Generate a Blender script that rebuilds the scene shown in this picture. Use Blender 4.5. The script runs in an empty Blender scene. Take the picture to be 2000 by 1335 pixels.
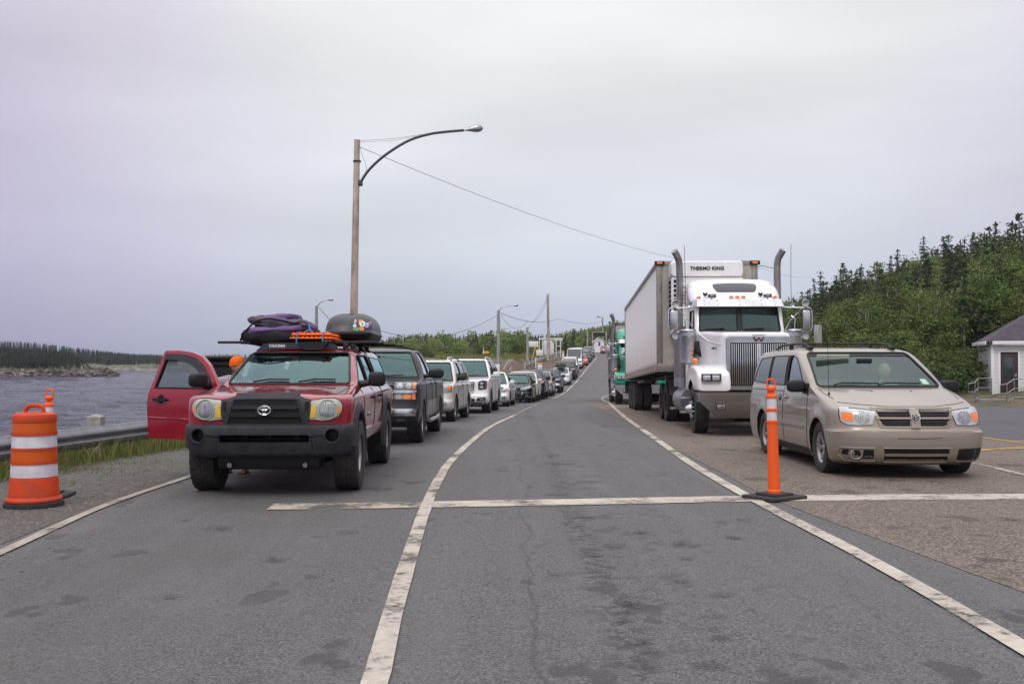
import bpy, bmesh, math, random
import numpy as np
from mathutils import Vector, Matrix, noise
from mathutils.bvhtree import BVHTree
R = math.radians
sc = bpy.context.scene
COL = sc.collection
random.seed(7); np.random.seed(7)
# ------------------------------------------------------------------ camera
cd = bpy.data.cameras.new('camera'); cam = bpy.data.objects.new('camera', cd); COL.objects.link(cam)
cam.location = (0, 0, 1.4); cam.rotation_euler = (R(90 + 0.958), 0, 0)
cd.lens = 35.0; cd.sensor_width = 36.0; cd.clip_start = 0.1; cd.clip_end = 6000
sc.camera = cam
sc.view_settings.view_transform = 'Standard'; sc.view_settings.look = 'None'
sc.view_settings.exposure = -0.08; sc.view_settings.gamma = 1.0
# ------------------------------------------------------------------ world : overcast sky
SUN_EL, SUN_AZ = 52, 205
W = bpy.data.worlds.new('World'); sc.world = W; W.use_nodes = True
nt = W.node_tree; nt.nodes.clear()
def wn(t, **k):
 n = nt.nodes.new(t)
 for a, b in k.items(): setattr(n, a, b)
 return n
out = wn('ShaderNodeOutputWorld'); bg = wn('ShaderNodeBackground'); bg.inputs['Strength'].default_value = 1.0
sky = wn('ShaderNodeTexSky', sky_type='NISHITA', sun_disc=False, sun_elevation=R(SUN_EL), sun_rotation=R(SUN_AZ), air_density=1.0, dust_density=3.0)
bgs = wn('ShaderNodeBackground'); bgs.inputs['Strength'].default_value = 0.05
nt.links.new(sky.outputs[0], bgs.inputs['Color'])
tc = wn('ShaderNodeTexCoord'); sep = wn('ShaderNodeSeparateXYZ'); nt.links.new(tc.outputs['Generated'], sep.inputs[0])
ramp = wn('ShaderNodeValToRGB'); nt.links.new(sep.outputs['Z'], ramp.inputs[0])
cr = ramp.color_ramp
cr.elements[0].position = 0.0; cr.elements[0].color = (0.50, 0.56, 0.68, 1)
cr.elements[1].position = 1.0; cr.elements[1].color = (2.3, 2.3, 2.35, 1)
for p, c in [(0.045, (0.60, 0.65, 0.76)), (0.10, (0.74, 0.785, 0.87)), (0.18, (0.88, 0.91, 0.96)), (0.30, (0.97, 0.985, 1.0)), (0.42, (1.05, 1.04, 1.06)), (0.70, (1.7, 1.7, 1.75))]:
 e = cr.elements.new(p); e.color = (*c, 1)
mp = wn('ShaderNodeMapping'); mp.inputs['Scale'].default_value = (1.0, 1.0, 4.5); mp.inputs['Rotation'].default_value = (0.12, 0.1, 0.4)
nt.links.new(tc.outputs['Generated'], mp.inputs[0])
nz = wn('ShaderNodeTexNoise'); nz.inputs['Scale'].default_value = 1.9; nz.inputs['Detail'].default_value = 4; nz.inputs['Roughness'].default_value = 0.45
nt.links.new(mp.outputs[0], nz.inputs['Vector'])
mr = wn('ShaderNodeMapRange'); mr.inputs[1].default_value = 0.3; mr.inputs[2].default_value = 0.7; mr.inputs[3].default_value = 0.85; mr.inputs[4].default_value = 1.09
nt.links.new(nz.outputs['Fac'], mr.inputs[0])
# lens cast and edge darkening put into the sky colour, lavender towards both sides
ab = wn('ShaderNodeMath', operation='ABSOLUTE'); off = wn('ShaderNodeMath', operation='SUBTRACT'); off.inputs[1].default_value = 0.08
nt.links.new(sep.outputs['X'], off.inputs[0]); nt.links.new(off.outputs[0], ab.inputs[0])
mr2 = wn('ShaderNodeMapRange', interpolation_type='SMOOTHSTEP'); mr2.inputs[1].default_value = 0.20; mr2.inputs[2].default_value = 0.62; nt.links.new(ab.outputs[0], mr2.inputs[0])
tint = wn('ShaderNodeMix', data_type='RGBA'); tint.inputs[6].default_value = (1.0, 1.0, 1.0, 1); tint.inputs[7].default_value = (0.76, 0.67, 0.83, 1)
nt.links.new(mr2.outputs[0], tint.inputs[0])
m1 = wn('ShaderNodeMix', data_type='RGBA', blend_type='MULTIPLY'); m1.inputs[0].default_value = 1
nt.links.new(ramp.outputs[0], m1.inputs[6]); nt.links.new(tint.outputs[2], m1.inputs[7])
vm = wn('ShaderNodeVectorMath', operation='SCALE'); nt.links.new(m1.outputs[2], vm.inputs[0]); nt.links.new(mr.outputs[0], vm.inputs['Scale'])
nt.links.new(vm.outputs[0], bg.inputs['Color'])
ad = wn('ShaderNodeMixShader'); ad.inputs[0].default_value = 0.08
nt.links.new(bg.outputs[0], ad.inputs[1]); nt.links.new(bgs.outputs[0], ad.inputs[2]); nt.links.new(ad.outputs[0], out.inputs[0])
sl = bpy.data.lights.new('sun', 'SUN'); sl.energy = 1.2; sl.angle = R(25); sl.color = (1.0, 0.97, 0.92)
so = bpy.data.objects.new('sun', sl); COL.objects.link(so)
so.rotation_euler = (R(90 - SUN_EL), 0, R(180 - SUN_AZ))
# ------------------------------------------------------------------ material helpers
def newmat(name):
 m = bpy.data.materials.new(name); m.use_nodes = True
 return m, m.node_tree, m.node_tree.nodes['Principled BSDF']
def mat(name, col, rough=0.5, metal=0.0, coat=0.0, spec=0.5, emit=None, es=0, noise_amt=0.0, noise_scale=4.0, bump=0.0, bump_scale=40.0, col2=None, trans=0, ior=1.45, nstretch=None):
 m, t, b = newmat(name)
 b.inputs['Base Color'].default_value = (*col, 1); b.inputs['Roughness'].default_value = rough
 b.inputs['Metallic'].default_value = metal; b.inputs['Coat Weight'].default_value = coat; b.inputs['Coat Roughness'].default_value = 0.06
 b.inputs['Specular IOR Level'].default_value = spec; b.inputs['IOR'].default_value = ior; b.inputs['Transmission Weight'].default_value = trans
 if emit: b.inputs['Emission Color'].default_value = (*emit, 1); b.inputs['Emission Strength'].default_value = es
 L = t.links
 if noise_amt > 0 or bump > 0:
  tc = t.nodes.new('ShaderNodeTexCoord'); src = tc.outputs['Object']
  if nstretch:
   mp = t.nodes.new('ShaderNodeMapping'); mp.inputs['Scale'].default_value = nstretch; L.new(src, mp.inputs[0]); src = mp.outputs[0]
 if noise_amt > 0:
  n = t.nodes.new('ShaderNodeTexNoise'); n.inputs['Scale'].default_value = noise_scale; n.inputs['Detail'].default_value = 6; n.inputs['Roughness'].default_value = 0.65
  L.new(src, n.inputs['Vector'])
  r = t.nodes.new('ShaderNodeMapRange'); r.inputs[1].default_value = 0.35; r.inputs[2].default_value = 0.7; L.new(n.outputs['Fac'], r.inputs[0])
  mx = t.nodes.new('ShaderNodeMix'); mx.data_type = 'RGBA'
  c2 = col2 or tuple(c * (1 - noise_amt) for c in col)
  mx.inputs[6].default_value = (*col, 1); mx.inputs[7].default_value = (*c2, 1)
  if col2:
   q = t.nodes.new('ShaderNodeMath'); q.operation = 'MULTIPLY'; q.inputs[1].default_value = noise_amt; L.new(r.outputs[0], q.inputs[0]); L.new(q.outputs[0], mx.inputs[0])
  else: L.new(r.outputs[0], mx.inputs[0])
  L.new(mx.outputs[2], b.inputs['Base Color'])
 if bump > 0:
  n2 = t.nodes.new('ShaderNodeTexNoise'); n2.inputs['Scale'].default_value = bump_scale; n2.inputs['Detail'].default_value = 4; L.new(src, n2.inputs['Vector'])
  bp = t.nodes.new('ShaderNodeBump'); bp.inputs['Strength'].default_value = bump; bp.inputs['Distance'].default_value = 0.02; L.new(n2.outputs['Fac'], bp.inputs['Height']); L.new(bp.outputs[0], b.inputs['Normal'])
 return m
def paint(name, col, dirt=(0.20, 0.17, 0.14), amount=0.55, zmax=0.75, metal=0.0, rough=0.32, coat=0.85):
 """car paint with road dust that has settled on the lower panels, broken up by noise"""
 m, t, b = newmat(name); L = t.links; b.inputs['Specular IOR Level'].default_value = 0.2
 tc = t.nodes.new('ShaderNodeTexCoord'); sp = t.nodes.new('ShaderNodeSeparateXYZ'); L.new(tc.outputs['Object'], sp.inputs[0])
 n = t.nodes.new('ShaderNodeTexNoise'); n.inputs['Scale'].default_value = 5; n.inputs['Detail'].default_value = 8; n.inputs['Roughness'].default_value = 0.7; L.new(tc.outputs['Object'], n.inputs['Vector'])
 r = t.nodes.new('ShaderNodeMapRange'); r.inputs[1].default_value = 0.25; r.inputs[2].default_value = zmax; r.inputs[3].default_value = 1.0; r.inputs[4].default_value = 0.0; L.new(sp.outputs['Z'], r.inputs[0])
 a = t.nodes.new('ShaderNodeMath'); a.operation = 'MULTIPLY'; L.new(r.outputs[0], a.inputs[0]); L.new(n.outputs['Fac'], a.inputs[1])
 r2 = t.nodes.new('ShaderNodeMapRange'); r2.inputs[1].default_value = 0.45; r2.inputs[2].default_value = 0.7; r2.inputs[4].default_value = 0.16 * amount; L.new(n.outputs['Fac'], r2.inputs[0])
 a2 = t.nodes.new('ShaderNodeMath'); a2.operation = 'MULTIPLY_ADD'; a2.inputs[1].default_value = 1.6 * amount; L.new(a.outputs[0], a2.inputs[0]); L.new(r2.outputs[0], a2.inputs[2]); a2.use_clamp = True
 mx = t.nodes.new('ShaderNodeMix'); mx.data_type = 'RGBA'; mx.inputs[6].default_value = (*col, 1); mx.inputs[7].default_value = (*dirt, 1)
 L.new(a2.outputs[0], mx.inputs[0]); L.new(mx.outputs[2], b.inputs['Base Color'])
 b.inputs['Metallic'].default_value = metal
 r3 = t.nodes.new('ShaderNodeMapRange'); r3.inputs[3].default_value = rough; r3.inputs[4].default_value = 0.75; L.new(a2.outputs[0], r3.inputs[0]); L.new(r3.outputs[0], b.inputs['Roughness'])
 r4 = t.nodes.new('ShaderNodeMapRange'); r4.inputs[3].default_value = coat; r4.inputs[4].default_value = 0.1; L.new(a2.outputs[0], r4.inputs[0]); L.new(r4.outputs[0], b.inputs['Coat Weight'])
 b.inputs['Coat Roughness'].default_value = 0.05
 return m
def glassmat(name, tint=(0.45, 0.62, 0.58), gl=1.0, gc_=(0.47, 0.72, 0.71)):
 m = bpy.data.materials.new(name); m.use_nodes = True; t = m.node_tree; t.nodes.clear(); L = t.links
 o = t.nodes.new('ShaderNodeOutputMaterial'); tr = t.nodes.new('ShaderNodeBsdfTransparent'); tr.inputs[0].default_value = (*tint, 1)
 g = t.nodes.new('ShaderNodeBsdfGlossy'); g.inputs['Roughness'].default_value = 0.02; g.inputs[0].default_value = (*gc_, 1)
 f = t.nodes.new('ShaderNodeFresnel'); f.inputs[0].default_value = 1.52
 mm = t.nodes.new('ShaderNodeMath'); mm.operation = 'MULTIPLY_ADD'; mm.inputs[1].default_value = 1.5 * gl; mm.inputs[2].default_value = 0.06; mm.use_clamp = True
 L.new(f.outputs[0], mm.inputs[0]); mx = t.nodes.new('ShaderNodeMixShader'); L.new(mm.outputs[0], mx.inputs[0]); L.new(tr.outputs[0], mx.inputs[1]); L.new(g.outputs[0], mx.inputs[2]); L.new(mx.outputs[0], o.inputs[0])
 return m
M = {}
M['black'] = mat('black_plastic', (0.014, 0.014, 0.015), 0.5, spec=.35)
M['cav'] = mat('dark_cavity', (0.006, 0.006, 0.006), 0.9)
M['grey_plastic'] = mat('grey_plastic', (0.020, 0.021, 0.026), 0.6, spec=.35, noise_amt=0.45, noise_scale=9, col2=(0.062, 0.058, 0.052), bump=0.15, bump_scale=300)
M['rubber'] = mat('tyre_rubber', (0.020, 0.020, 0.021), 0.85, noise_amt=0.7, noise_scale=6, col2=(0.075, 0.068, 0.058), bump=0.25, bump_scale=60)
M['alloy'] = mat('alloy', (0.52, 0.51, 0.50), 0.38, metal=0.75, noise_amt=0.4, noise_scale=9)
M['steel'] = mat('steel', (0.42, 0.42, 0.43), 0.35, metal=0.9, noise_amt=0.35, noise_scale=5)
M['chrome'] = mat('chrome', (0.74, 0.75, 0.77), 0.12, metal=1.0, noise_amt=0.15, noise_scale=8)
M['dull_chrome'] = mat('dull_chrome', (0.55, 0.56, 0.58), 0.28, metal=0.95, noise_amt=0.3, noise_scale=4)
M['glass'] = glassmat('windshield_glass', (0.55, 0.74, 0.70))
M['glass_side'] = glassmat('side_glass', (0.42, 0.52, 0.50), gc_=(.85, .92, .95)); M['glass_truck'] = glassmat('truck_glass', (0.40, 0.58, 0.56), 0.6, gc_=(.45, .62, .62))
M['glass_tint'] = glassmat('tinted_glass', (0.10, 0.11, 0.12))
M['glass_opaque'] = mat('dark_glass', (0.030, 0.045, 0.045), 0.05, spec=0.9)
M['lens'] = mat('lamp_lens', (0.42, 0.44, 0.44), 0.10, metal=0.5, coat=1, noise_amt=0.35, noise_scale=26)
M['lens_old'] = mat('clouded_lens', (0.46, 0.48, 0.39), 0.15, coat=0.9, noise_amt=0.35, noise_scale=16)
M['reflector'] = mat('lamp_reflector', (0.50, 0.51, 0.50), 0.14, metal=0.75, coat=1, noise_amt=0.8, noise_scale=42, nstretch=(3, 1, 0.4))
M['amber'] = mat('amber_lens', (0.85, 0.22, 0.02), 0.2, coat=1)
M['amber2'] = mat('amber_bulb', (0.80, 0.50, 0.05), 0.25, coat=1, noise_amt=0.4, noise_scale=30)
M['red_lens'] = mat('red_lens', (0.5, 0.02, 0.02), 0.2, coat=1)
M['white_metal'] = mat('white_paint', (0.72, 0.72, 0.71), 0.5, noise_amt=0.25, noise_scale=3, col2=(0.45, 0.42, 0.38))
M['interior'] = mat('cabin_trim', (0.075, 0.080, 0.082), 0.8)
M['seat'] = mat('seat_fabric', (0.12, 0.125, 0.13), 0.9)
M['seat_light'] = mat('seat_fabric_grey', (0.24, 0.25, 0.25), 0.9)
M['white'] = mat('white', (0.78, 0.78, 0.78), 0.5)
M['sky_sticker'] = mat('blue_sticker', (0.05, 0.25, 0.55), 0.5)
M['skin'] = mat('skin', (0.42, 0.24, 0.17), 0.6)
M['orange'] = mat('orange_plastic', (0.90, 0.12, 0.018), 0.5, spec=.3, noise_amt=0.25, noise_scale=7, col2=(0.60, 0.10, 0.04))
M['drum_orange'] = mat('drum_orange', (0.62, 0.060, 0.012), 0.55, spec=.25, noise_amt=0.8, noise_scale=5, col2=(0.33, 0.06, 0.03), bump=.06, bump_scale=9)
M['orange_hi'] = mat('blaze_orange', (1.0, 0.20, 0.01), 0.8)
M['orange_dark'] = mat('orange_band', (0.62, 0.10, 0.008), 0.35, bump=0.1, bump_scale=120)
M['refl_white'] = mat('white_band', (0.74, 0.71, 0.76), 0.4, noise_amt=0.55, noise_scale=11, col2=(.40, .33, .34), bump=0.1, bump_scale=120)
M['black_rubber'] = mat('black_rubber', (0.022, 0.022, 0.023), 0.85, noise_amt=0.5, noise_scale=5, col2=(0.06, 0.055, 0.05), bump=0.3, bump_scale=40)
# ------------------------------------------------------------------ mesh helpers
def tag(o, label=None, cat=None, group=None, kind=None):
 if label: o['label'] = label
 if cat: o['category'] = cat
 if group: o['group'] = group
 if kind: o['kind'] = kind
 return o
def empty(name, loc=(0, 0, 0), parent=None):
 e = bpy.data.objects.new(name, None); COL.objects.link(e); e.location = loc; e.empty_display_size = 0.2
 if parent: e.parent = parent
 return e
def finish(me, angle=35):
 for p in me.polygons: p.use_smooth = True
 if angle is not None:
  try: me.set_sharp_from_angle(angle=R(angle))
  except Exception: pass
class MB:
 """collects shapes in one bmesh; build() links ONE mesh object"""
 def __init__(s): s.bm = bmesh.new(); s.mi = 0; s.mats = []
 def use(s, m):
  if m not in s.mats: s.mats.append(m)
  s.mi = s.mats.index(m); return s
 def _add(s, verts, faces, mx=None):
  vs = [s.bm.verts.new(mx @ Vector(v) if mx else v) for v in verts]
  for f in faces:
   try:
    ff = s.bm.faces.new([vs[i] for i in f]); ff.material_index = s.mi
   except ValueError: pass
  return vs
 def box(s, c, size, bev=0.0, mx=None, seg=2, rot=None):
  b = bmesh.new(); bmesh.ops.create_cube(b, size=1.0)
  for v in b.verts: v.co = Vector((v.co.x * size[0], v.co.y * size[1], v.co.z * size[2]))
  if bev > 0:
   bmesh.ops.bevel(b, geom=b.edges[:], offset=min(bev, min(size) * 0.49), segments=seg, profile=0.5, affect='EDGES')
  T = Matrix.Translation(c)
  if rot: T = T @ Matrix.Rotation(rot[2], 4, 'Z') @ Matrix.Rotation(rot[1], 4, 'Y') @ Matrix.Rotation(rot[0], 4, 'X')
  if mx: T = mx @ T
  b.verts.index_update()
  s._add([T @ v.co for v in b.verts], [[v.index for v in f.verts] for f in b.faces]); b.free(); return s
 def cyl(s, p0, p1, r0, r1=None, n=16, caps=True, mx=None):
  r1 = r0 if r1 is None else r1; p0 = Vector(p0); p1 = Vector(p1); d = (p1 - p0).normalized()
  a = d.orthogonal().normalized(); b = d.cross(a)
  vs = []; fs = []
  for p, r in ((p0, r0), (p1, r1)):
   for i in range(n):
    t = 2 * math.pi * i / n; vs.append(p + (a * math.cos(t) + b * math.sin(t)) * r)
  for i in range(n): fs.append((i, (i + 1) % n, n + (i + 1) % n, n + i))
  if caps: fs.append(tuple(range(n - 1, -1, -1))); fs.append(tuple(range(n, 2 * n)))
  s._add(vs, fs, mx); return s
 def tube(s, path, r, n=8, closed=False, mx=None, flat=1.0, up=None):
  P = [Vector(p) for p in path]; m = len(P); vs = []; fs = []; prev = None
  rr = r if isinstance(r, (list, tuple)) else [r] * m
  for i, p in enumerate(P):
   if closed: d = (P[(i + 1) % m] - P[i - 1])
   else: d = (P[min(i + 1, m - 1)] - P[max(i - 1, 0)])
   if d.length < 1e-9: d = Vector((0, 0, 1))
   d.normalize()
   if prev is None:
    a = Vector(up).cross(d) if up else d.orthogonal()
    if a.length < 1e-6: a = d.orthogonal()
    a.normalize()
   else:
    a = prev - d * prev.dot(d)
    a = a.normalized() if a.length > 1e-6 else d.orthogonal().normalized()
   prev = a; b = d.cross(a)
   for k in range(n):
    t = 2 * math.pi * k / n; vs.append(p + (a * math.cos(t) + b * math.sin(t) * flat) * rr[i])
  for i in range(m if closed else m - 1):
   j = (i + 1) % m
   for k in range(n): fs.append((i * n + k, i * n + (k + 1) % n, j * n + (k + 1) % n, j * n + k))
  if not closed: fs.append(tuple(range(n - 1, -1, -1))); fs.append(tuple((m - 1) * n + k for k in range(n)))
  s._add(vs, fs, mx); return s
 def lathe(s, prof, c=(0, 0, 0), axis='Z', n=32, mx=None, fn=None, a0=0, a1=2 * math.pi):
  """prof: (radius, height) pairs; closed ends when radius 0"""
  vs = []; fs = []; m = len(prof); full = abs(a1 - a0 - 2 * math.pi) < 1e-6; nn = n if full else n + 1
  for i in range(nn):
   t = a0 + (a1 - a0) * i / n
   for j, (r, h) in enumerate(prof):
    if fn: r = fn(i, j, r)
    x, y = r * math.cos(t), r * math.sin(t)
    v = (x, y, h) if axis == 'Z' else ((h, x, y) if axis == 'X' else (x, h, y))
    vs.append(Vector(v) + Vector(c))
  for i in range(n if full else n):
   k = (i + 1) % nn
   for j in range(m - 1): fs.append((i * m + j, k * m + j, k * m + j + 1, i * m + j + 1))
  s._add(vs, fs, mx); return s
 def ell(s, c, rad, nu=20, nv=12, mx=None, p=1.0):
  vs = []; fs = []
  for i in range(nv + 1):
   ph = math.pi * i / nv
   for j in range(nu):
    th = 2 * math.pi * j / nu
    x, y, z = math.sin(ph) * math.cos(th), math.sin(ph) * math.sin(th), math.cos(ph)
    if p != 1.0: x, y, z = [math.copysign(abs(q) ** p, q) for q in (x, y, z)]
    vs.append((c[0] + rad[0] * x, c[1] + rad[1] * y, c[2] + rad[2] * z))
  for i in range(nv):
   for j in range(nu): fs.append((i * nu + j, (i + 1) * nu + j, (i + 1) * nu + (j + 1) % nu, i * nu + (j + 1) % nu))
  s._add(vs, fs, mx); return s
 def prism(s, poly, axis, a, b, mx=None):
  """poly: 2D points; axis Y -> (x,z), X -> (y,z), Z -> (x,y)"""
  def v(p, h): return (p[0], h, p[1]) if axis == 'Y' else ((h, p[0], p[1]) if axis == 'X' else (p[0], p[1], h))
  n = len(poly); vs = [v(p, a) for p in poly] + [v(p, b) for p in poly]
  fs = [tuple(range(n - 1, -1, -1)), tuple(range(n, 2 * n))] + [(i, (i + 1) % n, n + (i + 1) % n, n + i) for i in range(n)]
  s._add(vs, fs, mx); return s
 def torus(s, c, R0, r, axis='Y', n=28, m=8, sx=1.0, sz=1.0, mx=None):
  path = []
  for i in range(n):
   t = 2 * math.pi * i / n; x, z = R0 * math.cos(t) * sx, R0 * math.sin(t) * sz
   path.append(Vector(c) + Vector((x, 0, z) if axis == 'Y' else ((0, x, z) if axis == 'X' else (x, z, 0))))
  return s.tube(path, r, m, closed=True, mx=mx)
 def build(s, name, m=None, parent=None, angle=35, loc=None):
  bmesh.ops.remove_doubles(s.bm, verts=s.bm.verts[:], dist=1e-5)
  bmesh.ops.recalc_face_normals(s.bm, faces=s.bm.faces[:])
  me = bpy.data.meshes.new(name); s.bm.to_mesh(me); s.bm.free()
  for q in (s.mats or [m]): me.materials.append(q)
  finish(me, angle)
  o = bpy.data.objects.new(name, me); COL.objects.link(o)
  if parent: o.parent = parent
  if loc: o.location = loc
  return o
def raw(name, verts, faces, m, parent=None, smooth=True, angle=None, fast=False):
 me = bpy.data.meshes.new(name)
 if fast:   # numpy arrays: verts Nx3, faces Mxk
  v = np.asarray(verts, dtype=np.float32); f = np.asarray(faces, dtype=np.int32); k = f.shape[1]
  me.vertices.add(len(v)); me.vertices.foreach_set('co', v.ravel())
  me.loops.add(f.size); me.loops.foreach_set('vertex_index', f.ravel())
  me.polygons.add(len(f)); me.polygons.foreach_set('loop_start', np.arange(0, f.size, k, dtype=np.int32))
  me.update(calc_edges=True); me.validate()
 else: me.from_pydata([tuple(v) for v in verts], [], faces)
 if smooth: me.polygons.foreach_set('use_smooth', [True] * len(me.polygons))
 if angle: finish(me, angle)
 for q in (m if isinstance(m, list) else [m]): me.materials.append(q)
 o = bpy.data.objects.new(name, me); COL.objects.link(o)
 if parent: o.parent = parent
 return o
def text_obj(name, txt, size, m, parent, mx, extrude=0.004, width=None, shear=0.0, bold=0.0):
 cu = bpy.data.curves.new(name, 'FONT'); cu.body = txt; cu.size = size; cu.extrude = extrude; cu.align_x = 'CENTER'; cu.align_y = 'CENTER'; cu.shear = shear; cu.offset = bold
 tmp = bpy.data.objects.new('tmp', cu); COL.objects.link(tmp)
 dg = bpy.context.evaluated_depsgraph_get(); me = bpy.data.meshes.new_from_object(tmp.evaluated_get(dg)); bpy.data.objects.remove(tmp)
 if width:
  xs = [v.co.x for v in me.vertices]; k = width / (max(xs) - min(xs))
  for v in me.vertices: v.co.x *= k
 # text plane XY -> facing -Y, upright in Z
 for v in me.vertices: v.co = mx @ Vector((v.co.x, -v.co.z, v.co.y))
 me.name = name; me.materials.clear(); me.materials.append(m)
 o = bpy.data.objects.new(name, me); COL.objects.link(o); o.parent = parent
 return o
def rpoly(pts, r=0.02, n=4):
 """round the corners of a 2D polygon"""
 res = []; N = len(pts)
 for i in range(N):
  p = Vector((*pts[i], 0)); a = Vector((*pts[i - 1], 0)) - p; b = Vector((*pts[(i + 1) % N], 0)) - p
  rr = r[i] if isinstance(r, (list, tuple)) else r
  d = min(rr, a.length * 0.45, b.length * 0.45)
  if d < 1e-4: res.append((p.x, p.y)); continue
  p0 = p + a.normalized() * d; p1 = p + b.normalized() * d
  for k in range(n + 1):
   t = k / n; q = p0 * (1 - t) ** 2 + p * 2 * t * (1 - t) + p1 * t * t; res.append((q.x, q.y))
 return res
def circ(cx, cz, r, n=24, sx=1.0): return [(cx + r * sx * math.cos(2 * math.pi * i / n), cz + r * math.sin(2 * math.pi * i / n)) for i in range(n)]
def mir(poly): return [(-x, z) for x, z in reversed(poly)]
def sstep(a, b, x):
 t = min(1, max(0, (x - a) / (b - a))); return t * t * (3 - 2 * t)
def lerp_tab(tab, x):
 if x <= tab[0][0]: return tab[0][1]
 for (a, b), (c, d) in zip(tab, tab[1:]):
  if x <= c: return b + (d - b) * (x - a) / (c - a)
 return tab[-1][1]
def cr_tab(tab, x):
 """smooth (Catmull-Rom / Hermite) table lookup"""
 if x <= tab[0][0]: return tab[0][1]
 if x >= tab[-1][0]: return tab[-1][1]
 n = len(tab)
 for i in range(n - 1):
  if x <= tab[i + 1][0]: break
 x0, y0 = tab[i]; x1, y1 = tab[i + 1]
 def sl(k):
  if k <= 0: return (tab[1][1] - tab[0][1]) / (tab[1][0] - tab[0][0])
  if k >= n - 1: return (tab[-1][1] - tab[-2][1]) / (tab[-1][0] - tab[-2][0])
  return (tab[k + 1][1] - tab[k - 1][1]) / (tab[k + 1][0] - tab[k - 1][0])
 h = x1 - x0; t = (x - x0) / h; m0 = sl(i) * h; m1 = sl(i + 1) * h
 return (2 * t**3 - 3 * t**2 + 1) * y0 + (t**3 - 2 * t**2 + t) * m0 + (-2 * t**3 + 3 * t**2) * y1 + (t**3 - t**2) * m1
def rs_path(pts, step):
 """resample a polyline smoothly"""
 n = len(pts); d = [0]
 for a, b in zip(pts, pts[1:]): d.append(d[-1] + (Vector(b) - Vector(a)).length)
 k = max(2, int(d[-1] / step)); dim = len(pts[0])
 tabs = [[(d[i], pts[i][c]) for i in range(n)] for c in range(dim)]
 return [tuple(cr_tab(tb, d[-1] * i / k) for tb in tabs) for i in range(k + 1)]
# ------------------------------------------------------------------ ground height along the road (metres, camera foot = 0)
CT = [(-60, 1.0), (0, 1.4), (12, 1.48), (19, 1.57), (27, 1.71), (34, 1.84), (42, 2.0), (48.5, 2.15), (55, 2.34), (62, 2.49), (72, 2.6), (82, 2.6), (95, 2.38), (105, 2.03), (125, 1.13), (150, 0.3), (190, -1.1), (230, -2.1), (420, -4)]
ROWS = [-30, -15, -5] + [i * 1.0 for i in range(0, 60)] + [60 + i * 2.0 for i in range(0, 90)] + [240 + 20 * i for i in range(10)]
ZROW = [(y, 1.4 - cr_tab(CT, y)) for y in ROWS]
def zr(y): return lerp_tab(ZROW, y)
def at(px, py):
 """where the sight line through a photo pixel meets the road"""
 k = (py - 700) / 1944.0; lo, hi = 2.0, 230.0
 f = lambda Y: (1.4 - zr(Y)) / Y - k
 Y = lo
 while Y < hi and f(Y) > 0: Y += 0.25
 a, b = Y - 0.25, Y
 for _ in range(20):
  m = (a + b) / 2
  if f(m) > 0: a = m
  else: b = m
 return ((px - 1000) / 1944.0 * a, a)
LLINE = [(-0.5, 0), (-0.6, 4.3), (-0.68, 5.8), (-0.85, 10.0), (-0.90, 12.5), (-0.90, 14.6), (-0.77, 18.8), (-0.50, 24.5), (0.02, 30.7), (0.96, 43.0), (2.0, 55), (2.9, 65.5), (4.0, 76), (5.3, 89), (8.2, 114), (10.9, 137), (14.2, 166)]
LTAB = [(y, x) for x, y in LLINE]
def xline(y): return cr_tab(LTAB, y)
def xledge(y): return lerp_tab([(-30, -3.7), (7, -3.8), (12, -4.05), (24, -4.0), (34, -3.2), (42, -2.4), (55, -1.2), (200, -1.2)], y) if y < 55 else xline(y) - 3.2
ETAB = [(4.9, 2.52), (7.1, 2.56), (10.8, 2.5), (14.2, 2.56), (19.6, 2.82), (30, 3.4), (46.5, 4.55), (62, 5.8), (72, 7.3)]
def xright(y): return cr_tab(ETAB, y)
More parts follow.
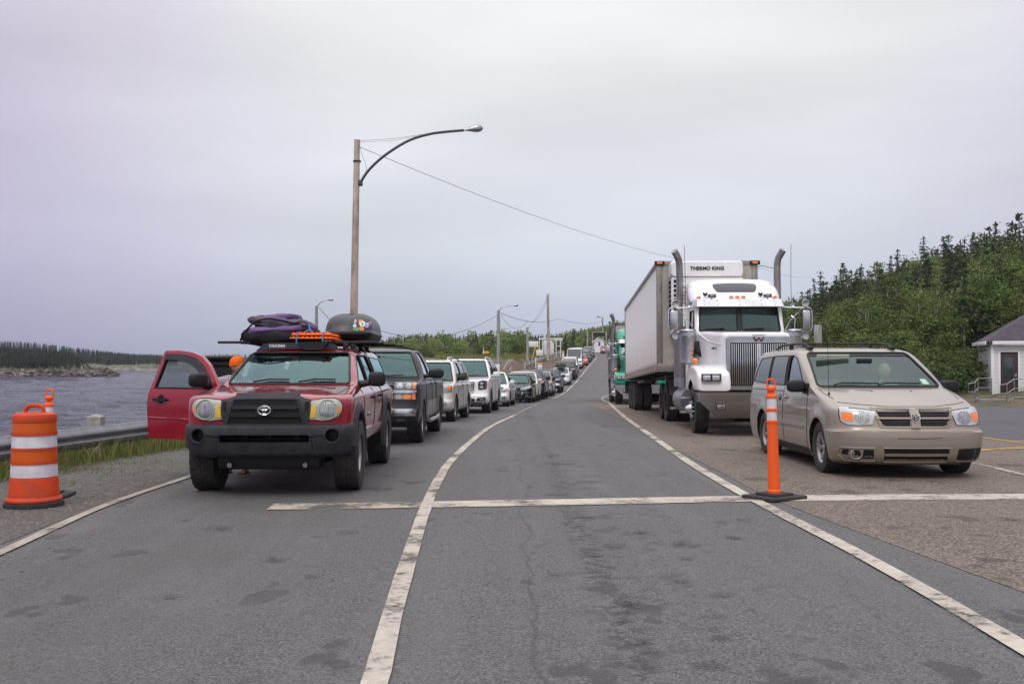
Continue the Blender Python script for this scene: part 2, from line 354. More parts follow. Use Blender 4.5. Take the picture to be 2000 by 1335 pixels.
def asphalt(name, base, agg, agg_scale, stains=True, brown=0.0):
 m, t, b = newmat(name); L = t.links
 tc = t.nodes.new('ShaderNodeTexCoord'); P = tc.outputs['Object']
 def N(scale, det, rough=0.6, vec=P):
  n = t.nodes.new('ShaderNodeTexNoise'); n.inputs['Scale'].default_value = scale; n.inputs['Detail'].default_value = det; n.inputs['Roughness'].default_value = rough; L.new(vec, n.inputs['Vector']); return n.outputs['Fac']
 def RG(src, a, b_, c, d):
  r = t.nodes.new('ShaderNodeMapRange'); r.inputs[1].default_value = a; r.inputs[2].default_value = b_; r.inputs[3].default_value = c; r.inputs[4].default_value = d; L.new(src, r.inputs[0]); return r.outputs[0]
 def MX(f, c1, c2, blend='MIX'):
  x = t.nodes.new('ShaderNodeMix'); x.data_type = 'RGBA'; x.blend_type = blend
  if isinstance(f, float): x.inputs[0].default_value = f
  else: L.new(f, x.inputs[0])
  for i, c in ((6, c1), (7, c2)):
   if isinstance(c, tuple): x.inputs[i].default_value = (*c, 1)
   else: L.new(c, x.inputs[i])
  return x.outputs[2]
 vo = t.nodes.new('ShaderNodeTexVoronoi'); vo.inputs['Scale'].default_value = agg_scale; L.new(P, vo.inputs['Vector'])
 sepc = t.nodes.new('ShaderNodeSeparateColor'); L.new(vo.outputs['Color'], sepc.inputs[0])
 c = MX(RG(sepc.outputs[0], 0.2, 1.0, 0.0, 1.0), tuple(x * (1 - agg) for x in base), tuple(min(1, x * (1 + agg)) for x in base))
 if brown:
  c = MX(RG(sepc.outputs[1], 0.72, 0.8, 0.0, 0.75), c, (0.40, 0.31, 0.22)); c = MX(RG(sepc.outputs[2], 0.8, 0.88, 0.0, 0.8), c, (0.05, 0.04, 0.035))
 c = MX(RG(N(0.35, 5), 0.3, 0.7, 0.0, 0.38), c, tuple(x * 0.72 for x in base))
 mp = t.nodes.new('ShaderNodeMapping'); mp.inputs['Scale'].default_value = (2.2, 0.12, 1); L.new(P, mp.inputs[0])
 c = MX(RG(N(1.0, 5, 0.6, mp.outputs[0]), 0.45, 0.75, 0.0, 0.42), c, tuple(x * 1.32 for x in base))       # wheel-worn streaks along the lane
 c = MX(RG(N(30, 3), 0.35, 0.75, 0.0, 0.22), c, tuple(x * 0.65 for x in base))
 if stains:
  sx = t.nodes.new('ShaderNodeSeparateXYZ'); L.new(P, sx.inputs[0])
  def MA(op, a_, b_=None, clamp=False):
   n = t.nodes.new('ShaderNodeMath'); n.operation = op; n.use_clamp = clamp
   for i, v in ((0, a_), (1, b_)):
    if v is None: continue
    if isinstance(v, (int, float)): n.inputs[i].default_value = v
    else: L.new(v, n.inputs[i])
   return n.outputs[0]
  # oil drip track along the middle of the centre lane
  dx = MA('ABSOLUTE', MA('SUBTRACT', sx.outputs['X'], 0.95)); band = RG(dx, 0.25, 1.15, 1.0, 0.0)
  n1 = N(4.2, 5, 0.62); drip = MA('MULTIPLY', RG(n1, 0.55, 0.62, 0.0, 1.0), band); c = MX(MA('MULTIPLY', drip, 0.42), c, tuple(x * 0.30 for x in base))
  n2 = N(14.0, 3, 0.6); spots = MA('MULTIPLY', RG(n2, 0.50, 0.55, 0.0, 1.0), RG(MA('ABSOLUTE', MA('SUBTRACT', sx.outputs['X'], 0.57)), 0.03, 0.16, 1.0, 0.0)); c = MX(MA('MULTIPLY', spots, 0.7), c, tuple(x * 0.30 for x in base))
  # queue lane darkened by idling traffic, plus a few wide blotches
  lane = MA('ABSOLUTE', MA('SUBTRACT', sx.outputs['X'], -2.5)); c = MX(MA('MULTIPLY', RG(lane, 0.3, 2.0, 0.5, 0.0), RG(N(0.9, 4), 0.3, 0.7, 0.3, 1.0)), c, tuple(x * q for x, q in zip(base, (0.62, 0.58, 0.54))))
  m2 = t.nodes.new('ShaderNodeMapping'); m2.inputs['Scale'].default_value = (1.0, 0.7, 1); m2.inputs['Location'].default_value = (3.1, 5.2, 0); L.new(P, m2.inputs[0])
  c = MX(RG(N(1.5, 3, 0.55, m2.outputs[0]), 0.63, 0.655, 0.0, 0.6), c, tuple(x * 0.35 for x in base))
  c = MX(RG(N(0.6, 6, 0.7, m2.outputs[0]), 0.55, 0.72, 0.0, 0.35), c, tuple(x * 1.25 for x in base))
  # long joints between asphalt runs
  jn = MA('ABSOLUTE', MA('SUBTRACT', MA('ADD', sx.outputs['X'], MA('MULTIPLY', N(0.5, 4), 0.6)), 0.42)); c = MX(RG(jn, 0.006, 0.02, 0.35, 0.0), c, (0.03, 0.03, 0.03))
 L.new(c, b.inputs['Base Color']); b.inputs['Roughness'].default_value = 0.78; b.inputs['Specular IOR Level'].default_value = 0.35
 bp = t.nodes.new('ShaderNodeBump'); bp.inputs['Strength'].default_value = 0.6; bp.inputs['Distance'].default_value = 0.006
 L.new(vo.outputs['Distance'], bp.inputs['Height']); bp.invert = True
 bp2 = t.nodes.new('ShaderNodeBump'); bp2.inputs['Strength'].default_value = 0.14; bp2.inputs['Distance'].default_value = 0.03; L.new(N(2.0, 3), bp2.inputs['Height']); L.new(bp.outputs[0], bp2.inputs['Normal'])
 L.new(bp2.outputs[0], b.inputs['Normal'])
 return m
M['asphalt'] = asphalt('road_asphalt', (0.124, 0.123, 0.118), 0.6, 120)
M['asphalt_far'] = asphalt('lot_asphalt', (0.098, 0.098, 0.102), 0.4, 60)
M['chipseal'] = asphalt('chipseal', (0.145, 0.122, 0.098), 0.7, 66, brown=1.0)
M['gravel'] = mat('shoulder_gravel', (0.150, 0.138, 0.118), 0.95, noise_amt=0.95, noise_scale=20, col2=(0.028, 0.026, 0.024), bump=1.0, bump_scale=38)
M['line'] = None
def linemat(name, col, wear):
 m, t, b = newmat(name); L = t.links; tc = t.nodes.new('ShaderNodeTexCoord')
 n = t.nodes.new('ShaderNodeTexNoise'); n.inputs['Scale'].default_value = 14; n.inputs['Detail'].default_value = 8; n.inputs['Roughness'].default_value = 0.75; L.new(tc.outputs['Object'], n.inputs['Vector'])
 n2 = t.nodes.new('ShaderNodeTexNoise'); n2.inputs['Scale'].default_value = 1.7; n2.inputs['Detail'].default_value = 3; L.new(tc.outputs['Object'], n2.inputs['Vector'])
 a = t.nodes.new('ShaderNodeMath'); a.operation = 'ADD'; L.new(n.outputs['Fac'], a.inputs[0]); L.new(n2.outputs['Fac'], a.inputs[1])
 r = t.nodes.new('ShaderNodeMapRange'); r.inputs[1].default_value = 0.98 + wear; r.inputs[2].default_value = 1.22 + wear; r.inputs[4].default_value = 1.0; L.new(a.outputs[0], r.inputs[0])
 tr = t.nodes.new('ShaderNodeBsdfTransparent'); mx = t.nodes.new('ShaderNodeMixShader'); L.new(r.outputs[0], mx.inputs[0])
 r5 = t.nodes.new('ShaderNodeMapRange'); r5.inputs[1].default_value = 0.75; r5.inputs[2].default_value = 1.15; r5.inputs[4].default_value = 1; L.new(a.outputs[0], r5.inputs[0])
 mc = t.nodes.new('ShaderNodeMix'); mc.data_type = 'RGBA'; mc.inputs[6].default_value = (*col, 1); mc.inputs[7].default_value = (*[c * 0.62 for c in col], 1); L.new(r5.outputs[0], mc.inputs[0]); L.new(mc.outputs[2], b.inputs['Base Color'])
 b.inputs['Roughness'].default_value = 0.8
 o = [x for x in t.nodes if x.type == 'OUTPUT_MATERIAL'][0]; L.new(b.outputs[0], mx.inputs[1]); L.new(tr.outputs[0], mx.inputs[2]); L.new(mx.outputs[0], o.inputs[0])
 return m
M['line'] = linemat('road_paint', (0.54, 0.49, 0.40), 0.045)
M['line_worn'] = linemat('road_paint_worn', (0.42, 0.37, 0.29), -0.09)
M['line_edge'] = linemat('edge_line_paint', (0.40, 0.36, 0.29), 0.16)
M['yellow_line'] = linemat('road_paint_yellow', (0.62, 0.33, 0.05), 0.05)
def sheet(name, fl, fr, y0, y1, off, m, nx=1, kind='structure'):
 ys = sorted(set([y0, y1] + [y for y in ROWS if y0 < y < y1])); vs = []; fs = []
 for y in ys:
  a, b = fl(y), fr(y)
  for i in range(nx + 1): vs.append((a + (b - a) * i / nx, y, zr(y) + off))
 for j in range(len(ys) - 1):
  for i in range(nx):
   k = j * (nx + 1) + i; fs.append((k, k + 1, k + nx + 2, k + nx + 1))
 o = raw(name, vs, fs, m); tag(o, kind=kind); return o
def marking(pts, w, m, off=0.012, name='road_marking', step=0.5):
 P = rs_path(pts, step); vs = []; fs = []
 for i, p in enumerate(P):
  a = Vector(P[max(0, i - 1)]); b = Vector(P[min(len(P) - 1, i + 1)]); d = (b - a).normalized(); n = Vector((-d.y, d.x))
  ww = w(p[1]) if callable(w) else w
  for s_ in (-1, 1):
   jit = 0.008 * noise.noise(Vector((p[0] * 3, p[1] * 3, s_)))
   q = Vector(p) + n * s_ * (ww / 2 + jit); vs.append((q.x, q.y, zr(q.y) + off))
 for i in range(len(P) - 1): fs.append((2 * i, 2 * i + 1, 2 * i + 3, 2 * i + 2))
 o = raw(name, vs, fs, m); tag(o, kind='structure'); return o
# chip-seal apron boundary
BT = sorted([(at(x, y)[1], at(x, y)[0]) for x, y in [(2000, 1155), (1900, 1120), (1750, 1065), (1600, 1010), (1500, 970), (1400, 918), (1310, 872), (1265, 845), (1240, 832), (1200, 812), (1165, 795), (1130, 784)]])
def xchip(y): return cr_tab(BT, y)
YC1 = BT[-1][0]
def xapron(y): return lerp_tab([(-30, 4.5), (BT[0][0], BT[0][1]), (YC1, BT[-1][1]), (60, 12), (300, 12)], y) if not BT[0][0] < y < YC1 else xchip(y)
sheet('road', lambda y: xledge(y) - 0.35, lambda y: 30.0 if y > 19 else lerp_tab([(-30, 14), (19, 20)], y), -30, 230, 0.0, M['asphalt_far'] if 0 else M['asphalt'], nx=6)
sheet('chipseal_apron', xapron, lambda y: lerp_tab([(-30, 16), (16.5, 16), (19.5, 9.2), (YC1, BT[-1][1] + 2.2)], y), BT[0][0] - 8, YC1, 0.004, M['chipseal'], nx=3)
sheet('parking_lot', lambda y: lerp_tab([(16.4, 16.5), (19.5, 9.4), (YC1, BT[-1][1] + 2.4), (80, 13), (90, 16)], y), lambda y: 60.0, 16.5, 95, 0.004, M['asphalt_far'], nx=4)
marking(LLINE[:9], 0.118, M['line'])
marking([p for p in LLINE[8:] if p[1] < 46] + [(1.15, 45.5)], 0.12, M['line_worn'])
marking([(2.6, 62.5)] + [p for p in LLINE if p[1] > 64], 0.15, M['line'])
marking([(1.15, 45.5), (2.0, 55), (2.6, 62.5)], 0.14, M['line_worn'])
marking([(2.3, 0.5), (2.45, 3)] + [(x, y) for y, x in ETAB[:7]] + [(4.75, 49), (5.1, 55), (5.6, 62), (6.4, 68), (7.4, 73)], 0.135, M['line'])
marking([(-2.38, 9.84), (-1.9, 9.86), (-0.85, 9.98)], lambda y: 0.42, M['line_worn'], off=0.008)
marking([(-0.90, 9.98), (0.8, 10.2), (2.4, 10.42), (4.0, 10.55), (5.5, 10.6), (8, 10.65), (12, 10.7)], lambda y: 0.44, M['line'], off=0.008)
marking([(-3.3, 0), (-3.55, 4), (-3.78, 7.2), (-4.04, 9.9), (-4.05, 12.5), (-4.05, 24), (-3.3, 34), (-2.5, 42)], 0.10, M['line_edge'])
p0 = at(1900, 880); p1 = at(2000, 874); d = (p1[0] - p0[0], p1[1] - p0[1])
marking([(p0[0] - d[0] * 0.3, p0[1] - d[1] * .3), (p1[0] + 3 * d[0], p1[1] + 3 * d[1])], 0.22, M['yellow_line'])
p0 = at(1900, 904); p1 = at(2000, 928); d = (p1[0] - p0[0], p1[1] - p0[1])
marking([p0, (p1[0] + 2 * d[0], p1[1] + 2 * d[1])], 0.12, M['line'])
p0 = at(1915, 854); p1 = at(2000, 866)
marking([p0, p1], 0.1, M['yellow_line'])
p0 = at(1900, 801); p1 = at(2000, 803)
marking([p0, p1], 0.15, M['line_worn'])
# oil and tyre stains on the asphalt: thin irregular patches
m, t, b = newmat('oil_stain'); L = t.links; tc = t.nodes.new('ShaderNodeTexCoord'); ln = t.nodes.new('ShaderNodeVectorMath'); ln.operation = 'LENGTH'; L.new(tc.outputs['Object'], ln.inputs[0])
oi = t.nodes.new('ShaderNodeObjectInfo'); cx = t.nodes.new('ShaderNodeVectorMath'); cx.operation = 'ADD'; L.new(tc.outputs['Object'], cx.inputs[0]); L.new(oi.outputs['Location'], cx.inputs[1])
n = t.nodes.new('ShaderNodeTexNoise'); n.inputs['Scale'].default_value = 1.7; n.inputs['Detail'].default_value = 9; n.inputs['Roughness'].default_value = .78; L.new(cx.outputs[0], n.inputs['Vector'])
a1 = t.nodes.new('ShaderNodeMath'); a1.operation = 'MULTIPLY_ADD'; a1.inputs[1].default_value = 5.6; L.new(n.outputs['Fac'], a1.inputs[0]); a2 = t.nodes.new('ShaderNodeMath'); a2.operation = 'SUBTRACT'; a2.inputs[0].default_value = -2.05; L.new(ln.outputs['Value'], a2.inputs[1]); L.new(a2.outputs[0], a1.inputs[2])
r = t.nodes.new('ShaderNodeMapRange'); r.inputs[1].default_value = .0; r.inputs[2].default_value = .8; r.inputs[4].default_value = .60; L.new(a1.outputs[0], r.inputs[0])
b.inputs['Base Color'].default_value = (.018, .017, .016, 1); b.inputs['Roughness'].default_value = .6; tr = t.nodes.new('ShaderNodeBsdfTransparent'); ms = t.nodes.new('ShaderNodeMixShader'); L.new(r.outputs[0], ms.inputs[0]); L.new(tr.outputs[0], ms.inputs[1]); L.new(b.outputs[0], ms.inputs[2]); o = [x for x in t.nodes if x.type == 'OUTPUT_MATERIAL'][0]; L.new(ms.outputs[0], o.inputs[0])
st_me = bpy.data.meshes.new('oil_stain'); st_me.from_pydata([(math.cos(2 * math.pi * i / 24) * 1.2, math.sin(2 * math.pi * i / 24) * 1.2, 0) for i in range(24)], [], [tuple(range(24))]); st_me.materials.append(m)
SP = [(1100, 905, 90, 8), (980, 918, 55, 6), (1075, 889, 60, 6), (1150, 940, 70, 8), (1160, 1010, 90, 12), (1200, 1067, 70, 26), (1330, 1063, 95, 22), (1240, 1040, 60, 12), (1340, 1090, 50, 12), (1430, 1050, 44, 12), (540, 1093, 66, 13), (330, 1166, 50, 9), (430, 1032, 70, 10), (610, 1125, 40, 8), (1405, 1162, 66, 16), (1385, 1300, 90, 44), (1330, 1135, 60, 14), (1405, 1245, 60, 20), (1970, 1015, 70, 16), (1745, 938, 60, 7), (1700, 952, 60, 6), (1085, 965, 70, 8), (1225, 1180, 70, 22), (1130, 862, 40, 5), (1180, 845, 36, 4), (680, 1040, 50, 9), (760, 930, 50, 6)]
rr_ = random.Random(4)
for k in range(17): u = k / 16; SP.append((1105 + 190 * u + rr_.uniform(-22, 22) * (.4 + u), 1010 + 310 * u ** 1.1 + rr_.uniform(-12, 12), (20 + 26 * u) * rr_.uniform(.5, 1.6), (9 + 12 * u) * rr_.uniform(.4, 1.3)))
for k, (px, py, w_, h_) in enumerate(SP):
 x, y = at(px, py); sc_ = 1944 / y; o = bpy.data.objects.new('oil_stain', st_me); COL.objects.link(o); sl_ = (zr(y + .5) - zr(y - .5)); o.location = (x, y, zr(y) + .0155 + .0002 * (k % 7)); o.rotation_euler = (math.atan(sl_), 0, 0); o.scale = (w_ / 2 / sc_, min(w_ * .9, h_ * (py - 700) / 1.4 / 60 * 1.0 + w_ * .25) / 2 / sc_, 1); tag(o, kind='structure')
# ------------------------------------------------------------------ terrain: gravel verge, bank down to the bay, hills
def xgrav(y): return xledge(y) - 2.15
def hill_foot(Y): return lerp_tab([(0, 26), (42, 20.6), (50, 17.5), (60, 17), (80, 19), (100, 22), (150, 30), (230, 60)], Y)
def land(X, Y):
 """height of the natural ground"""
 xl = xledge(Y) - 0.3
 z = zr(Y) - 0.035
 u = xl - X
 if u > 0:   # left side
  # verge then bank to the water
  n = noise.noise(Vector((X * 0.25, Y * 0.25, 0)))
  drop = sstep(2.5, 6.5, u + 0.6 * n)
  near = z - 0.03 * min(u, 3) - drop * 3.2
  # raised waste ground beyond about 85 m
  f = sstep(70, 95, Y + u * -0.2) * (1 - sstep(16, 30, u - 0.06 * (Y - 90)))
  zt = 1.15 + 0.0135 * (Y - 90) + 0.18 * noise.noise(Vector((X * .2, Y * .2, 2)))
  zt = max(zt, z) if u > 3.2 else z + (zt - z) * sstep(0.0, 3.2, u)
  zz = near * (1 - f) + zt * f
  return zz
 # right side hill
 xr0 = hill_foot(Y)
 h = max(0.0, X - xr0)
 n = noise.noise(Vector((X * 0.06, Y * 0.06, 5)))
 return z + 15.0 * (1 - math.exp(-h * 0.018)) * (1 + 0.2 * n) + (0.4 * n if h > 2 else 0) * min(1, h / 6)
def terrain():
 xs = [-45, -38, -32, -28, -24, -21] + [-19 + 0.7 * i for i in range(0, 32)] + [3.5 + 2.5 * i for i in range(0, 40)] + [110, 130, 160, 220]
 ys = [-30, -15, -5] + [2.0 * i for i in range(0, 130)] + [270, 300, 340, 400]
 vs = []; fs = []
 for y in ys:
  for x in xs: vs.append((x, y, land(x, y)))
 nx = len(xs)
 for j in range(len(ys) - 1):
  for i in range(nx - 1): k = j * nx + i; fs.append((k, k + 1, k + nx + 1, k + nx))
 return vs, fs
m, t, b = newmat('natural_ground'); L = t.links
tc = t.nodes.new('ShaderNodeTexCoord'); n = t.nodes.new('ShaderNodeTexNoise'); n.inputs['Scale'].default_value = 0.8; n.inputs['Detail'].default_value = 8; n.inputs['Roughness'].default_value = .65; L.new(tc.outputs['Object'], n.inputs['Vector'])
cr_ = t.nodes.new('ShaderNodeValToRGB'); L.new(n.outputs['Fac'], cr_.inputs[0]); e = cr_.color_ramp.elements
e[0].position = 0.35; e[0].color = (0.045, 0.065, 0.02, 1); e[1].position = 0.62; e[1].color = (0.13, 0.10, 0.065, 1)
q = cr_.color_ramp.elements.new(0.48); q.color = (0.10, 0.095, 0.04, 1); q = cr_.color_ramp.elements.new(0.75); q.color = (0.20, 0.16, 0.12, 1)
ge = t.nodes.new('ShaderNodeNewGeometry'); sp = t.nodes.new('ShaderNodeSeparateXYZ'); L.new(ge.outputs['Normal'], sp.inputs[0])
r = t.nodes.new('ShaderNodeMapRange'); r.inputs[1].default_value = 0.985; r.inputs[2].default_value = 0.95; L.new(sp.outputs['Z'], r.inputs[0])
mx = t.nodes.new('ShaderNodeMix'); mx.data_type = 'RGBA'; L.new(r.outputs[0], mx.inputs[0]); L.new(cr_.outputs[0], mx.inputs[6]); mx.inputs[7].default_value = (0.135, 0.095, 0.065, 1)
L.new(mx.outputs[2], b.inputs['Base Color']); b.inputs['Roughness'].default_value = 0.95
bp = t.nodes.new('ShaderNodeBump'); bp.inputs['Strength'].default_value = 0.8; bp.inputs['Distance'].default_value = 0.25; n3 = t.nodes.new('ShaderNodeTexNoise'); n3.inputs['Scale'].default_value = 3; n3.inputs['Detail'].default_value = 8; L.new(tc.outputs['Object'], n3.inputs['Vector']); L.new(n3.outputs['Fac'], bp.inputs['Height']); L.new(bp.outputs[0], b.inputs['Normal'])
M['soil'] = m
v_, f_ = terrain(); tag(raw('ground', v_, f_, M['soil']), kind='structure')
sheet('gravel_shoulder', lambda y: xledge(y) - 2.45 + 0.25 * noise.noise(Vector((0, y * .4, 0))), lambda y: xledge(y) - 0.15 + 0.05 * noise.noise(Vector((0, y * 1.3, 4))), -30, 200, 0.004, M['gravel'], nx=4)
# water
m, t, b = newmat('bay_water'); L = t.links
b.inputs['Base Color'].default_value = (0.012, 0.018, 0.040, 1); b.inputs['Roughness'].default_value = 0.10; b.inputs['Specular IOR Level'].default_value = 0.5
tc = t.nodes.new('ShaderNodeTexCoord'); mp = t.nodes.new('ShaderNodeMapping'); mp.inputs['Scale'].default_value = (0.55, 1.0, 1); mp.inputs['Rotation'].default_value = (0, 0, 0.25); L.new(tc.outputs['Object'], mp.inputs[0])
hs = None
for scl, dist, st in ((0.5, 1.6, 1.0), (2.2, 0.5, 1.0), (8, 0.12, 0.9)):
 n = t.nodes.new('ShaderNodeTexNoise'); n.inputs['Scale'].default_value = scl; n.inputs['Detail'].default_value = 4; n.inputs['Roughness'].default_value = .6; L.new(mp.outputs[0], n.inputs['Vector'])
 bp = t.nodes.new('ShaderNodeBump'); bp.inputs['Strength'].default_value = st; bp.inputs['Distance'].default_value = dist; L.new(n.outputs['Fac'], bp.inputs['Height'])
 if hs: L.new(hs, bp.inputs['Normal'])
 hs = bp.outputs[0]
L.new(hs, b.inputs['Normal']); M['water'] = m
WZ = -2.1
tag(raw('water_far', [(-3000, -200, WZ - .25), (-3, -200, WZ - .25), (-3, 75, WZ - .25), (-12, 400, WZ - .25), (-12, 4000, WZ - .25), (-3000, 4000, WZ - .25)], [(0, 1, 2, 3, 4, 5)], M['water']), kind='structure')
rows_ = [9 * 1.0098 ** i for i in range(420)]; cols_ = [-0.75 + 0.0017 * i for i in range(420)]; vs = []; fs = []
for Y in rows_:
 st = 0.0098 * Y
 for k in cols_:
  X = k * Y; z = 0.0
  for wl, am, sx_ in ((5.2, .20, 1), (2.1, .12, 2), (.9, .060, 3), (.38, .024, 4)):
   if wl > 1.6 * st: z += am * min(1, (wl / (1.6 * st)) - 1) * (1 - abs(noise.noise(Vector((X / wl * .55 + sx_, Y / wl + X / wl * .2, sx_ * 7.7)))) * 3.0)
  vs.append((X, Y, WZ + z))
nc_ = len(cols_)
for j in range(len(rows_) - 1):
 for i in range(nc_ - 1): q = j * nc_ + i; fs.append((q, q + 1, q + nc_ + 1, q + nc_))
vs = np.array(vs); fs = np.array(fs); keep = vs[fs[:, 0], 0] < -6.2; fs = fs[keep]
tag(raw('water', vs, fs, M['water'], fast=True), kind='structure')
# ------------------------------------------------------------------ vehicle engine
# a body is a stack of plan outlines: level = dict(z, yf, yr, w, sf (bow of the front), rf (corner radius x), ry (corner radius y), sr, rr)
KEYS = ('z', 'yf', 'yr', 'w', 'sf', 'rf', 'ry', 'sr', 'rr')
def lv(z, yf, yr, w, sf=0.06, rf=0.16, ry=0.16, sr=0.03, rr=0.12, c=0): return dict(z=z, yf=yf, yr=yr, w=w, sf=sf, rf=rf, ry=ry, sr=sr, rr=rr, c=c)
def densify(levels, sub):
 segs = []; cur = [levels[0]]
 for l in levels[1:]:
  cur.append(l)
  if l['c']: segs.append(cur); cur = [l]
 if len(cur) > 1: segs.append(cur)
 res = []
 for sg in segs:
  t = [0.0]
  for a, b in zip(sg, sg[1:]): t.append(t[-1] + math.sqrt((a['z'] - b['z']) ** 2 + (a['yf'] - b['yf']) ** 2 * 0.5 + (a['w'] - b['w']) ** 2 + (a['yr'] - b['yr']) ** 2 * .2) + 1e-4)
  tabs = {k: [(t[i], sg[i][k]) for i in range(len(sg))] for k in KEYS}
  for i in range(len(sg) - 1):
   for s_ in range(sub):
    u = t[i] + (t[i + 1] - t[i]) * s_ / sub
    res.append({k: cr_tab(tabs[k], u) for k in KEYS})
 res.append({k: levels[-1][k] for k in KEYS})
 # z must rise
 for a, b in zip(res, res[1:]):
  if b['z'] <= a['z']: b['z'] = a['z'] + 1e-4
 return res
def ring(l, nf=12, nc=6, ns=26, inset=0.0):
 w = l['w'] - inset; yf = l['yf'] + inset; yr = l['yr'] - inset
 rf = min(l['rf'], w * 0.8); ry = l['ry']; rr = min(l['rr'], w * 0.8); sf = l['sf']; sr = l['sr']
 half = []
 wf = w - rf
 for i in range(nf + 1):
  x = wf * i / nf; half.append((x, yf + sf * (x / w) ** 2))
 y1 = half[-1][1]
 for i in range(1, nc + 1):
  a = math.pi / 2 * i / nc; half.append((wf + rf * math.sin(a), y1 + ry * (1 - math.cos(a))))
 ya = y1 + ry; wr = w - rr; y2 = yr - sr * (wr / w) ** 2; yb = y2 - rr
 if yb < ya + 0.05: yb = ya + 0.05
 for i in range(1, ns + 1): half.append((w, ya + (yb - ya) * i / ns))
 for i in range(1, nc + 1):
  a = math.pi / 2 * i / nc; half.append((w - rr * (1 - math.cos(a)), yb + rr * math.sin(a)))
 y3 = half[-1][1]
 for i in range(1, 7):
  x = wr * (1 - i / 6); half.append((x, y3 + (yr - y3) * (1 - (x / wr) ** 2 if wr > 0 else 1)))
 L_ = [(-x, y) for x, y in half[1:-1]][::-1]
 return half + L_
def stack_mesh(levels, name, m, sub=3, deform=None, inset=0.0, nf=12, ns=26):
 D = densify(levels, sub); vs = []; fs = []; n = None
 for l in D:
  rg = ring(l, nf=nf, ns=ns, inset=inset)
  n = len(rg)
  for x, y in rg:
   p = (x, y, l['z']); vs.append(deform(*p) if deform else p)
 for j in range(len(D) - 1):
  for i in range(n): k = (i + 1) % n; fs.append((j * n + i, j * n + k, (j + 1) * n + k, (j + 1) * n + i))
 fs.append(tuple(range(n - 1, -1, -1)))
 # close the top as strips across
 top = (len(D) - 1) * n; h = n // 2
 for i in range(h):
  a, b = i, (n - i) % n; c, d = i + 1, n - i - 1
  q = [top + a, top + c, top + d, top + b]; q2 = []
  for z in q:
   if z not in q2: q2.append(z)
  if len(q2) > 2: fs.append(tuple(q2))
 me = bpy.data.meshes.new(name); me.from_pydata(vs, [], fs); me.materials.append(m)
 bm = bmesh.new(); bm.from_mesh(me); bmesh.ops.recalc_face_normals(bm, faces=bm.faces[:]); bm.to_mesh(me); bm.free()
 o = bpy.data.objects.new(name, me); COL.objects.link(o); return o
def bool_cut(o, cutters):
 for c in cutters:
  md = o.modifiers.new('b', 'BOOLEAN'); md.operation = 'DIFFERENCE'; md.solver = 'EXACT'; md.object = c; md.material_mode = 'TRANSFER'
  bpy.context.view_layer.update()
  dg = bpy.context.evaluated_depsgraph_get(); me = bpy.data.meshes.new_from_object(o.evaluated_get(dg))
  o.modifiers.clear(); old = o.data
  if len(me.polygons) > 10: o.data = me; bpy.data.meshes.remove(old)
  else: print('BOOL FAILED', o.name, c.name)
  cm = c.data; bpy.data.objects.remove(c); bpy.data.meshes.remove(cm)
def cutter(m):
 mb = MB(); return mb
def inside(poly, x, y):
 c = False; n = len(poly)
 for i in range(n):
  (x1, y1), (x2, y2) = poly[i], poly[i - 1]
  if (y1 > y) != (y2 > y) and x < (x2 - x1) * (y - y1) / (y2 - y1) + x1: c = not c
 return c
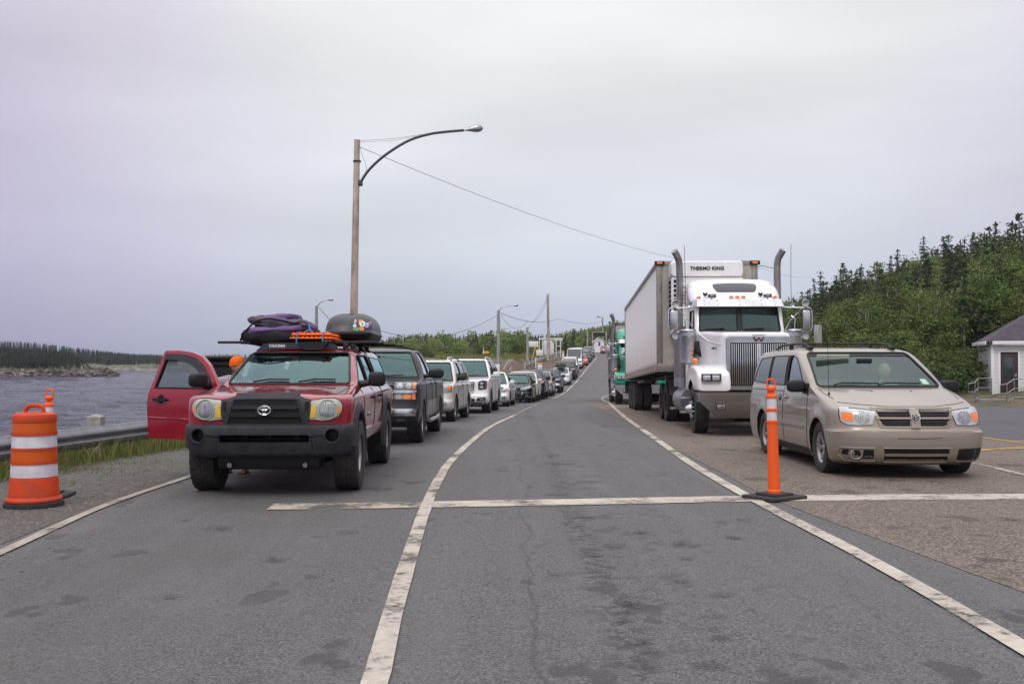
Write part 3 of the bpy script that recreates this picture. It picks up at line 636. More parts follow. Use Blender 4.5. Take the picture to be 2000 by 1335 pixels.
class Car:
 def __init__(s, name, body_levels, m, deform=None, sub=3, nf=12, ns=26, res=0.06):
  s.root = empty(name); s.name = name; s.paint = m; s.res = res; s.cuts = []; s.levels = body_levels; s.deform = deform
  s.body = stack_mesh(body_levels, 'body', m, sub, deform, nf=nf, ns=ns); s.body.parent = s.root
  me = s.body.data
  s.bvh = BVHTree.FromPolygons([v.co[:] for v in me.vertices], [p.vertices[:] for p in me.polygons])
 # --- projection of a flat outline onto the body
 def hit(s, a, b, axis):
  if axis == 'F': o, d = Vector((a, -3, b)), Vector((0, 1, 0))
  elif axis == 'B': o, d = Vector((a, 30, b)), Vector((0, -1, 0))
  elif axis == 'R': o, d = Vector((5, a, b)), Vector((-1, 0, 0))
  elif axis == 'L': o, d = Vector((-5, a, b)), Vector((1, 0, 0))
  else: o, d = Vector((a, b, 6)), Vector((0, 0, -1))
  r = s.bvh.ray_cast(o, d)
  if r[0] is None:
   q = s.bvh.find_nearest(Vector((a, 0.3, b)) if axis == 'F' else (Vector((a, b, 1.5)) if axis == 'T' else Vector(((1 if axis == 'R' else -1), a, b))))
   return q[0], q[1], d
  nn = r[1] if r[1].dot(d) < 0 else -r[1]
  return r[0], nn, d
 def patch(s, name, poly, m, axis='F', off=0.006, thick=0.02, res=None, parent=None, flat=None, angle=30, closed=False, hole=None, xf=None):
  """poly in (x,z) for F/B, (y,z) for L/R, (x,y) for T. A shell that follows the body; flat = constant depth instead"""
  res = res or s.res; bm = bmesh.new()
  P = []
  for i, p in enumerate(poly):
   q = poly[(i + 1) % len(poly)]; d = math.dist(p, q); k = max(1, int(d / res))
   for j in range(k): P.append((p[0] + (q[0] - p[0]) * j / k, p[1] + (q[1] - p[1]) * j / k))
  vs = [bm.verts.new((x, y, 0)) for x, y in P]; bm.faces.new(vs)
  xs = [p[0] for p in P]; ys = [p[1] for p in P]
  for ax, lo, hi in ((0, min(xs), max(xs)), (1, min(ys), max(ys))):
   k = int((hi - lo) / res)
   for i in range(1, k + 1):
    co = [0, 0, 0]; co[ax] = lo + (hi - lo) * i / (k + 1) + 1e-5; no = [0, 0, 0]; no[ax] = 1
    bmesh.ops.bisect_plane(bm, geom=bm.verts[:] + bm.edges[:] + bm.faces[:], dist=1e-6, plane_co=co, plane_no=no)
  if hole:
   dead = [f for f in bm.faces if inside(hole, f.calc_center_median().x, f.calc_center_median().y)]; bmesh.ops.delete(bm, geom=dead, context='FACES')
   hl = [Vector((*p, 0)) for p in hole]
   for v in bm.verts:   # pull the ragged rim onto the outline of the hole
    if v.is_boundary:
     best = None
     for a, b in zip(hl, hl[1:] + hl[:1]):
      ab = b - a; t_ = max(0, min(1, (v.co - a).dot(ab) / max(1e-9, ab.length_squared))); q = a + ab * t_; dd = (q - v.co).length
      if best is None or dd < best[0]: best = (dd, q)
     if best[0] < res * .75: v.co = best[1]
  bm.verts.ensure_lookup_table(); bm.verts.index_update()
  top = []; bot = []
  for v in bm.verts:
   h, nn, d = s.hit(v.co.x, v.co.y, axis)
   if xf: h = Vector((xf(v.co.y) * (1 if axis == 'R' else -1), v.co.x, v.co.y)); nn = -d
   if flat is not None:
    h = Vector((v.co.x, flat, v.co.y)) if axis in 'FB' else h
    t_ = h - d * off
   else: t_ = h - d * off * 1.0 if abs(nn.dot(d)) > 0.35 else h + nn * off
   top.append(t_); bot.append(t_ + d * thick)
  n = len(top); fs = []
  for f in bm.faces: fs.append([v.index for v in f.verts])
  be = [(e.verts[0].index, e.verts[1].index) for e in bm.edges if e.is_boundary]
  bm.free()
  if closed: fs += [[i + n for i in f[::-1]] for f in fs]
  for a, b in be: fs.append([a, b, b + n, a + n])
  b2 = bmesh.new(); vv = [b2.verts.new(p) for p in top + bot]
  for f in fs:
   try: b2.faces.new([vv[i] for i in f])
   except ValueError: pass
  bmesh.ops.recalc_face_normals(b2, faces=b2.faces[:])
  me = bpy.data.meshes.new(name); b2.to_mesh(me); b2.free(); me.materials.append(m); finish(me, angle)
  o = bpy.data.objects.new(name, me); COL.objects.link(o); o.parent = parent or s.root
  return o
 def both(s, name, poly, m, axis='F', **k):
  """mirrored pair"""
  if axis in 'FT':
   return s.patch(name, poly, m, axis, **k), s.patch(name, [(-x, z) for x, z in reversed(poly)], m, axis, **k)
  return s.patch(name, poly, m, 'R', **k), s.patch(name, poly, m, 'L', **k)
 def trace(s, name, pts, m, axis='F', r=0.008, off=0.002, closed=False, parent=None, flat=1.0, step=0.05, xf=None):
  P = list(pts) + ([pts[0]] if closed else []); Q = []
  for a, b in zip(P, P[1:]):
   k = max(1, int(math.dist(a, b) / step))
   for j in range(k): Q.append((a[0] + (b[0] - a[0]) * j / k, a[1] + (b[1] - a[1]) * j / k))
  if not closed: Q.append(P[-1])
  path = []
  for a, b in Q:
   h, nn, d = s.hit(a, b, axis)
   if xf: h = Vector((xf(b) * (1 if axis == 'R' else -1), a, b)); nn = -d
   path.append(h + nn * off)
  mb = MB(); mb.tube(path, r, 6, closed=closed); return mb.build(name, m, parent or s.root)
 def traces(s, name, lst, m, axis='F', r=0.008, off=0.002):
  for pts in lst: s.trace(name, pts, m, axis, r=r, off=off)
 def pocket(s, poly, axis, d0, d1, m):
  """cut an opening: prism through the body between depths d0..d1"""
  mb = MB(); mb.prism(poly, {'F': 'Y', 'B': 'Y', 'R': 'X', 'L': 'X', 'T': 'Z'}[axis], d0, d1)
  c = mb.build('cutter', m, None, angle=None); s.cuts.append(c)
 def arch(s, y, z, r, depth=0.28, m=None):
  for sx in (-1, 1):
   mb = MB(); mb.cyl((sx * 1.6, y, z), (sx * (1.0 - depth), y, z), r, n=40); s.cuts.append(mb.build('cutter', m or M['cav'], None, angle=None))
 def cabin(s, zlo, zhi, front=0.10, side=0.07):
  """hollow out the passenger space"""
  D = [l for l in densify(s.levels, 2)]
  lo = [l for l in D if l['z'] >= s.zc][0]; keep = [l for l in D if s.zc < l['z'] < zhi]
  L2 = [dict(lo, z=zlo), dict(lo, z=s.zc)] + keep
  for l in L2:
   l['yf'] += front; l['yr'] -= 0.10; l['w'] -= side
   if hasattr(s, 'cab_rear'): l['yr'] = min(l['yr'], s.cab_rear)
  vs = []; fs = []
  for l in L2: rg = ring(l, nf=6, nc=3, ns=8); n = len(rg); vs += [(x, y, l['z']) for x, y in rg]
  for j in range(len(L2) - 1):
   for i in range(n): k = (i + 1) % n; fs.append((j * n + i, j * n + k, (j + 1) * n + k, (j + 1) * n + i))
  fs.append(tuple(range(n - 1, -1, -1))); fs.append(tuple(range((len(L2) - 1) * n, len(L2) * n)))
  o = raw('cutter', vs, fs, M['interior'], smooth=False)
  bm = bmesh.new(); bm.from_mesh(o.data); bmesh.ops.recalc_face_normals(bm, faces=bm.faces[:]); bm.to_mesh(o.data); bm.free()
  s.cuts.append(o)
 def finish(s, angle=32):
  bool_cut(s.body, s.cuts); s.cuts = []
  finish(s.body.data, angle)
 def window(s, poly, m, axis, name='window', seal=True, off=-0.012, r=0.010, thick=0.008):
  """glass pane following the body line, with its black rubber seal"""
  o = s.patch(name, poly, m, axis, off=off, thick=thick, res=0.09)
  if seal: s.trace('window_seal', poly, M['black'], axis, r=r, off=0.0, closed=True, parent=o)
  return o
 def mirror(s, y, z, w, m, size=(0.20, 0.13, 0.17), out=0.16, dz=0.0):
  for sx in (-1, 1):
   mb = MB(); mb.ell((sx * (w + out), y, z + dz + 0.03), (size[0] / 2, size[1] / 2, size[2] / 2), 20, 12, p=0.62)
   mb.tube([(sx * (w - 0.06), y + 0.06, z - 0.04), (sx * (w + 0.02), y + 0.04, z - 0.02), (sx * (w + out * 0.8), y, z)], [0.05, 0.04, 0.035], 8)
   mb.build('wing_mirror', m, s.root)
 def place(s, X, Y, yaw=0.0, wb=(0.9, 4.0), lift=0.0):
  yw = R(yaw); place_root(s.root, X, Y, yw, wb, lift)
def place_root(root, X, Y, yw, wb, lift=0.0):
 dx, dy = -math.sin(yw), math.cos(yw)
 ya, yb = Y + dy * wb[0], Y + dy * wb[1]; za, zb = zr(ya), zr(yb); sl = (zb - za) / (wb[1] - wb[0])
 root.location = (X, Y, za - sl * wb[0] + lift); root.rotation_euler = (math.atan(sl), 0, yw)
WHEELS = {}
def wheel_mesh(R_, tw, rim, style='alloy', n=6, tread='road', mrim=None):
 key = (R_, tw, rim, style, n, tread, mrim.name if mrim else '')
 if key in WHEELS: return WHEELS[key]
 h = tw / 2; na = 120 if tread == 'at' else 48
 mb = MB(); cols = [-h * .98, -h * .86, -h * .80, -h * .50, -h * .44, -h * .12, -h * .06, h * .06, h * .12, h * .44, h * .50, h * .80, h * .86, h * .98]
 prof = [(rim, -h * .80), (rim + .012, -h * .97), ((R_ + rim) / 2, -h * 1.06), (R_ - .045, -h * 1.04), (R_ - .018, -h * .98)]
 for i, c in enumerate(cols): prof.append((R_ - (0.006 if abs(c) > h * .8 else 0), c))
 prof += [(R_ - .018, h * .98), (R_ - .045, h * 1.04), ((R_ + rim) / 2, h * 1.06), (rim + .012, h * .97), (rim, h * .80)]
 groove = {5 + 2: 0, 5 + 3: 1, 5 + 4: 1, 5 + 5: 0, 5 + 6: 1, 5 + 7: 1, 5 + 8: 0}
 def fn(i, j, r):
  if tread == 'at':
   if 5 <= j < 19:
    k = j - 5
    if k in (3, 4, 9, 10) and i % 2: return r - .004
    if k in (2, 5, 8, 11): pass
    band = k // 3; ph = (i + band * 2) % 5
    if ph in (0,): return r - .014
    if k in (3, 6, 7, 10): return r - .010
   if j in (4, 19) and i % 5 < 2: return r - .012
  else:
   k = j - 5
   if tread == 'rib':
    if k in (3, 4, 9, 10): return r - .012
   elif 5 <= j < 19:
    if k in (3, 10): return r - .008
    if i % 3 == 0 and k in (0, 1, 2, 11, 12, 13): return r - .005
  return r
 mb.lathe(prof, axis='X', n=na, fn=fn); ty = mb.build('tyre', M['rubber'], None, angle=28); me_t = ty.data; bpy.data.objects.remove(ty)
 mb = MB(); o_ = h * 0.78
 mb.lathe([(rim + .004, -h * .8), (rim - .02, -h * .7), (rim - .025, h * .55), (rim - .006, o_), (rim + .006, o_ + .006), (rim + .008, o_ - .006)], axis='X', n=40)
 if style == 'alloy':
  dp = o_ - .035
  for k in range(n):
   a = 2 * math.pi * k / n; rot = Matrix.Rotation(a, 4, 'X')
   hw0, hw1 = rim * 0.16, rim * (0.20 if n <= 5 else 0.13)
   pts = [(-hw0, rim * .12), (-hw1, rim * .97), (hw1, rim * .97), (hw0, rim * .12)]
   b = bmesh.new()
   vs = [(dp + .012, y, z) for y, z in pts] + [(dp + .000, y, z) for y, z in pts]
   vs[0] = (dp - .01, *pts[0]); vs[3] = (dp - .01, *pts[3]); vs[1] = (o_ - .012, *pts[1]); vs[2] = (o_ - .012, *pts[2]); b.free()
   vs[4:] = [(v[0] - .035, v[1], v[2]) for v in vs[:4]]
   mb._add(vs, [(0, 1, 2, 3), (7, 6, 5, 4), (0, 4, 5, 1), (1, 5, 6, 2), (2, 6, 7, 3), (3, 7, 4, 0)], rot)
  mb.cyl((dp - .05, 0, 0), (dp + .006, 0, 0), rim * .24, rim * .20, 20); mb.cyl((dp, 0, 0), (dp + .014, 0, 0), rim * .12, rim * .10, 16)
 else:
  mb.lathe([(0, o_ - .02), (rim * .28, o_ - .02), (rim * .42, o_ - .05), (rim * .80, o_ - .055), (rim * .97, o_ - .02)], axis='X', n=40)
  mb.cyl((o_ - .06, 0, 0), (o_ + .02, 0, 0), rim * .22, rim * .19, 18)
  mb.use(M['cav'])
  for k in range(8):
   a = 2 * math.pi * (k + .5) / 8; c = (o_ - .05, rim * .62 * math.cos(a), rim * .62 * math.sin(a)); mb.cyl((c[0] - .02, c[1], c[2]), (c[0] + .004, c[1], c[2]), rim * .10, n=12)
  mb.mats = [mrim or M['steel'], M['cav']] if False else mb.mats
 mats = mb.mats
 if mats: mb.mats = [M['cav']];
 rm = mb.build('rim', mrim or M['alloy'], None, angle=30); me_r = rm.data; bpy.data.objects.remove(rm)
 mb = MB(); mb.cyl((h * .1, 0, 0), (h * .14, 0, 0), rim - .03, n=32); mb.cyl((h * .15, 0, 0), (h * .2, 0, 0), rim * .62, n=32); bd = mb.build('hub', M['black'], None); me_b = bd.data; bpy.data.objects.remove(bd)
 WHEELS[key] = (me_t, me_r, me_b); return WHEELS[key]
def add_wheel(root, x, y, z, key_mesh, side, steer=0.0):
 w = empty('wheel', (x, y, z), root); w.rotation_euler = (random.uniform(0, 6.28), 0, R(steer) + (0 if side > 0 else math.pi))
 for nm, me in zip(('tyre', 'rim', 'brake_disc'), key_mesh):
  o = bpy.data.objects.new(nm, me); COL.objects.link(o); o.parent = w
 return w
def wheels(car, yf, yr, half, R_, tw, rim, **k):
 km = wheel_mesh(R_, tw, rim, **k)
 for y in (yf, yr):
  for sx in (-1, 1): add_wheel(car.root, sx * (half - tw / 2), y, R_, km, sx)
def ring_face(mb, cx, cz, y, r0, r1, d=0.01, n=28, sx=1.0):
 mb.torus((cx, y, cz), (r0 + r1) / 2, (r1 - r0) / 2, 'Y', n, 6, sx=sx)
def seats(car, y, z, xs, m=None, tall=0.62, rear=None, wheel_x=None, dash_y=None, dash_z=None, w=0.75):
 m = m or M['seat']
 for x in xs:
  mb = MB(); mb.box((x, y, z + .08), (.50, .52, .16), .05); mb.box((x, y + .30, z + .10 + tall / 2), (.48, .14, tall), .055, rot=(-.22, 0, 0)); mb.box((x, y + .42, z + .16 + tall + .07), (.27, .11, .19), .05, rot=(-.15, 0, 0))
  mb.build('seat', m, car.root)
 if rear is not None:
  mb = MB(); mb.box((0, rear, z + .08), (1.25, .5, .18), .06); mb.box((0, rear + .3, z + .4), (1.25, .16, .6), .06, rot=(-.2, 0, 0))
  for x in (-.4, .4): mb.box((x, rear + .4, z + .78), (.26, .1, .17), .05)
  mb.build('rear_seat', m, car.root)
 if dash_y is not None:
  mb = MB(); mb.box((0, dash_y, dash_z), (w * 2, .42, .20), .07); mb.build('dashboard', M['interior'], car.root)
 if wheel_x is not None:
  mb = MB(); T = Matrix.Translation((wheel_x, dash_y + .34, dash_z + .03)) @ Matrix.Rotation(R(-25), 4, 'X')
  mb.torus((0, 0, 0), .185, .016, 'Y', 28, 7, mx=T); mb.cyl((0, 0, 0), (0, -.1, 0), .06, .05, 12, mx=T)
  for a in (0.1, math.pi - 0.1, -math.pi / 2): mb.cyl((0, 0, 0), (.18 * math.cos(a), 0, .18 * math.sin(a)), .015, n=6, mx=T)
  mb.build('steering_wheel', M['black'], car.root)
# ------------------------------------------------------------------ people
def skin_body(name, J, E, m, parent=None, sub=2):
 """J: name -> (x,y,z,r); E: pairs. One continuous skinned surface"""
 ks = list(J); me = bpy.data.meshes.new(name); me.from_pydata([J[k][:3] for k in ks], [(ks.index(a), ks.index(b)) for a, b in E], [])
 o = bpy.data.objects.new(name, me); COL.objects.link(o)
 o.modifiers.new('s', 'SKIN');
 for i, k in enumerate(ks): r = J[k][3]; r = r if isinstance(r, tuple) else (r, r); me.skin_vertices[0].data[i].radius = r
 me.skin_vertices[0].data[0].use_root = True
 sb = o.modifiers.new('u', 'SUBSURF'); sb.levels = sub; sb.render_levels = sub
 dg = bpy.context.evaluated_depsgraph_get(); m2 = bpy.data.meshes.new_from_object(o.evaluated_get(dg)); o.modifiers.clear(); o.data = m2; bpy.data.meshes.remove(me)
 m2.materials.clear(); m2.materials.append(m); finish(m2, None); m2.name = name
 if parent: o.parent = parent
 return o
def head_shape(mb, c, s=1.0, yaw=0.0, tilt=0.0):
 """a head of 23 cm with brow, nose, mouth, chin, ears, facing -Y"""
 T = Matrix.Translation(c) @ Matrix.Rotation(yaw, 4, 'Z') @ Matrix.Rotation(tilt, 4, 'X') @ Matrix.Scale(s, 4)
 vs = []; fs = []; nu, nv = 40, 28
 for i in range(nv + 1):
  ph = math.pi * i / nv
  for j in range(nu):
   th = 2 * math.pi * j / nu
   x = math.sin(ph) * math.sin(th); y = -math.sin(ph) * math.cos(th); z = math.cos(ph)
   X = .074 * x; Y = .095 * y; Z = .115 * z
   if z < 0: X *= 1 - .30 * z * z; Y = Y * (1 - .16 * z * z) - .010 * z * z
   f = max(0, -y)
   g = lambda a, b, sx, sz: math.exp(-((X - a) / sx) ** 2 - ((Z - b) / sz) ** 2)
   if f > 0:
    Y -= .022 * g(0, -.018, .012, .020) + .010 * g(0, .006, .009, .024)          # nose
    Y -= .005 * g(0, .030, .045, .010)                                            # brow
    Y += .011 * (g(.031, .006, .014, .011) + g(-.031, .006, .014, .011))          # eye sockets
    Y -= .006 * (g(0, -.052, .022, .005) + g(0, -.064, .020, .006)) - .005 * g(0, -.058, .022, .003)
    Y -= .008 * g(0, -.092, .022, .016)
   vs.append((X, Y, Z))
 for i in range(nv):
  for j in range(nu): fs.append((i * nu + j, (i + 1) * nu + j, (i + 1) * nu + (j + 1) % nu, i * nu + (j + 1) % nu))
 mb._add(vs, fs, T)
 for sx in (-1, 1): mb.ell((sx * .076, .008, -.006), (.010, .020, .032), 12, 8, mx=T)
 return T
def hand(parent, wrist, dirv, palm_n, m, curl=0.6, s=1.0, side=1):
 """palm, four bent fingers and a thumb"""
 d = Vector(dirv).normalized(); n = Vector(palm_n).normalized(); r = d.cross(n).normalized() * side; w = Vector(wrist)
 mb = MB(); path = [w, w + d * .05 * s, w + d * .085 * s]
 mb.tube(path, [.022 * s, .036 * s, .038 * s], 10, flat=0.45, up=n)
 for k, ln in enumerate((.068, .078, .072, .056)):
  b = w + d * .085 * s + r * (.027 - .018 * k) * s; P = [b - d * .02]; dd = d.copy(); q = b
  for f in range(3):
   dd = (dd * math.cos(curl * .8) + n * math.sin(curl * .8)).normalized(); q = q + dd * ln * s * (.45, .32, .25)[f]; P.append(q)
  mb.tube(P, [.0095 * s, .009 * s, .008 * s, .006 * s], 8)
 P = [w + d * .02 * s + r * .025 * s, w + d * .045 * s + r * .048 * s + n * .01, w + d * .075 * s + r * .055 * s + n * .025, w + d * .095 * s + r * .050 * s + n * .035]
 mb.tube(P, [.013 * s, .012 * s, .010 * s, .007 * s], 8)
 return mb
def flare(root, y, z, r, xw, m, prof=None, a0=-8, a1=188, parent=None, n=30):
 """moulded wheel-arch lip on both sides; prof: (dr, dx) offsets outward"""
 prof = prof or [(-.005, -.06), (-.006, .0), (.010, .012), (.055, .006), (.095, -.022), (.105, -.05)]
 for sx in (-1, 1):
  vs = []; fs = []; k = len(prof)
  for i in range(n + 1):
   a = R(a0 + (a1 - a0) * i / n)
   for dr, dx in prof: vs.append((sx * (xw + dx), y + (r + dr) * math.cos(a), z + (r + dr) * math.sin(a)))
  for i in range(n):
   for j in range(k - 1): fs.append((i * k + j, (i + 1) * k + j, (i + 1) * k + j + 1, i * k + j + 1))
  mb = MB(); mb._add(vs, fs); mb.build('wheel_arch_trim', m, root)
def plate(car, x, z, y, txt, col, m_txt, size=(0.30, 0.15)):
 mb = MB(); mb.box((x, y, z), (size[0], .012, size[1]), .008); p = mb.build('licence_plate', col, car.root)
 if txt: text_obj('lettering', txt, size[1] * .62, m_txt, p, Matrix.Translation((x, y - .009, z)), .002, width=size[0] * .82)
 return p
def build_tacoma():
 P = paint('red_truck_paint', (0.27, 0.007, 0.020), amount=0.14, zmax=0.6, rough=0.25, coat=1.0)
 GP = M['grey_plastic']
 B = [lv(.44, .22, 5.15, .78, .08, .2, .2), lv(.52, .12, 5.2, .84, .08, .22, .22), lv(.66, .10, 5.25, .868, .09, .24, .24), lv(.80, .10, 5.25, .882, .10, .24, .24), lv(.92, .10, 5.25, .886, .10, .22, .24),
         lv(1.03, .13, 5.25, .878, .10, .2, .22), lv(1.068, .20, 5.22, .865, .12, .2, .22, c=1), lv(1.10, .48, 5.20, .842, .16, .2, .2), lv(1.13, .80, 5.19, .822, .16, .2, .16), lv(1.155, 1.08, 5.18, .806, .14, .2, .12), lv(1.17, 1.26, 5.17, .795, .12, .14, .10, c=1),
         lv(1.34, 1.62, 5.12, .742, .10, .10, .08), lv(1.52, 2.03, 5.02, .672, .10, .09, .08), lv(1.57, 2.16, 4.95, .645, .12, .1, .1), lv(1.605, 2.34, 4.85, .58, .12, .12, .14), lv(1.63, 2.62, 4.7, .46, .12, .14, .14), lv(1.642, 3.0, 4.4, .28, .1, .1, .1)]
 def dfm(x, y, z):
  if z > 1.066 and y < 1.27: z += .010 * (1 - sstep(.34, .50, abs(x))) * sstep(.16, .30, y) * (1 - sstep(1.0, 1.26, y))
  return (x, y, z)
 c = Car('pickup_truck', B, P, dfm); c.zc = 1.17; rt = c.root
 tag(rt, 'dark red pickup truck with its front door swung open and luggage on the roof rack', 'pickup truck', 'vehicles queuing in the ferry line')
 YW, WB, RW = .87, 3.15, .39
 wsp = rpoly([(-.725, 1.182), (-.62, 1.562), (.60, 1.562), (.715, 1.182)], .05)
 sideF = rpoly([(1.56, 1.19), (1.98, 1.42), (2.20, 1.52), (2.46, 1.535), (2.46, 1.19)], .03)
 sideR = rpoly([(2.56, 1.19), (2.56, 1.535), (3.30, 1.535), (3.40, 1.19)], .03)
 capw = rpoly([(3.66, 1.20), (3.62, 1.52), (4.80, 1.50), (4.95, 1.20)], .03)
 door_out = rpoly([(1.42, .50), (1.40, 1.10), (1.52, 1.25), (1.68, 1.41), (1.84, 1.515), (2.02, 1.565), (2.22, 1.585), (2.47, 1.585), (2.50, 1.20), (2.54, .98), (2.53, .50)], .03)
 door_hole = [(1.50, 1.125), (1.60, 1.245), (1.74, 1.375), (1.90, 1.465), (2.06, 1.505), (2.22, 1.52), (2.41, 1.52), (2.445, 1.125)]
 dxf = lambda z: lerp_tab([(.44, .855), (.60, .875), (.90, .89), (1.05, .88), (1.13, .855), (1.6, .66)], z)
 # parts that follow the intact body
 wnd = c.window(wsp, M['glass'], 'F', 'windshield', r=.014)
 c.window(sideF, M['glass_side'], 'R'); c.window(sideR, M['glass_tint'], 'R'); c.window(sideR, M['glass_tint'], 'L');
 for ax in 'RL': c.window(capw, M['glass_tint'], ax, 'canopy_window', off=.004)
 c.traces('panel_seam', [[(2.53, .55), (2.53, 1.15), (2.50, 1.55)], [(1.42, .55), (1.42, 1.13)], [(3.42, .75), (3.50, 1.15), (3.45, 1.54)], [(3.56, .52), (3.56, 1.56)], [(3.56, 1.14), (5.1, 1.14)], [(1.45, .62), (3.4, .62)]], M['cav'], 'R', r=.006, off=-.001)
 c.traces('panel_seam', [[(2.53, .55), (2.53, 1.15), (2.50, 1.55)], [(3.56, .52), (3.56, 1.56)]], M['cav'], 'L', r=.006, off=-.001)
 c.traces('bonnet_seam', [[(.60, .30), (.70, .46), (.735, .8), (.72, 1.16)], [(-.60, .30), (-.70, .46), (-.735, .8), (-.72, 1.16)]], M['cav'], 'T', r=.005, off=-.001)
 c.patch('rocker_panel', rpoly([(1.42, .50), (1.42, .62), (3.44, .64), (3.44, .50)], .03), P, 'R', off=.03, thick=.06)
 # handles
 for y in (2.38, 3.25):
  c.patch('door_handle', rpoly([(y - .09, .98), (y - .09, 1.02), (y + .09, 1.02), (y + .09, .98)], .02), M['black'], 'R', off=.035, thick=.03)
 # grille
 gs = c.patch('grille', rpoly([(-.43, .748), (-.475, .90), (-.47, 1.035), (-.40, 1.048), (-.33, 1.074), (.33, 1.074), (.40, 1.048), (.47, 1.035), (.475, .90), (.43, .748)], .02), GP, 'F', off=.030, thick=.07)
 c.patch('grille_opening', rpoly([(-.395, .778), (-.33, 1.015), (.33, 1.015), (.395, .778)], .05), M['cav'], 'F', off=.034, thick=.01, parent=gs)
 for z, hw in ((.955, .345), (.872, .368)):
  c.patch('grille_bar', rpoly([(-hw, z - .020), (-hw, z + .020), (hw, z + .020), (hw, z - .020)], .01), M['black'], 'F', off=.050, thick=.03, parent=gs)
 c.patch('grille_rim', rpoly([(-.42, .748), (-.40, .780), (.40, .780), (.42, .748)], .005), GP, 'F', off=.046, thick=.03, parent=gs)
 for sx in (-1, 1):
  for a, b in (((.40, .778), (.335, 1.02)), ((.335, 1.02), (0, 1.025))):
   c.trace('grille_rim', [(sx * a[0], a[1]), (sx * b[0], b[1])], GP, 'F', r=.014, off=.036, parent=gs)
  c.patch('side_vent', [(sx * .415, .90), (sx * .452, .93), (sx * .455, 1.01), (sx * .41, 1.01)], M['cav'], 'F', off=.033, thick=.01, parent=gs)
 c.patch('badge_mount', circ(0, .922, .066, 28, 1.36), M['black'], 'F', off=.062, thick=.05, parent=gs)
 h, nn, d_ = c.hit(0, .922, 'F'); ey = h.y - .070
 mb = MB(); mb.torus((0, ey, .922), .066, .0062, 'Y', 36, 7, sz=.70); mb.torus((0, ey, .922), .019, .0045, 'Y', 30, 7, sz=1.95 * 1.0); mb.torus((0, ey, .945), .046, .0045, 'Y', 30, 7, sz=.40)
 mb.build('badge', M['chrome'], gs)
 # headlights
 for sx in (-1, 1):
  pl = [(.452, .822), (.466, 1.022), (.62, 1.042), (.73, 1.040), (.785, 1.005), (.797, .93), (.765, .86), (.68, .818), (.59, .808), (.54, .820)]
  pl = rpoly([(sx * x, z) for x, z in (pl if sx > 0 else pl[::-1])], .03)
  hl = c.patch('headlight', pl, M['lens_old'], 'F', off=.022, thick=.05, res=.035)
  c.patch('lamp_bowl', circ(sx * .640, .922, .092, 28), M['reflector'], 'F', off=.030, thick=.02, res=.03, parent=hl)
  c.trace('lamp_ring', circ(sx * .640, .922, .097, 28), M['lens_old'], 'F', r=.007, off=.028, closed=True, parent=hl)
  q = [(.466, .842), (.478, .975), (.532, .975), (.526, .840)]; q = [(sx * x, z) for x, z in (q if sx > 0 else q[::-1])]
  c.patch('turn_lamp', rpoly(q, .012), M['amber2'], 'F', off=.030, thick=.02, res=.03, parent=hl)
  q = [(.748, .885), (.745, .960), (.778, .960), (.780, .89)]; q = [(sx * x, z) for x, z in (q if sx > 0 else q[::-1])]
  c.patch('side_marker', rpoly(q, .008), M['amber'], 'F', off=.028, thick=.02, res=.03, parent=hl)
  c.trace('headlight_seam', pl, M['cav'], 'F', r=.006, off=.004, closed=True, parent=hl)
 # roof antenna, wipers
 for x0 in (-.42, .12):
  c.trace('wiper', [(x0, 1.195), (x0 + .18, 1.225), (x0 + .42, 1.222)], M['black'], 'F', r=.010, off=.012)
 # openings
 c.arch(YW, RW + .02, .475); c.arch(YW + WB, RW + .02, .475)
 c.cab_rear = 3.5
 c.cabin(.62, 1.575)
 c.pocket(wsp, 'F', -.5, 2.4, M['black']); c.pocket(sideF, 'R', .5, 1.3, M['black']); c.pocket(sideR, 'R', .5, 1.3, M['black']); c.pocket(sideR, 'L', -1.3, -.5, M['black'])
 # the open front door
 dr = c.patch('front_door', door_out, P, 'L', off=.002, thick=.055, res=.035, closed=True, hole=door_hole, xf=dxf)
 g = c.patch('door_window', rpoly(door_hole, .02), glassmat('door_glass', (.36, .43, .42), gc_=(.5, .6, .6)), 'L', off=-.015, thick=.006, res=.1, parent=dr, xf=dxf)
 c.trace('window_seal', door_hole, M['black'], 'L', r=.012, off=.0, closed=True, parent=dr, xf=dxf)
 c.patch('window_visor', [(1.53, 1.17), (1.62, 1.275), (1.75, 1.40), (1.90, 1.49), (2.06, 1.53), (2.22, 1.545), (2.42, 1.545), (2.425, 1.475), (2.22, 1.47), (2.06, 1.445), (1.92, 1.40), (1.78, 1.31), (1.66, 1.17)], M['grey_plastic'], 'L', off=.022, thick=.02, parent=dr, xf=dxf)
 c.patch('door_handle', rpoly([(2.20, .965), (2.20, 1.0), (2.42, 1.0), (2.42, .965)], .015), M['black'], 'L', off=.045, thick=.03, parent=dr, xf=dxf)
 c.patch('handle_recess', circ(2.31, .99, .055, 20), M['cav'], 'L', off=.004, thick=.01, parent=dr, xf=dxf)
 c.trace('door_crease', [(1.42, .74), (2.52, .76)], P, 'L', r=.012, off=.0, parent=dr, xf=dxf)
 mb = MB(); mb.ell((-1.02, 1.58, 1.225), (.125, .065, .085), 24, 14, p=.6); mb.tube([(-.80, 1.60, 1.14), (-.87, 1.58, 1.15), (-.95, 1.58, 1.17)], [.045, .04, .035], 8); mb.build('wing_mirror', M['black'], dr)
 hx, hy = -.86, 1.43
 T = Matrix.Translation((hx, hy, 0)) @ Matrix.Rotation(R(62), 4, 'Z') @ Matrix.Translation((-hx, -hy, 0)); dr.matrix_local = T
 mb = MB(); mb.prism(door_out, 'X', -1.3, -.62); c.cuts.append(mb.build('cutter', M['interior'], None, angle=None))
 c.pocket([(-.50, .56), (-.50, .66), (.50, .66), (.50, .56)], 'F', -.5, .42, M['cav'])
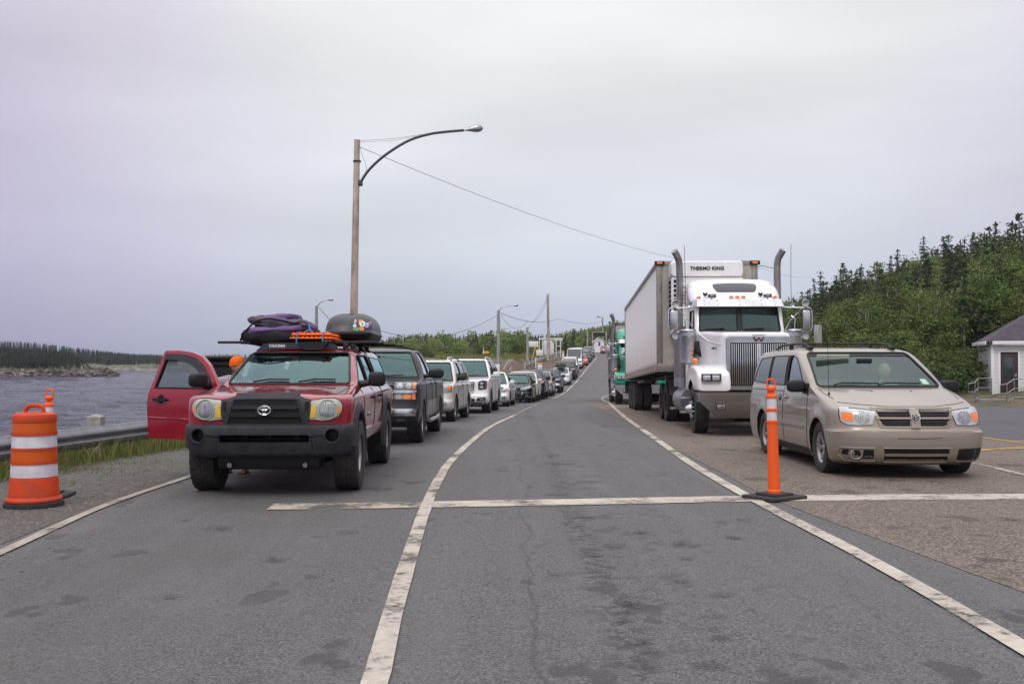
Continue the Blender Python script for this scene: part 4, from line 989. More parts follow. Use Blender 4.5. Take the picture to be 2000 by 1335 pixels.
 for sx in (-1, 1):
  mb = MB(); mb.cyl((sx * .70, -.5, .655), (sx * .70, .40, .655), .075, n=24); c.cuts.append(mb.build('cutter', M['cav']))
 c.finish()
 # bumper
 BB = [lv(.42, .12, .60, .80, .10, .32, .30), lv(.46, .05, .62, .86, .10, .30, .30), lv(.58, .015, .62, .895, .10, .28, .30), lv(.68, .0, .60, .905, .11, .26, .30), lv(.742, .01, .58, .905, .12, .26, .3, c=1), lv(.765, .04, .58, .90, .12, .26, .3), lv(.778, .10, .5, .87, .12, .26, .3)]
 b = stack_mesh(BB, 'front_bumper', GP, 2); b.parent = rt
 cb = Car.__new__(Car); cb.root = b; cb.body = b; cb.res = .05; cb.cuts = []; me = b.data; cb.bvh = BVHTree.FromPolygons([v.co[:] for v in me.vertices], [p.vertices[:] for p in me.polygons])
 cb.pocket(rpoly([(-.47, .585), (-.47, .665), (.47, .665), (.47, .585)], .02), 'F', -.5, .32, M['cav'])
 for sx in (-1, 1):
  mb = MB(); mb.cyl((sx * .70, -.5, .655), (sx * .70, .26, .655), .068, n=28); cb.cuts.append(mb.build('cutter', M['cav']))
  mb = MB(); mb.prism([(sx * .47, .650), (sx * .47, .628), (sx * .66, .655), (sx * .66, .672)][::sx], 'Y', -.5, .025 + .02);
  cb.cuts.append(mb.build('cutter', GP))
 bool_cut(b, cb.cuts); finish(b.data, 32)
 for sx in (-1, 1):
  h, nn, d_ = cb.hit(sx * .70, .58, 'F'); yy = h.y
  cb.trace('fog_lamp_rim', circ(sx * .70, .655, .078, 26), GP, 'F', r=.011, off=.0, closed=True, parent=b)
  mb = MB(); mb.lathe([(.0, .10), (.045, .10), (.058, .06), (.066, .02)], c=(sx * .70, yy + .02, .655), axis='Y', n=24); mb.build('fog_lamp_blank', M['black'], b)
 mb = MB(); mb.box((0, .18, .612), (.94, .03, .010), .003); mb.box((0, .24, .60), (.05, .03, .12)); mb.box((-.25, .24, .60), (.05, .03, .12)); mb.box((.3, .24, .60), (.05, .03, .12)); mb.build('lower_grille', M['black'], b)
 for sx in (-1, 1):
  cb.trace('bumper_crease', [(sx * .48, .648), (sx * .60, .662), (sx * .63, .665)], M['cav'], 'F', r=.007, off=.0, parent=b)
  cb.trace('bumper_crease', [(sx * .485, .64), (sx * .50, .56), (sx * .50, .43)], M['cav'], 'F', r=.005, off=-.001, parent=b)
 # underside
 mb = MB(); mb.box((0, .50, .38), (1.10, .5, .20), .05); mb.box((0, 1.0, .40), (.5, .6, .22), .06); mb.cyl((-.7, .87, .38), (.7, .87, .38), .055); mb.box((0, 2.6, .42), (.9, 2.4, .12), .02); mb.cyl((-.75, YW + WB, .38), (.75, YW + WB, .38), .06); mb.ell((0.1, YW + WB, .38), (.16, .16, .16)); mb.box((0, .8, .30), (.66, .34, .10), .04)
 for sx in (-1, 1): mb.cyl((sx * .46, .50, .34), (sx * .72, .95, .38), .035); mb.box((sx * .62, 1.6, .5), (.10, 2.2, .12), .02)
 mb.build('chassis', M['black'], rt)
 for x in (-.40, .40):
  mb = MB(); mb.use(M['black']).cyl((x, .20, .335), (x, .30, .335), .034); mb.use(M['reflector']).cyl((x, .192, .335), (x, .2005, .335), .026); mb.build('tow_point', None, rt)
 for yy in (YW, YW + WB): flare(rt, yy, RW + .02, .475, .895, GP, [(-.01, -.10), (-.01, .012), (.006, .024), (.05, .022), (.085, .004), (.105, -.03)], a0=-12, a1=(192 if yy > 2 else 168))
 km = wheel_mesh(RW, .265, .215, 'alloy', 5, 'at')
 for y in (YW, YW + WB):
  for sx in (-1, 1): add_wheel(rt, sx * (.915 - .1325), y, RW, km, sx)
 for sx in (-1, 1):
  mb = MB(); mb.box((sx * .78, YW + .50, .42), (.24, .015, .34), .005); mb.build('mud_flap', M['black'], rt)
 seats(c, 2.25, .62, (-.36, .36), wheel_x=.36, dash_y=1.52, dash_z=1.02, w=.66, rear=2.95, tall=.56)
 mb = MB(); mb.ell((1.01, 1.62, 1.235), (.105, .065, .09), 24, 14, p=.6); mb.tube([(.76, 1.66, 1.17), (.86, 1.63, 1.18), (.95, 1.62, 1.20)], [.05, .04, .035], 8); mb.build('wing_mirror', M['black'], rt)
 # papers on the dash and a swinging air freshener
 mb = MB(); mb.box((-.12, 1.84, 1.40), (.05, .004, .09), 0, rot=(0, .2, 0)); mb.use(M['white']).box((-.02, 1.92, 1.40), (.01, .01, .01)); mb.build('windscreen_tag', M['white'], rt)
 text_obj('lettering', 'TACOMA', .06, M['dull_chrome'], rt, Matrix.Translation((.885, 1.9, .80)) @ Matrix.Rotation(R(90), 4, 'Z'), .003, width=.30)
 # rear passenger door standing open, seen dark from inside
 mb = MB(); mb.box((-1.16, 2.66, 1.10), (.50, .07, .86), .03); mb.box((-1.16, 2.62, 1.50), (.56, .12, .05), .02); mb.box((-1.16, 2.61, 1.42), (.40, .02, .05), .01); mb.build('rear_door', M['black'], rt)
 # ---- roof rack (a part of the truck) with wind fairing
 rk = None
 for yy, z, x0, x1 in ((2.42, 1.70, -1.12, .92), (3.15, 1.71, -1.0, .94), (4.0, 1.71, -.9, 1.02), (4.7, 1.71, -.9, 1.08)):
  mb = MB(); mb.tube([(x0, yy, z), (x1, yy, z)], .017, 10)
  for x in (-.52, .52):
   mb.box((x, yy, z - .055), (.07, .09, .10), .02)
   mb.box((x * 1.06, yy, z - .10), (.06, .12, .06), .02)
  mb.build('roof_bar', M['black'], rt)
 mb = MB()
 mb.prism(rpoly([(-.60, 1.585), (-.50, 1.665), (-.42, 1.69), (.36, 1.69), (.42, 1.66), (.46, 1.605), (.2, 1.615), (-.2, 1.612)], .02), 'Y', 2.24, 2.255)
 f = mb.build('wind_fairing', mat('fairing_plastic', (.030, .033, .045), .35), rt);
 text_obj('lettering', 'YAKIMA', .05, M['refl_white'], f, Matrix.Translation((-.33, 2.235, 1.648)), .002, width=.21, shear=.2, bold=.002)
 mb = MB(); mb.prism([(-.06, 1.70), (.02, 1.60), (.26, 1.60), (.33, 1.70)], 'Y', 2.16, 2.24); mb.build('rack_tray', M['black'], rt)
 c.place(-2.60, 10.42, 1.6, wb=(.87, 4.02))
 rt.location.z += 0.0
 return c
TAC = build_tacoma(); TR = TAC.root
bpy.context.view_layer.update()
TM = Matrix.Translation(TR.location) @ TR.rotation_euler.to_matrix().to_4x4()
def on_truck(v): return TM @ Vector(v)
# ---- load on the truck roof: things of their own
def fabric(name, c1, c2=None, scale=3): return mat(name, c1, .85, noise_amt=0.8, noise_scale=scale, col2=c2, bump=1.0, bump_scale=9)
purple = fabric('purple_cloth', (.17, .10, .25), (.10, .065, .14)); blackcloth = fabric('black_cloth', (.016, .015, .020)); teal = mat('teal_cloth', (.01, .22, .32), .8); greycl = fabric('grey_mesh_cloth', (.075, .06, .085), (.16, .12, .17), 5)
def lumpy(mb, c, rad, seed, amp=.10, p=.75, mx=None):
 i0 = len(mb.bm.verts); mb.ell(c, rad, 40, 22, p=p, mx=mx); mb.bm.verts.ensure_lookup_table()
 for v in mb.bm.verts[i0:]:
  n = noise.noise(v.co * 4.0 + Vector((seed, 0, 0))) + .6 * (1 - 3 * abs(noise.noise(v.co * 7 + Vector((0, seed, 0)))))
  v.co += Vector((v.co - Vector(c))).normalized() * amp * n
rb = empty('luggage_bundle', on_truck((-.34, 2.80, 1.70))); rb.rotation_euler = TR.rotation_euler
tag(rb, 'bundle of purple and black padded bags strapped to the truck roof rack', 'bags')
def layer(name, m, c, rad, seed, amp, tilt=0):
 mb = MB(); lumpy(mb, (0, 0, 0), rad, seed, amp, .62, None); o = mb.build(name, m, rb, angle=60); o.location = c; o.rotation_euler = (0, R(tilt), 0); return o
layer('lower_bag', blackcloth, (-.02, 0, .075), (.49, .46, .12), 1, .06); layer('bag_panel', purple, (-.05, 0, .165), (.45, .44, .065), 2, .06, -5)
layer('middle_bag', blackcloth, (.02, .02, .20), (.39, .40, .06), 3, .06, 4); layer('teal_trim', teal, (-.08, .0, .185), (.33, .385, .013), 4, .01, 1); layer('teal_trim', teal, (-.10, .0, .235), (.29, .35, .012), 4, .01, 1)
layer('upper_bag', greycl, (-.04, 0, .265), (.34, .34, .07), 5, .08, 7); layer('top_bag', purple, (-.06, .02, .335), (.21, .26, .045), 6, .06, -4); layer('side_bag', purple, (.22, .02, .20), (.20, .3, .05), 8, .05, 14)
mb = MB()
for pth in ([(-.50, -.3, .03), (-.36, -.38, .22), (-.2, -.38, .30), (0, -.37, .29), (.2, -.38, .24), (.36, -.36, .20)], [(-.35, -.38, .25), (-.1, -.40, .20), (.12, -.46, .10), (.2, -.47, .05)], [(-.52, -.3, .0), (-.45, -.40, .12), (-.33, -.38, .24)], [(.1, -.38, .22), (.3, -.36, .27), (.42, -.34, .19)]):
 mb.tube(rs_path(pth, .05), .014, 6, flat=.5)
mb.build('black_strap', M['black'], rb)
mb = MB(); mb.tube(rs_path([(.38, -.38, .24), (.41, -.40, .15), (.45, -.42, .05)], .04), .012, 6, flat=.4); mb.build('blue_strap', M['sky_sticker'], rb)
ob = empty('traction_boards', on_truck((.10, 2.42, 1.73))); ob.rotation_euler = TR.rotation_euler; tag(ob, 'stack of bright orange recovery boards tied at the front of the roof rack', 'recovery boards')
for k in range(2):
 mb = MB(); z = .02 + k * .045
 pts = []
 for i in range(33):
  x = -.235 + .47 * i / 32; pts.append((x, z + (.014 if i % 4 < 2 else 0) + .010))
 for i in range(33):
  x = .235 - .47 * i / 32; pts.append((x, z + (.010 if i % 4 < 2 else 0) - .012))
 mb.prism(pts, 'Y', -.16, .75); mb.box((0, .3, z), (.54 - .04 * k, .95, .014), .006)
 for i in range(9): mb.cyl((-.2 + .05 * i, -.05, z + .02), (-.2 + .05 * i, -.05, z + .035), .012, n=8)
 mb.build('board', M['orange_hi'], ob)
mb = MB()
for x in (-.18, .15): mb.tube([(x, -.18, -.06), (x, -.185, .02), (x + .01, -.18, .09), (x + .02, .0, .10), (x + .02, .4, .10)], .011, 6, flat=.5)
mb.tube([(-.1, -.05, .10), (-.04, -.1, .125), (.0, -.05, .105)], .012, 6); mb.build('blue_strap', M['sky_sticker'], ob)
bx = empty('roof_box', on_truck((.44, 3.75, 1.735))); bx.rotation_euler = TR.rotation_euler; bx.scale = (.84, 1, 1.12); tag(bx, 'black plastic roof cargo box covered with round travel stickers', 'roof box')
LB = [lv(.0, -.48, .75, .26, .0, .1, .1), lv(.03, -.60, .85, .36, .05, .12, .12), lv(.085, -.66, .88, .385, .06, .12, .12)]
o = stack_mesh(LB, 'box_base', M['black'], 2); o.parent = bx; finish(o.data, 40)
LT = [lv(.088, -.68, .90, .40, .06, .14, .14), lv(.11, -.68, .90, .40, .06, .14, .14, c=1), lv(.12, -.66, .88, .385, .08, .16, .16), lv(.20, -.62, .84, .375, .10, .18, .2), lv(.28, -.52, .74, .34, .12, .2, .2), lv(.335, -.36, .58, .27, .14, .2, .2), lv(.36, -.18, .4, .18, .1, .12, .14)]
def bdef(x, y, z): return (x, y, z + (-.022 * math.exp(-(x / .07) ** 2) if z > .2 else 0))
lid = Car('box_lid_tmp', LT, mat('box_plastic', (.030, .030, .034), .38, noise_amt=.3, noise_scale=20), bdef); lid.body.parent = bx; lid.body.name = 'box_lid'; finish(lid.body.data, 40); lid.root.name = 'tmp'; tmp = lid.root; lid.root = bx
random.seed(3)
stk = [mat('sticker_' + n_, c_, .5) for n_, c_ in (('white', (.7, .7, .72)), ('blue', (.08, .15, .45)), ('red', (.5, .05, .06)), ('green', (.1, .3, .12)), ('orange', (.7, .22, .04)), ('pale', (.5, .55, .65)))]
for k in range(15):
 x = random.uniform(.10, .34); z = random.uniform(.13, .27)
 if k == 0: x, z = .12, .19
 r_ = random.uniform(.018, .036)
 pl = circ(x, z, r_, 16, random.choice((.7, 1, 1.3))) if k % 3 else rpoly([(x - r_, z - r_ * .7), (x - r_, z + r_ * .7), (x + r_, z + r_ * .7), (x + r_, z - r_ * .7)], .005)
 s_ = lid.patch('sticker', pl, stk[0] if k == 0 else random.choice(stk), 'F', off=.002 + .0006 * k, thick=.003, res=.03)
 if k % 2 == 0: lid.patch('sticker_print', circ(x, z, r_ * .55, 12), random.choice(stk[1:]), 'F', off=.0035 + .0006 * k, thick=.003, res=.03, parent=s_)
bpy.data.objects.remove(tmp)
# ------------------------------------------------------------------ beige minivan
def lamp(c, name, poly, m, bowls=(), amber=(), axis='F', off=.014, both=True, rim=None, res=.04, mbowl=None, mamb=None, rimr=.006):
 """headlamp unit: lens body, round or square reflectors and amber lenses, on both sides"""
 for sx in ((-1, 1) if both else (1,)):
  fl = lambda pl: [(sx * x, z) for x, z in (pl if sx > 0 else pl[::-1])]
  h = c.patch(name, fl(poly), m, axis, off=off, thick=.04, res=res)
  for b in bowls:
   pl = circ(b[0], b[1], b[2], 20, b[3] if len(b) > 3 else 1.0)
   c.patch('lamp_bowl', fl(pl), mbowl or M['reflector'], axis, off=off + .006, thick=.012, res=.04, parent=h)
  for a in amber: c.patch('turn_lamp', fl(a), mamb or M['amber'], axis, off=off + .005, thick=.012, res=.04, parent=h)
  if rim: c.trace('lamp_seam', fl(poly), rim, axis, r=rimr, off=.004, closed=True, parent=h)
def sym(pts): return [(-x, z) for x, z in pts][::1] + [(x, z) for x, z in pts[::-1]]
def build_van():
 P = paint('beige_van_paint', (0.30, 0.262, 0.208), amount=0.20, zmax=0.6, metal=0.25, rough=0.36)
 def L_(z, yf, yr, w, sf=.16, rf=.36, ry=.40, **k): return lv(z, yf, yr, w, sf, rf, ry, .05, .2, **k)
 B = [L_(.17, .20, 5.0, .86), L_(.23, .08, 5.08, .905), L_(.36, .02, 5.12, .935), L_(.50, .0, 5.14, .948), L_(.575, .005, 5.14, .952, c=1), L_(.60, .060, 5.12, .950), L_(.72, .095, 5.12, .950), L_(.83, .135, 5.12, .948),
         L_(.865, .18, 5.11, .945, sf=.20), L_(.91, .34, 5.10, .94, sf=.24, ry=.34), L_(.97, .58, 5.09, .934, sf=.24, ry=.26), L_(1.03, .84, 5.08, .925, sf=.22, ry=.20), L_(1.08, 1.08, 5.07, .915, sf=.18, ry=.16), L_(1.105, 1.20, 5.06, .905, sf=.16, rf=.22, ry=.14, c=1),
         L_(1.30, 1.58, 5.0, .885, sf=.15, rf=.16, ry=.12), L_(1.48, 1.95, 4.90, .855, sf=.14, rf=.15, ry=.12), L_(1.60, 2.22, 4.80, .815, sf=.14, rf=.15, ry=.14), L_(1.645, 2.42, 4.68, .745, sf=.15, rf=.18, ry=.2), L_(1.672, 2.75, 4.5, .61, sf=.15, rf=.2, ry=.24), L_(1.685, 3.2, 4.1, .38, sf=.1, rf=.15, ry=.2)]
 YW, WB, RW = .93, 3.05, .335
 def dfm(x, y, z):
  if z < 1.0 and abs(x) > .8:
   for yw in (YW, YW + WB):
    d = math.hypot(y - yw, z - .34); x += math.copysign(.022 * math.exp(-((d - .40) / .075) ** 2), x) * (1 if z > .15 else 0)
  return (x, y, z)
 c = Car('minivan', B, P, dfm, ns=44); c.zc = 1.105; rt = c.root
 tag(rt, 'beige minivan with a missing fog lamp cover stopped beside the orange lane post', 'minivan')
 wsp = rpoly([(-.825, 1.120), (-.715, 1.59), (.715, 1.59), (.825, 1.120)], [.06, .06, .06, .06])
 c.window(wsp, glassmat('van_glass', (.66, .80, .75), .62, gc_=(.62, .76, .73)), 'F', 'windshield', r=.016)
 s1 = rpoly([(1.72, 1.10), (2.02, 1.36), (2.24, 1.50), (2.50, 1.555), (2.62, 1.555), (2.66, 1.12)], .04)
 s2 = rpoly([(2.78, 1.12), (2.74, 1.555), (3.62, 1.56), (3.72, 1.13)], .05)
 s3 = rpoly([(3.82, 1.13), (3.72, 1.555), (4.45, 1.53), (4.82, 1.16)], .06)
 for ax in 'RL':
  c.window(s1, M['glass_side'], ax, 'side_window'); c.window(s2, M['glass_opaque'], ax, 'side_window', off=.002, thick=.01); c.window(s3, M['glass_opaque'], ax, 'side_window', off=.002, thick=.01)
  c.patch('window_pillar', [(2.64, 1.11), (2.60, 1.56), (2.75, 1.565), (2.80, 1.11)], M['black'], ax, off=.0015, thick=.01)
  c.patch('window_pillar', [(3.70, 1.12), (3.60, 1.565), (3.73, 1.565), (3.84, 1.12)], M['black'], ax, off=.0015, thick=.01)
  c.patch('sail_panel', [(1.42, 1.00), (1.50, 1.16), (1.78, 1.16), (1.74, 1.02)], M['black'], ax, off=.006, thick=.012)
  c.traces('door_seam', [[(2.73, .32), (2.74, 1.10)], [(1.50, .30), (1.44, .62), (1.46, 1.0), (1.56, 1.12)], [(3.74, .95), (3.76, 1.12)], [(2.74, 1.03), (4.9, 1.03)], [(1.46, .28), (3.55, .28)]], M['cav'], ax, r=.006, off=-.001)
  c.patch('side_moulding', rpoly([(1.62, .555), (1.62, .60), (3.45, .60), (3.45, .555)], .012), P, ax, off=.016, thick=.02)
  c.patch('sill_trim', rpoly([(1.36, .17), (1.36, .27), (3.55, .27), (3.55, .17)], .01), M['black'], ax, off=.006, thick=.03)
  for y in (2.60, 2.92):
   c.patch('door_handle', rpoly([(y - .09, .925), (y - .09, .96), (y + .09, .96), (y + .09, .925)], .015), P, ax, off=.034, thick=.022)
   c.patch('handle_recess', circ(y, .935, .048, 16, 1.2), M['cav'] if y > 2.8 else P, ax, off=.002, thick=.004)
 c.traces('bonnet_seam', [[(sx * .30, .885), (sx * .62, .91), (sx * .80, .93)] for sx in (-1, 1)] + [[(-.30, .885), (.30, .885)]], M['cav'], 'F', r=.007, off=-.002)
 c.traces('bonnet_seam', [[(sx * .80, .72), (sx * .84, .95), (sx * .85, 1.22)] for sx in (-1, 1)], M['cav'], 'T', r=.006, off=-.002)
 # grille : two rows of two openings with grey blades
 for sx in (-1, 1):
  for (x0, x1, x2, x3, z0, z1) in ((.060, .455, .445, .060, .765, .848), (.065, .430, .385, .065, .655, .735)):
   pl = rpoly([(sx * x, z) for x, z in ([(x0, z0), (x0, z1), (x1, z1), (x2 - .02, z0)] if sx > 0 else [(x0, z0), (x2 - .02, z0), (x1, z1), (x0, z1)])], .012)
   g = c.patch('grille', pl, M['cav'], 'F', off=.004, thick=.01, res=.05)
   for k in (.30, .68):
    z = z0 + (z1 - z0) * k; c.patch('grille_blade', [(sx * (x0 + .008), z - .009), (sx * (x0 + .008), z + .009), (sx * (x1 - .03), z + .009), (sx * (x1 - .035), z - .009)][::sx], M['dull_chrome'] if 0 else M['grey_plastic'], 'F', off=.014, thick=.014, parent=g)
  c.trace('grille_frame', [(sx * .03, .86), (sx * .50, .868), (sx * .455, .76), (sx * .42, .64), (sx * .03, .632)], P, 'F', r=.014, off=.0)
 for nm, pl in (('grille_bar', [(-.47, .738), (-.47, .762), (.47, .762), (.47, .738)]), ('grille_bar', [(-.055, .63), (-.055, .86), (.055, .86), (.055, .63)])):
  c.patch(nm, rpoly(pl, .008), P, 'F', off=.020, thick=.03)
 bd = c.patch('badge', rpoly([(-.058, .80), (0, .808), (.058, .80), (.055, .735), (0, .690), (-.055, .735)][::-1], .012), M['dull_chrome'], 'F', off=.032, thick=.03)
 c.patch('badge_field', rpoly([(-.046, .792), (0, .798), (.046, .792), (.044, .738), (0, .702), (-.044, .738)][::-1], .01), M['black'], 'F', off=.035, thick=.02, parent=bd)
 h, nn, dd = c.hit(0, .75, 'F'); y = h.y - .044; mb = MB()
 mb.prism([(-.013, .772), (.013, .772), (.020, .745), (.009, .712), (0, .706), (-.009, .712), (-.020, .745)], 'Y', y, y + .01)
 for sx in (-1, 1): mb.tube([(sx * .008, y, .778), (sx * .030, y, .780), (sx * .038, y, .758), (sx * .028, y, .742)], [.008, .009, .007, .004], 6)
 mb.build('badge_emblem', M['chrome'], bd)
 # lamps
 lamp(c, 'headlight', rpoly([(.515, .668), (.462, .835), (.60, .852), (.78, .868), (.845, .870), (.862, .80), (.855, .70), (.80, .666), (.70, .660)], .02), mat('clear_lens', (.55, .57, .56), .1, metal=.3, coat=1, noise_amt=.3, noise_scale=30), bowls=[(.625, .757, .080, 1.15)], amber=[rpoly([(.735, .705), (.725, .812), (.842, .822), (.842, .712)], .012)], rim=M['cav'])
 c.patch('shade_band', [(-.72, 1.545), (-.712, 1.588), (.712, 1.588), (.72, 1.545)], M['black'], 'F', off=-.002, thick=.004)
 # lower intake
 ig = c.patch('lower_intake', rpoly([(-.38, .225), (-.40, .375), (.40, .375), (.38, .225)], .02), M['cav'], 'F', off=.003, thick=.01)
 c.patch('intake_bar', rpoly([(-.39, .285), (-.39, .318), (.39, .318), (.39, .285)], .01), P, 'F', off=.012, thick=.02, parent=ig)
 c.trace('intake_lip', [(-.38, .215), (.38, .215)], P, 'F', r=.012, off=.004, parent=ig); c.trace('intake_lip', [(-.41, .385), (.41, .385)], P, 'F', r=.008, off=.004, parent=ig)
 for sx in (-1, 1):
  pl = rpoly([(.50, .235), (.52, .375), (.86, .385), (.88, .30), (.80, .225)], .03); pl = [(sx * x, z) for x, z in (pl if sx > 0 else pl[::-1])]
  if sx > 0:
   f = c.patch('fog_lamp_cover', pl, M['black'], 'F', off=.004, thick=.01)
   for z in (.26, .295, .33, .365): c.patch('cover_louvre', [(.52, z - .009), (.52, z + .009), (.86, z + .009), (.85, z - .009)], M['grey_plastic'], 'F', off=.014, thick=.012, parent=f)
   c.trace('cover_lip', [(.50, .225), (.80, .215), (.89, .29)], P, 'F', r=.010, off=.004, parent=f)
  else:
   f = c.patch('fog_lamp_hole', pl, P, 'F', off=.003, thick=.01)
   for q in (rpoly([(-.855, .30), (-.85, .365), (-.79, .36), (-.80, .29)][::1], .01), rpoly([(-.64, .25), (-.635, .365), (-.52, .36), (-.505, .25)], .01), circ(-.715, .305, .052, 20)): c.patch('opening', q, M['cav'], 'F', off=.005, thick=.006, parent=f)
   h, nn, dd = c.hit(-.715, .305, 'F'); mb = MB(); mb.torus((-.715, h.y - .004, .305), .060, .011, 'Y', 26, 7); mb.torus((-.715, h.y + .0, .305), .030, .008, 'Y', 20, 6); mb.build('lamp_bracket', P, f)
   c.trace('cover_lip', [(-.48, .225), (-.60, .222), (-.80, .215), (-.885, .30), (-.87, .385), (-.50, .385)], P, 'F', r=.011, off=.004, parent=f)
 c.patch('front_lip', rpoly([(-.84, .145), (-.86, .200), (.86, .200), (.84, .145)], .01), M['black'], 'F', off=.004, thick=.03)
 c.trace('bumper_scratch', [(-.25, .505), (.05, .502), (.30, .51)], M['cav'], 'F', r=.0035, off=.0)
 # openings
 c.arch(YW, .335, .385, depth=.30); c.arch(YW + WB, .335, .385, depth=.30)
 c.cabin(.55, 1.61, front=.12, side=.08)
 c.pocket(wsp, 'F', -.5, 2.6, M['interior'])
 for sd, ax in ((1, 'R'), (-1, 'L')): c.pocket(s1, ax, *(sorted((sd * .5, sd * 1.3))), M['black'])
 c.finish()
 km = wheel_mesh(RW, .225, .205, 'alloy', 6, 'road')
 for y in (YW, YW + WB):
  for sx in (-1, 1): add_wheel(rt, sx * (.93 - .1125), y, RW, km, sx)
 mb = MB(); mb.box((0, 2.6, .24), (1.5, 4.2, .10), .02); mb.box((0, .7, .27), (1.2, .7, .16), .04); mb.build('underbody', M['black'], rt)
 c.mirror(1.60, 1.09, .90, M['black'], size=(.26, .13, .17), out=.15)
 c.patch('cowl_trim', rpoly([(-.78, 1.10), (-.80, 1.135), (.80, 1.135), (.78, 1.10)], .01), M['black'], 'F', off=.004, thick=.01)
 for x0, s_ in ((-.05, 1), (-.62, 1)): c.trace('wiper', [(x0, 1.125), (x0 + .12, 1.155), (x0 + .60, 1.148)], M['black'], 'F', r=.011, off=.014)
 mb = MB()
 for sx in (-1, 1):
  pass
 for sx in (-1, 1):
  mb = MB(); mb.tube(rs_path([(sx * .60, 2.50, 1.655), (sx * .61, 2.70, 1.725), (sx * .62, 3.5, 1.742), (sx * .62, 4.2, 1.72), (sx * .60, 4.45, 1.65)], .12), .018, 8)
  mb.box((sx * .60, 2.52, 1.665), (.07, .20, .05), .02); mb.box((sx * .61, 3.5, 1.70), (.05, .14, .07), .02); mb.build('roof_rail', M['black'], rt)
 mb = MB(); mb.tube([(-.62, 3.0, 1.74), (.62, 3.0, 1.74)], .016, 8); mb.build('roof_bar', M['black'], rt);
 h, nn, dd = c.hit(-.80, 1.02, 'F'); mb = MB(); mb.cyl(h, h + Vector((0, 0, .03)), .018, .010, 10); mb.cyl(h, h + Vector((-.01, .02, .80)), .0035, .0025, 6); mb.build('aerial', M['black'], rt)
 for x in (-.22, .30):
  h, nn, dd = c.hit(x, 1.06, 'F'); mb = MB(); mb.ell(h, (.016, .012, .008), 10, 6); mb.build('washer_jet', M['black'], rt)
 seats(c, 2.15, .50, (-.38, .38), m=M['seat_light'], wheel_x=.36, dash_y=1.55, dash_z=1.00, w=.74, rear=3.1, tall=.62)
 mb = MB(); mb.box((-.42, 2.02, 1.50), (.46, .012, .15), .03, rot=(.6, 0, 0)); mb.build('sun_visor', mat('visor_card', (.55, .62, .50), .8), rt)
 mb = MB(); mb.box((0, 1.93, 1.475), (.22, .03, .06), .02); mb.build('rear_view_mirror', M['black'], rt)
 c.patch('windscreen_sticker', rpoly([(.60, 1.15), (.60, 1.22), (.69, 1.22), (.70, 1.15)], .01), mat('pale_sticker', (.35, .55, .42), .6), 'F', off=-.003, thick=.002)
 c.place(4.955, 12.15, -.9, wb=(.93, 3.98))
 return c
VAN = build_van(); VR = VAN.root; bpy.context.view_layer.update(); VM = Matrix.Translation(VR.location) @ VR.rotation_euler.to_matrix().to_4x4()
M['driver_shirt'] = mat('shirt_grey', (.30, .30, .33), .9)
def seated(name_label, loc, yaw=0.0, scale=1.0, shirt=None, cat='person', hair=(.25, .18, .12), turn=0.0, group=None, hands=True):
 """a seated driver: torso upright, thighs forward, arms reaching to the wheel; hip at origin, facing -Y"""
 s = scale; sh = shirt or M['driver_shirt']
 e = empty('person', loc); e.rotation_euler = (0, 0, yaw); tag(e, name_label, cat, group)
 J = {'pelvis': (0, 0, .02, (.15, .11)), 'belly': (0, .02, .20, (.14, .105)), 'chest': (0, .03, .38, (.155, .11)), 'neckb': (0, .03, .52, (.075, .07)), 'neck': (0, .02, .585, .052), 'top': (0, .01, .66, .05),
         'sl': (-.16, .03, .47, .07), 'el': (-.24, -.12, .27, .045), 'wl': (-.15, -.36, .34, .030), 'sr': (.16, .03, .47, .07), 'er': (.24, -.12, .27, .045), 'wr': (.15, -.36, .34, .030),
         'kl': (-.15, -.44, .06, .075), 'al': (-.14, -.56, -.34, .045), 'hl': (-.09, 0, .0, .10), 'kr': (.15, -.44, .06, .075), 'ar': (.14, -.56, -.34, .045), 'hr': (.09, 0, .0, .10)}
 E = [('pelvis', 'belly'), ('belly', 'chest'), ('chest', 'neckb'), ('neckb', 'neck'), ('neck', 'top'), ('chest', 'sl'), ('sl', 'el'), ('el', 'wl'), ('chest', 'sr'), ('sr', 'er'), ('er', 'wr'), ('pelvis', 'hl'), ('hl', 'kl'), ('kl', 'al'), ('pelvis', 'hr'), ('hr', 'kr'), ('kr', 'ar')]
 b = skin_body('clothes', J, E, sh, e)
 mb = MB(); head_shape(mb, (0, -.01, .70), 1.0, yaw=turn)
 mb.tube([(0, .025, .53), (0, .01, .62)], .052, 12)
 if hands:
  for sx in (-1, 1): hb = hand(None, (sx * .15, -.36, .34), (0, -1, .15), (0, 0, -1), M['skin'], .7, side=sx); hb.bm.to_mesh(bpy.data.meshes.new('t')) ; mb.bm.from_mesh(bpy.data.meshes['t'] if 't' in bpy.data.meshes else bpy.data.meshes[-1]); bpy.data.meshes.remove(bpy.data.meshes['t'])
 mb.build('body', M['skin'], e, angle=60)
 mb = MB()
 for sx in (-1, 1): mb.ell((sx * .031, -.083, .706), (.012, .008, .007), 10, 6, mx=Matrix.Translation((0, -.01, .0)) @ Matrix.Translation((0, 0, .70)) @ Matrix.Rotation(turn, 4, 'Z') @ Matrix.Translation((0, 0, -.70)))
 mb.build('eyes', M['black'], e)
 mb = MB(); i0 = 0; T = Matrix.Translation((0, -.01, .70)) @ Matrix.Rotation(turn, 4, 'Z'); mb.ell((0, .018, .028), (.083, .095, .102), 28, 18, mx=T)
 bmesh.ops.delete(mb.bm, geom=[v for v in mb.bm.verts if (T.inverted() @ v.co).y < -.045 and (T.inverted() @ v.co).z < .065], context='VERTS')
 mb.build('hair', mat('hair', hair, .7), e)
 e.scale = (s, s, s); return e
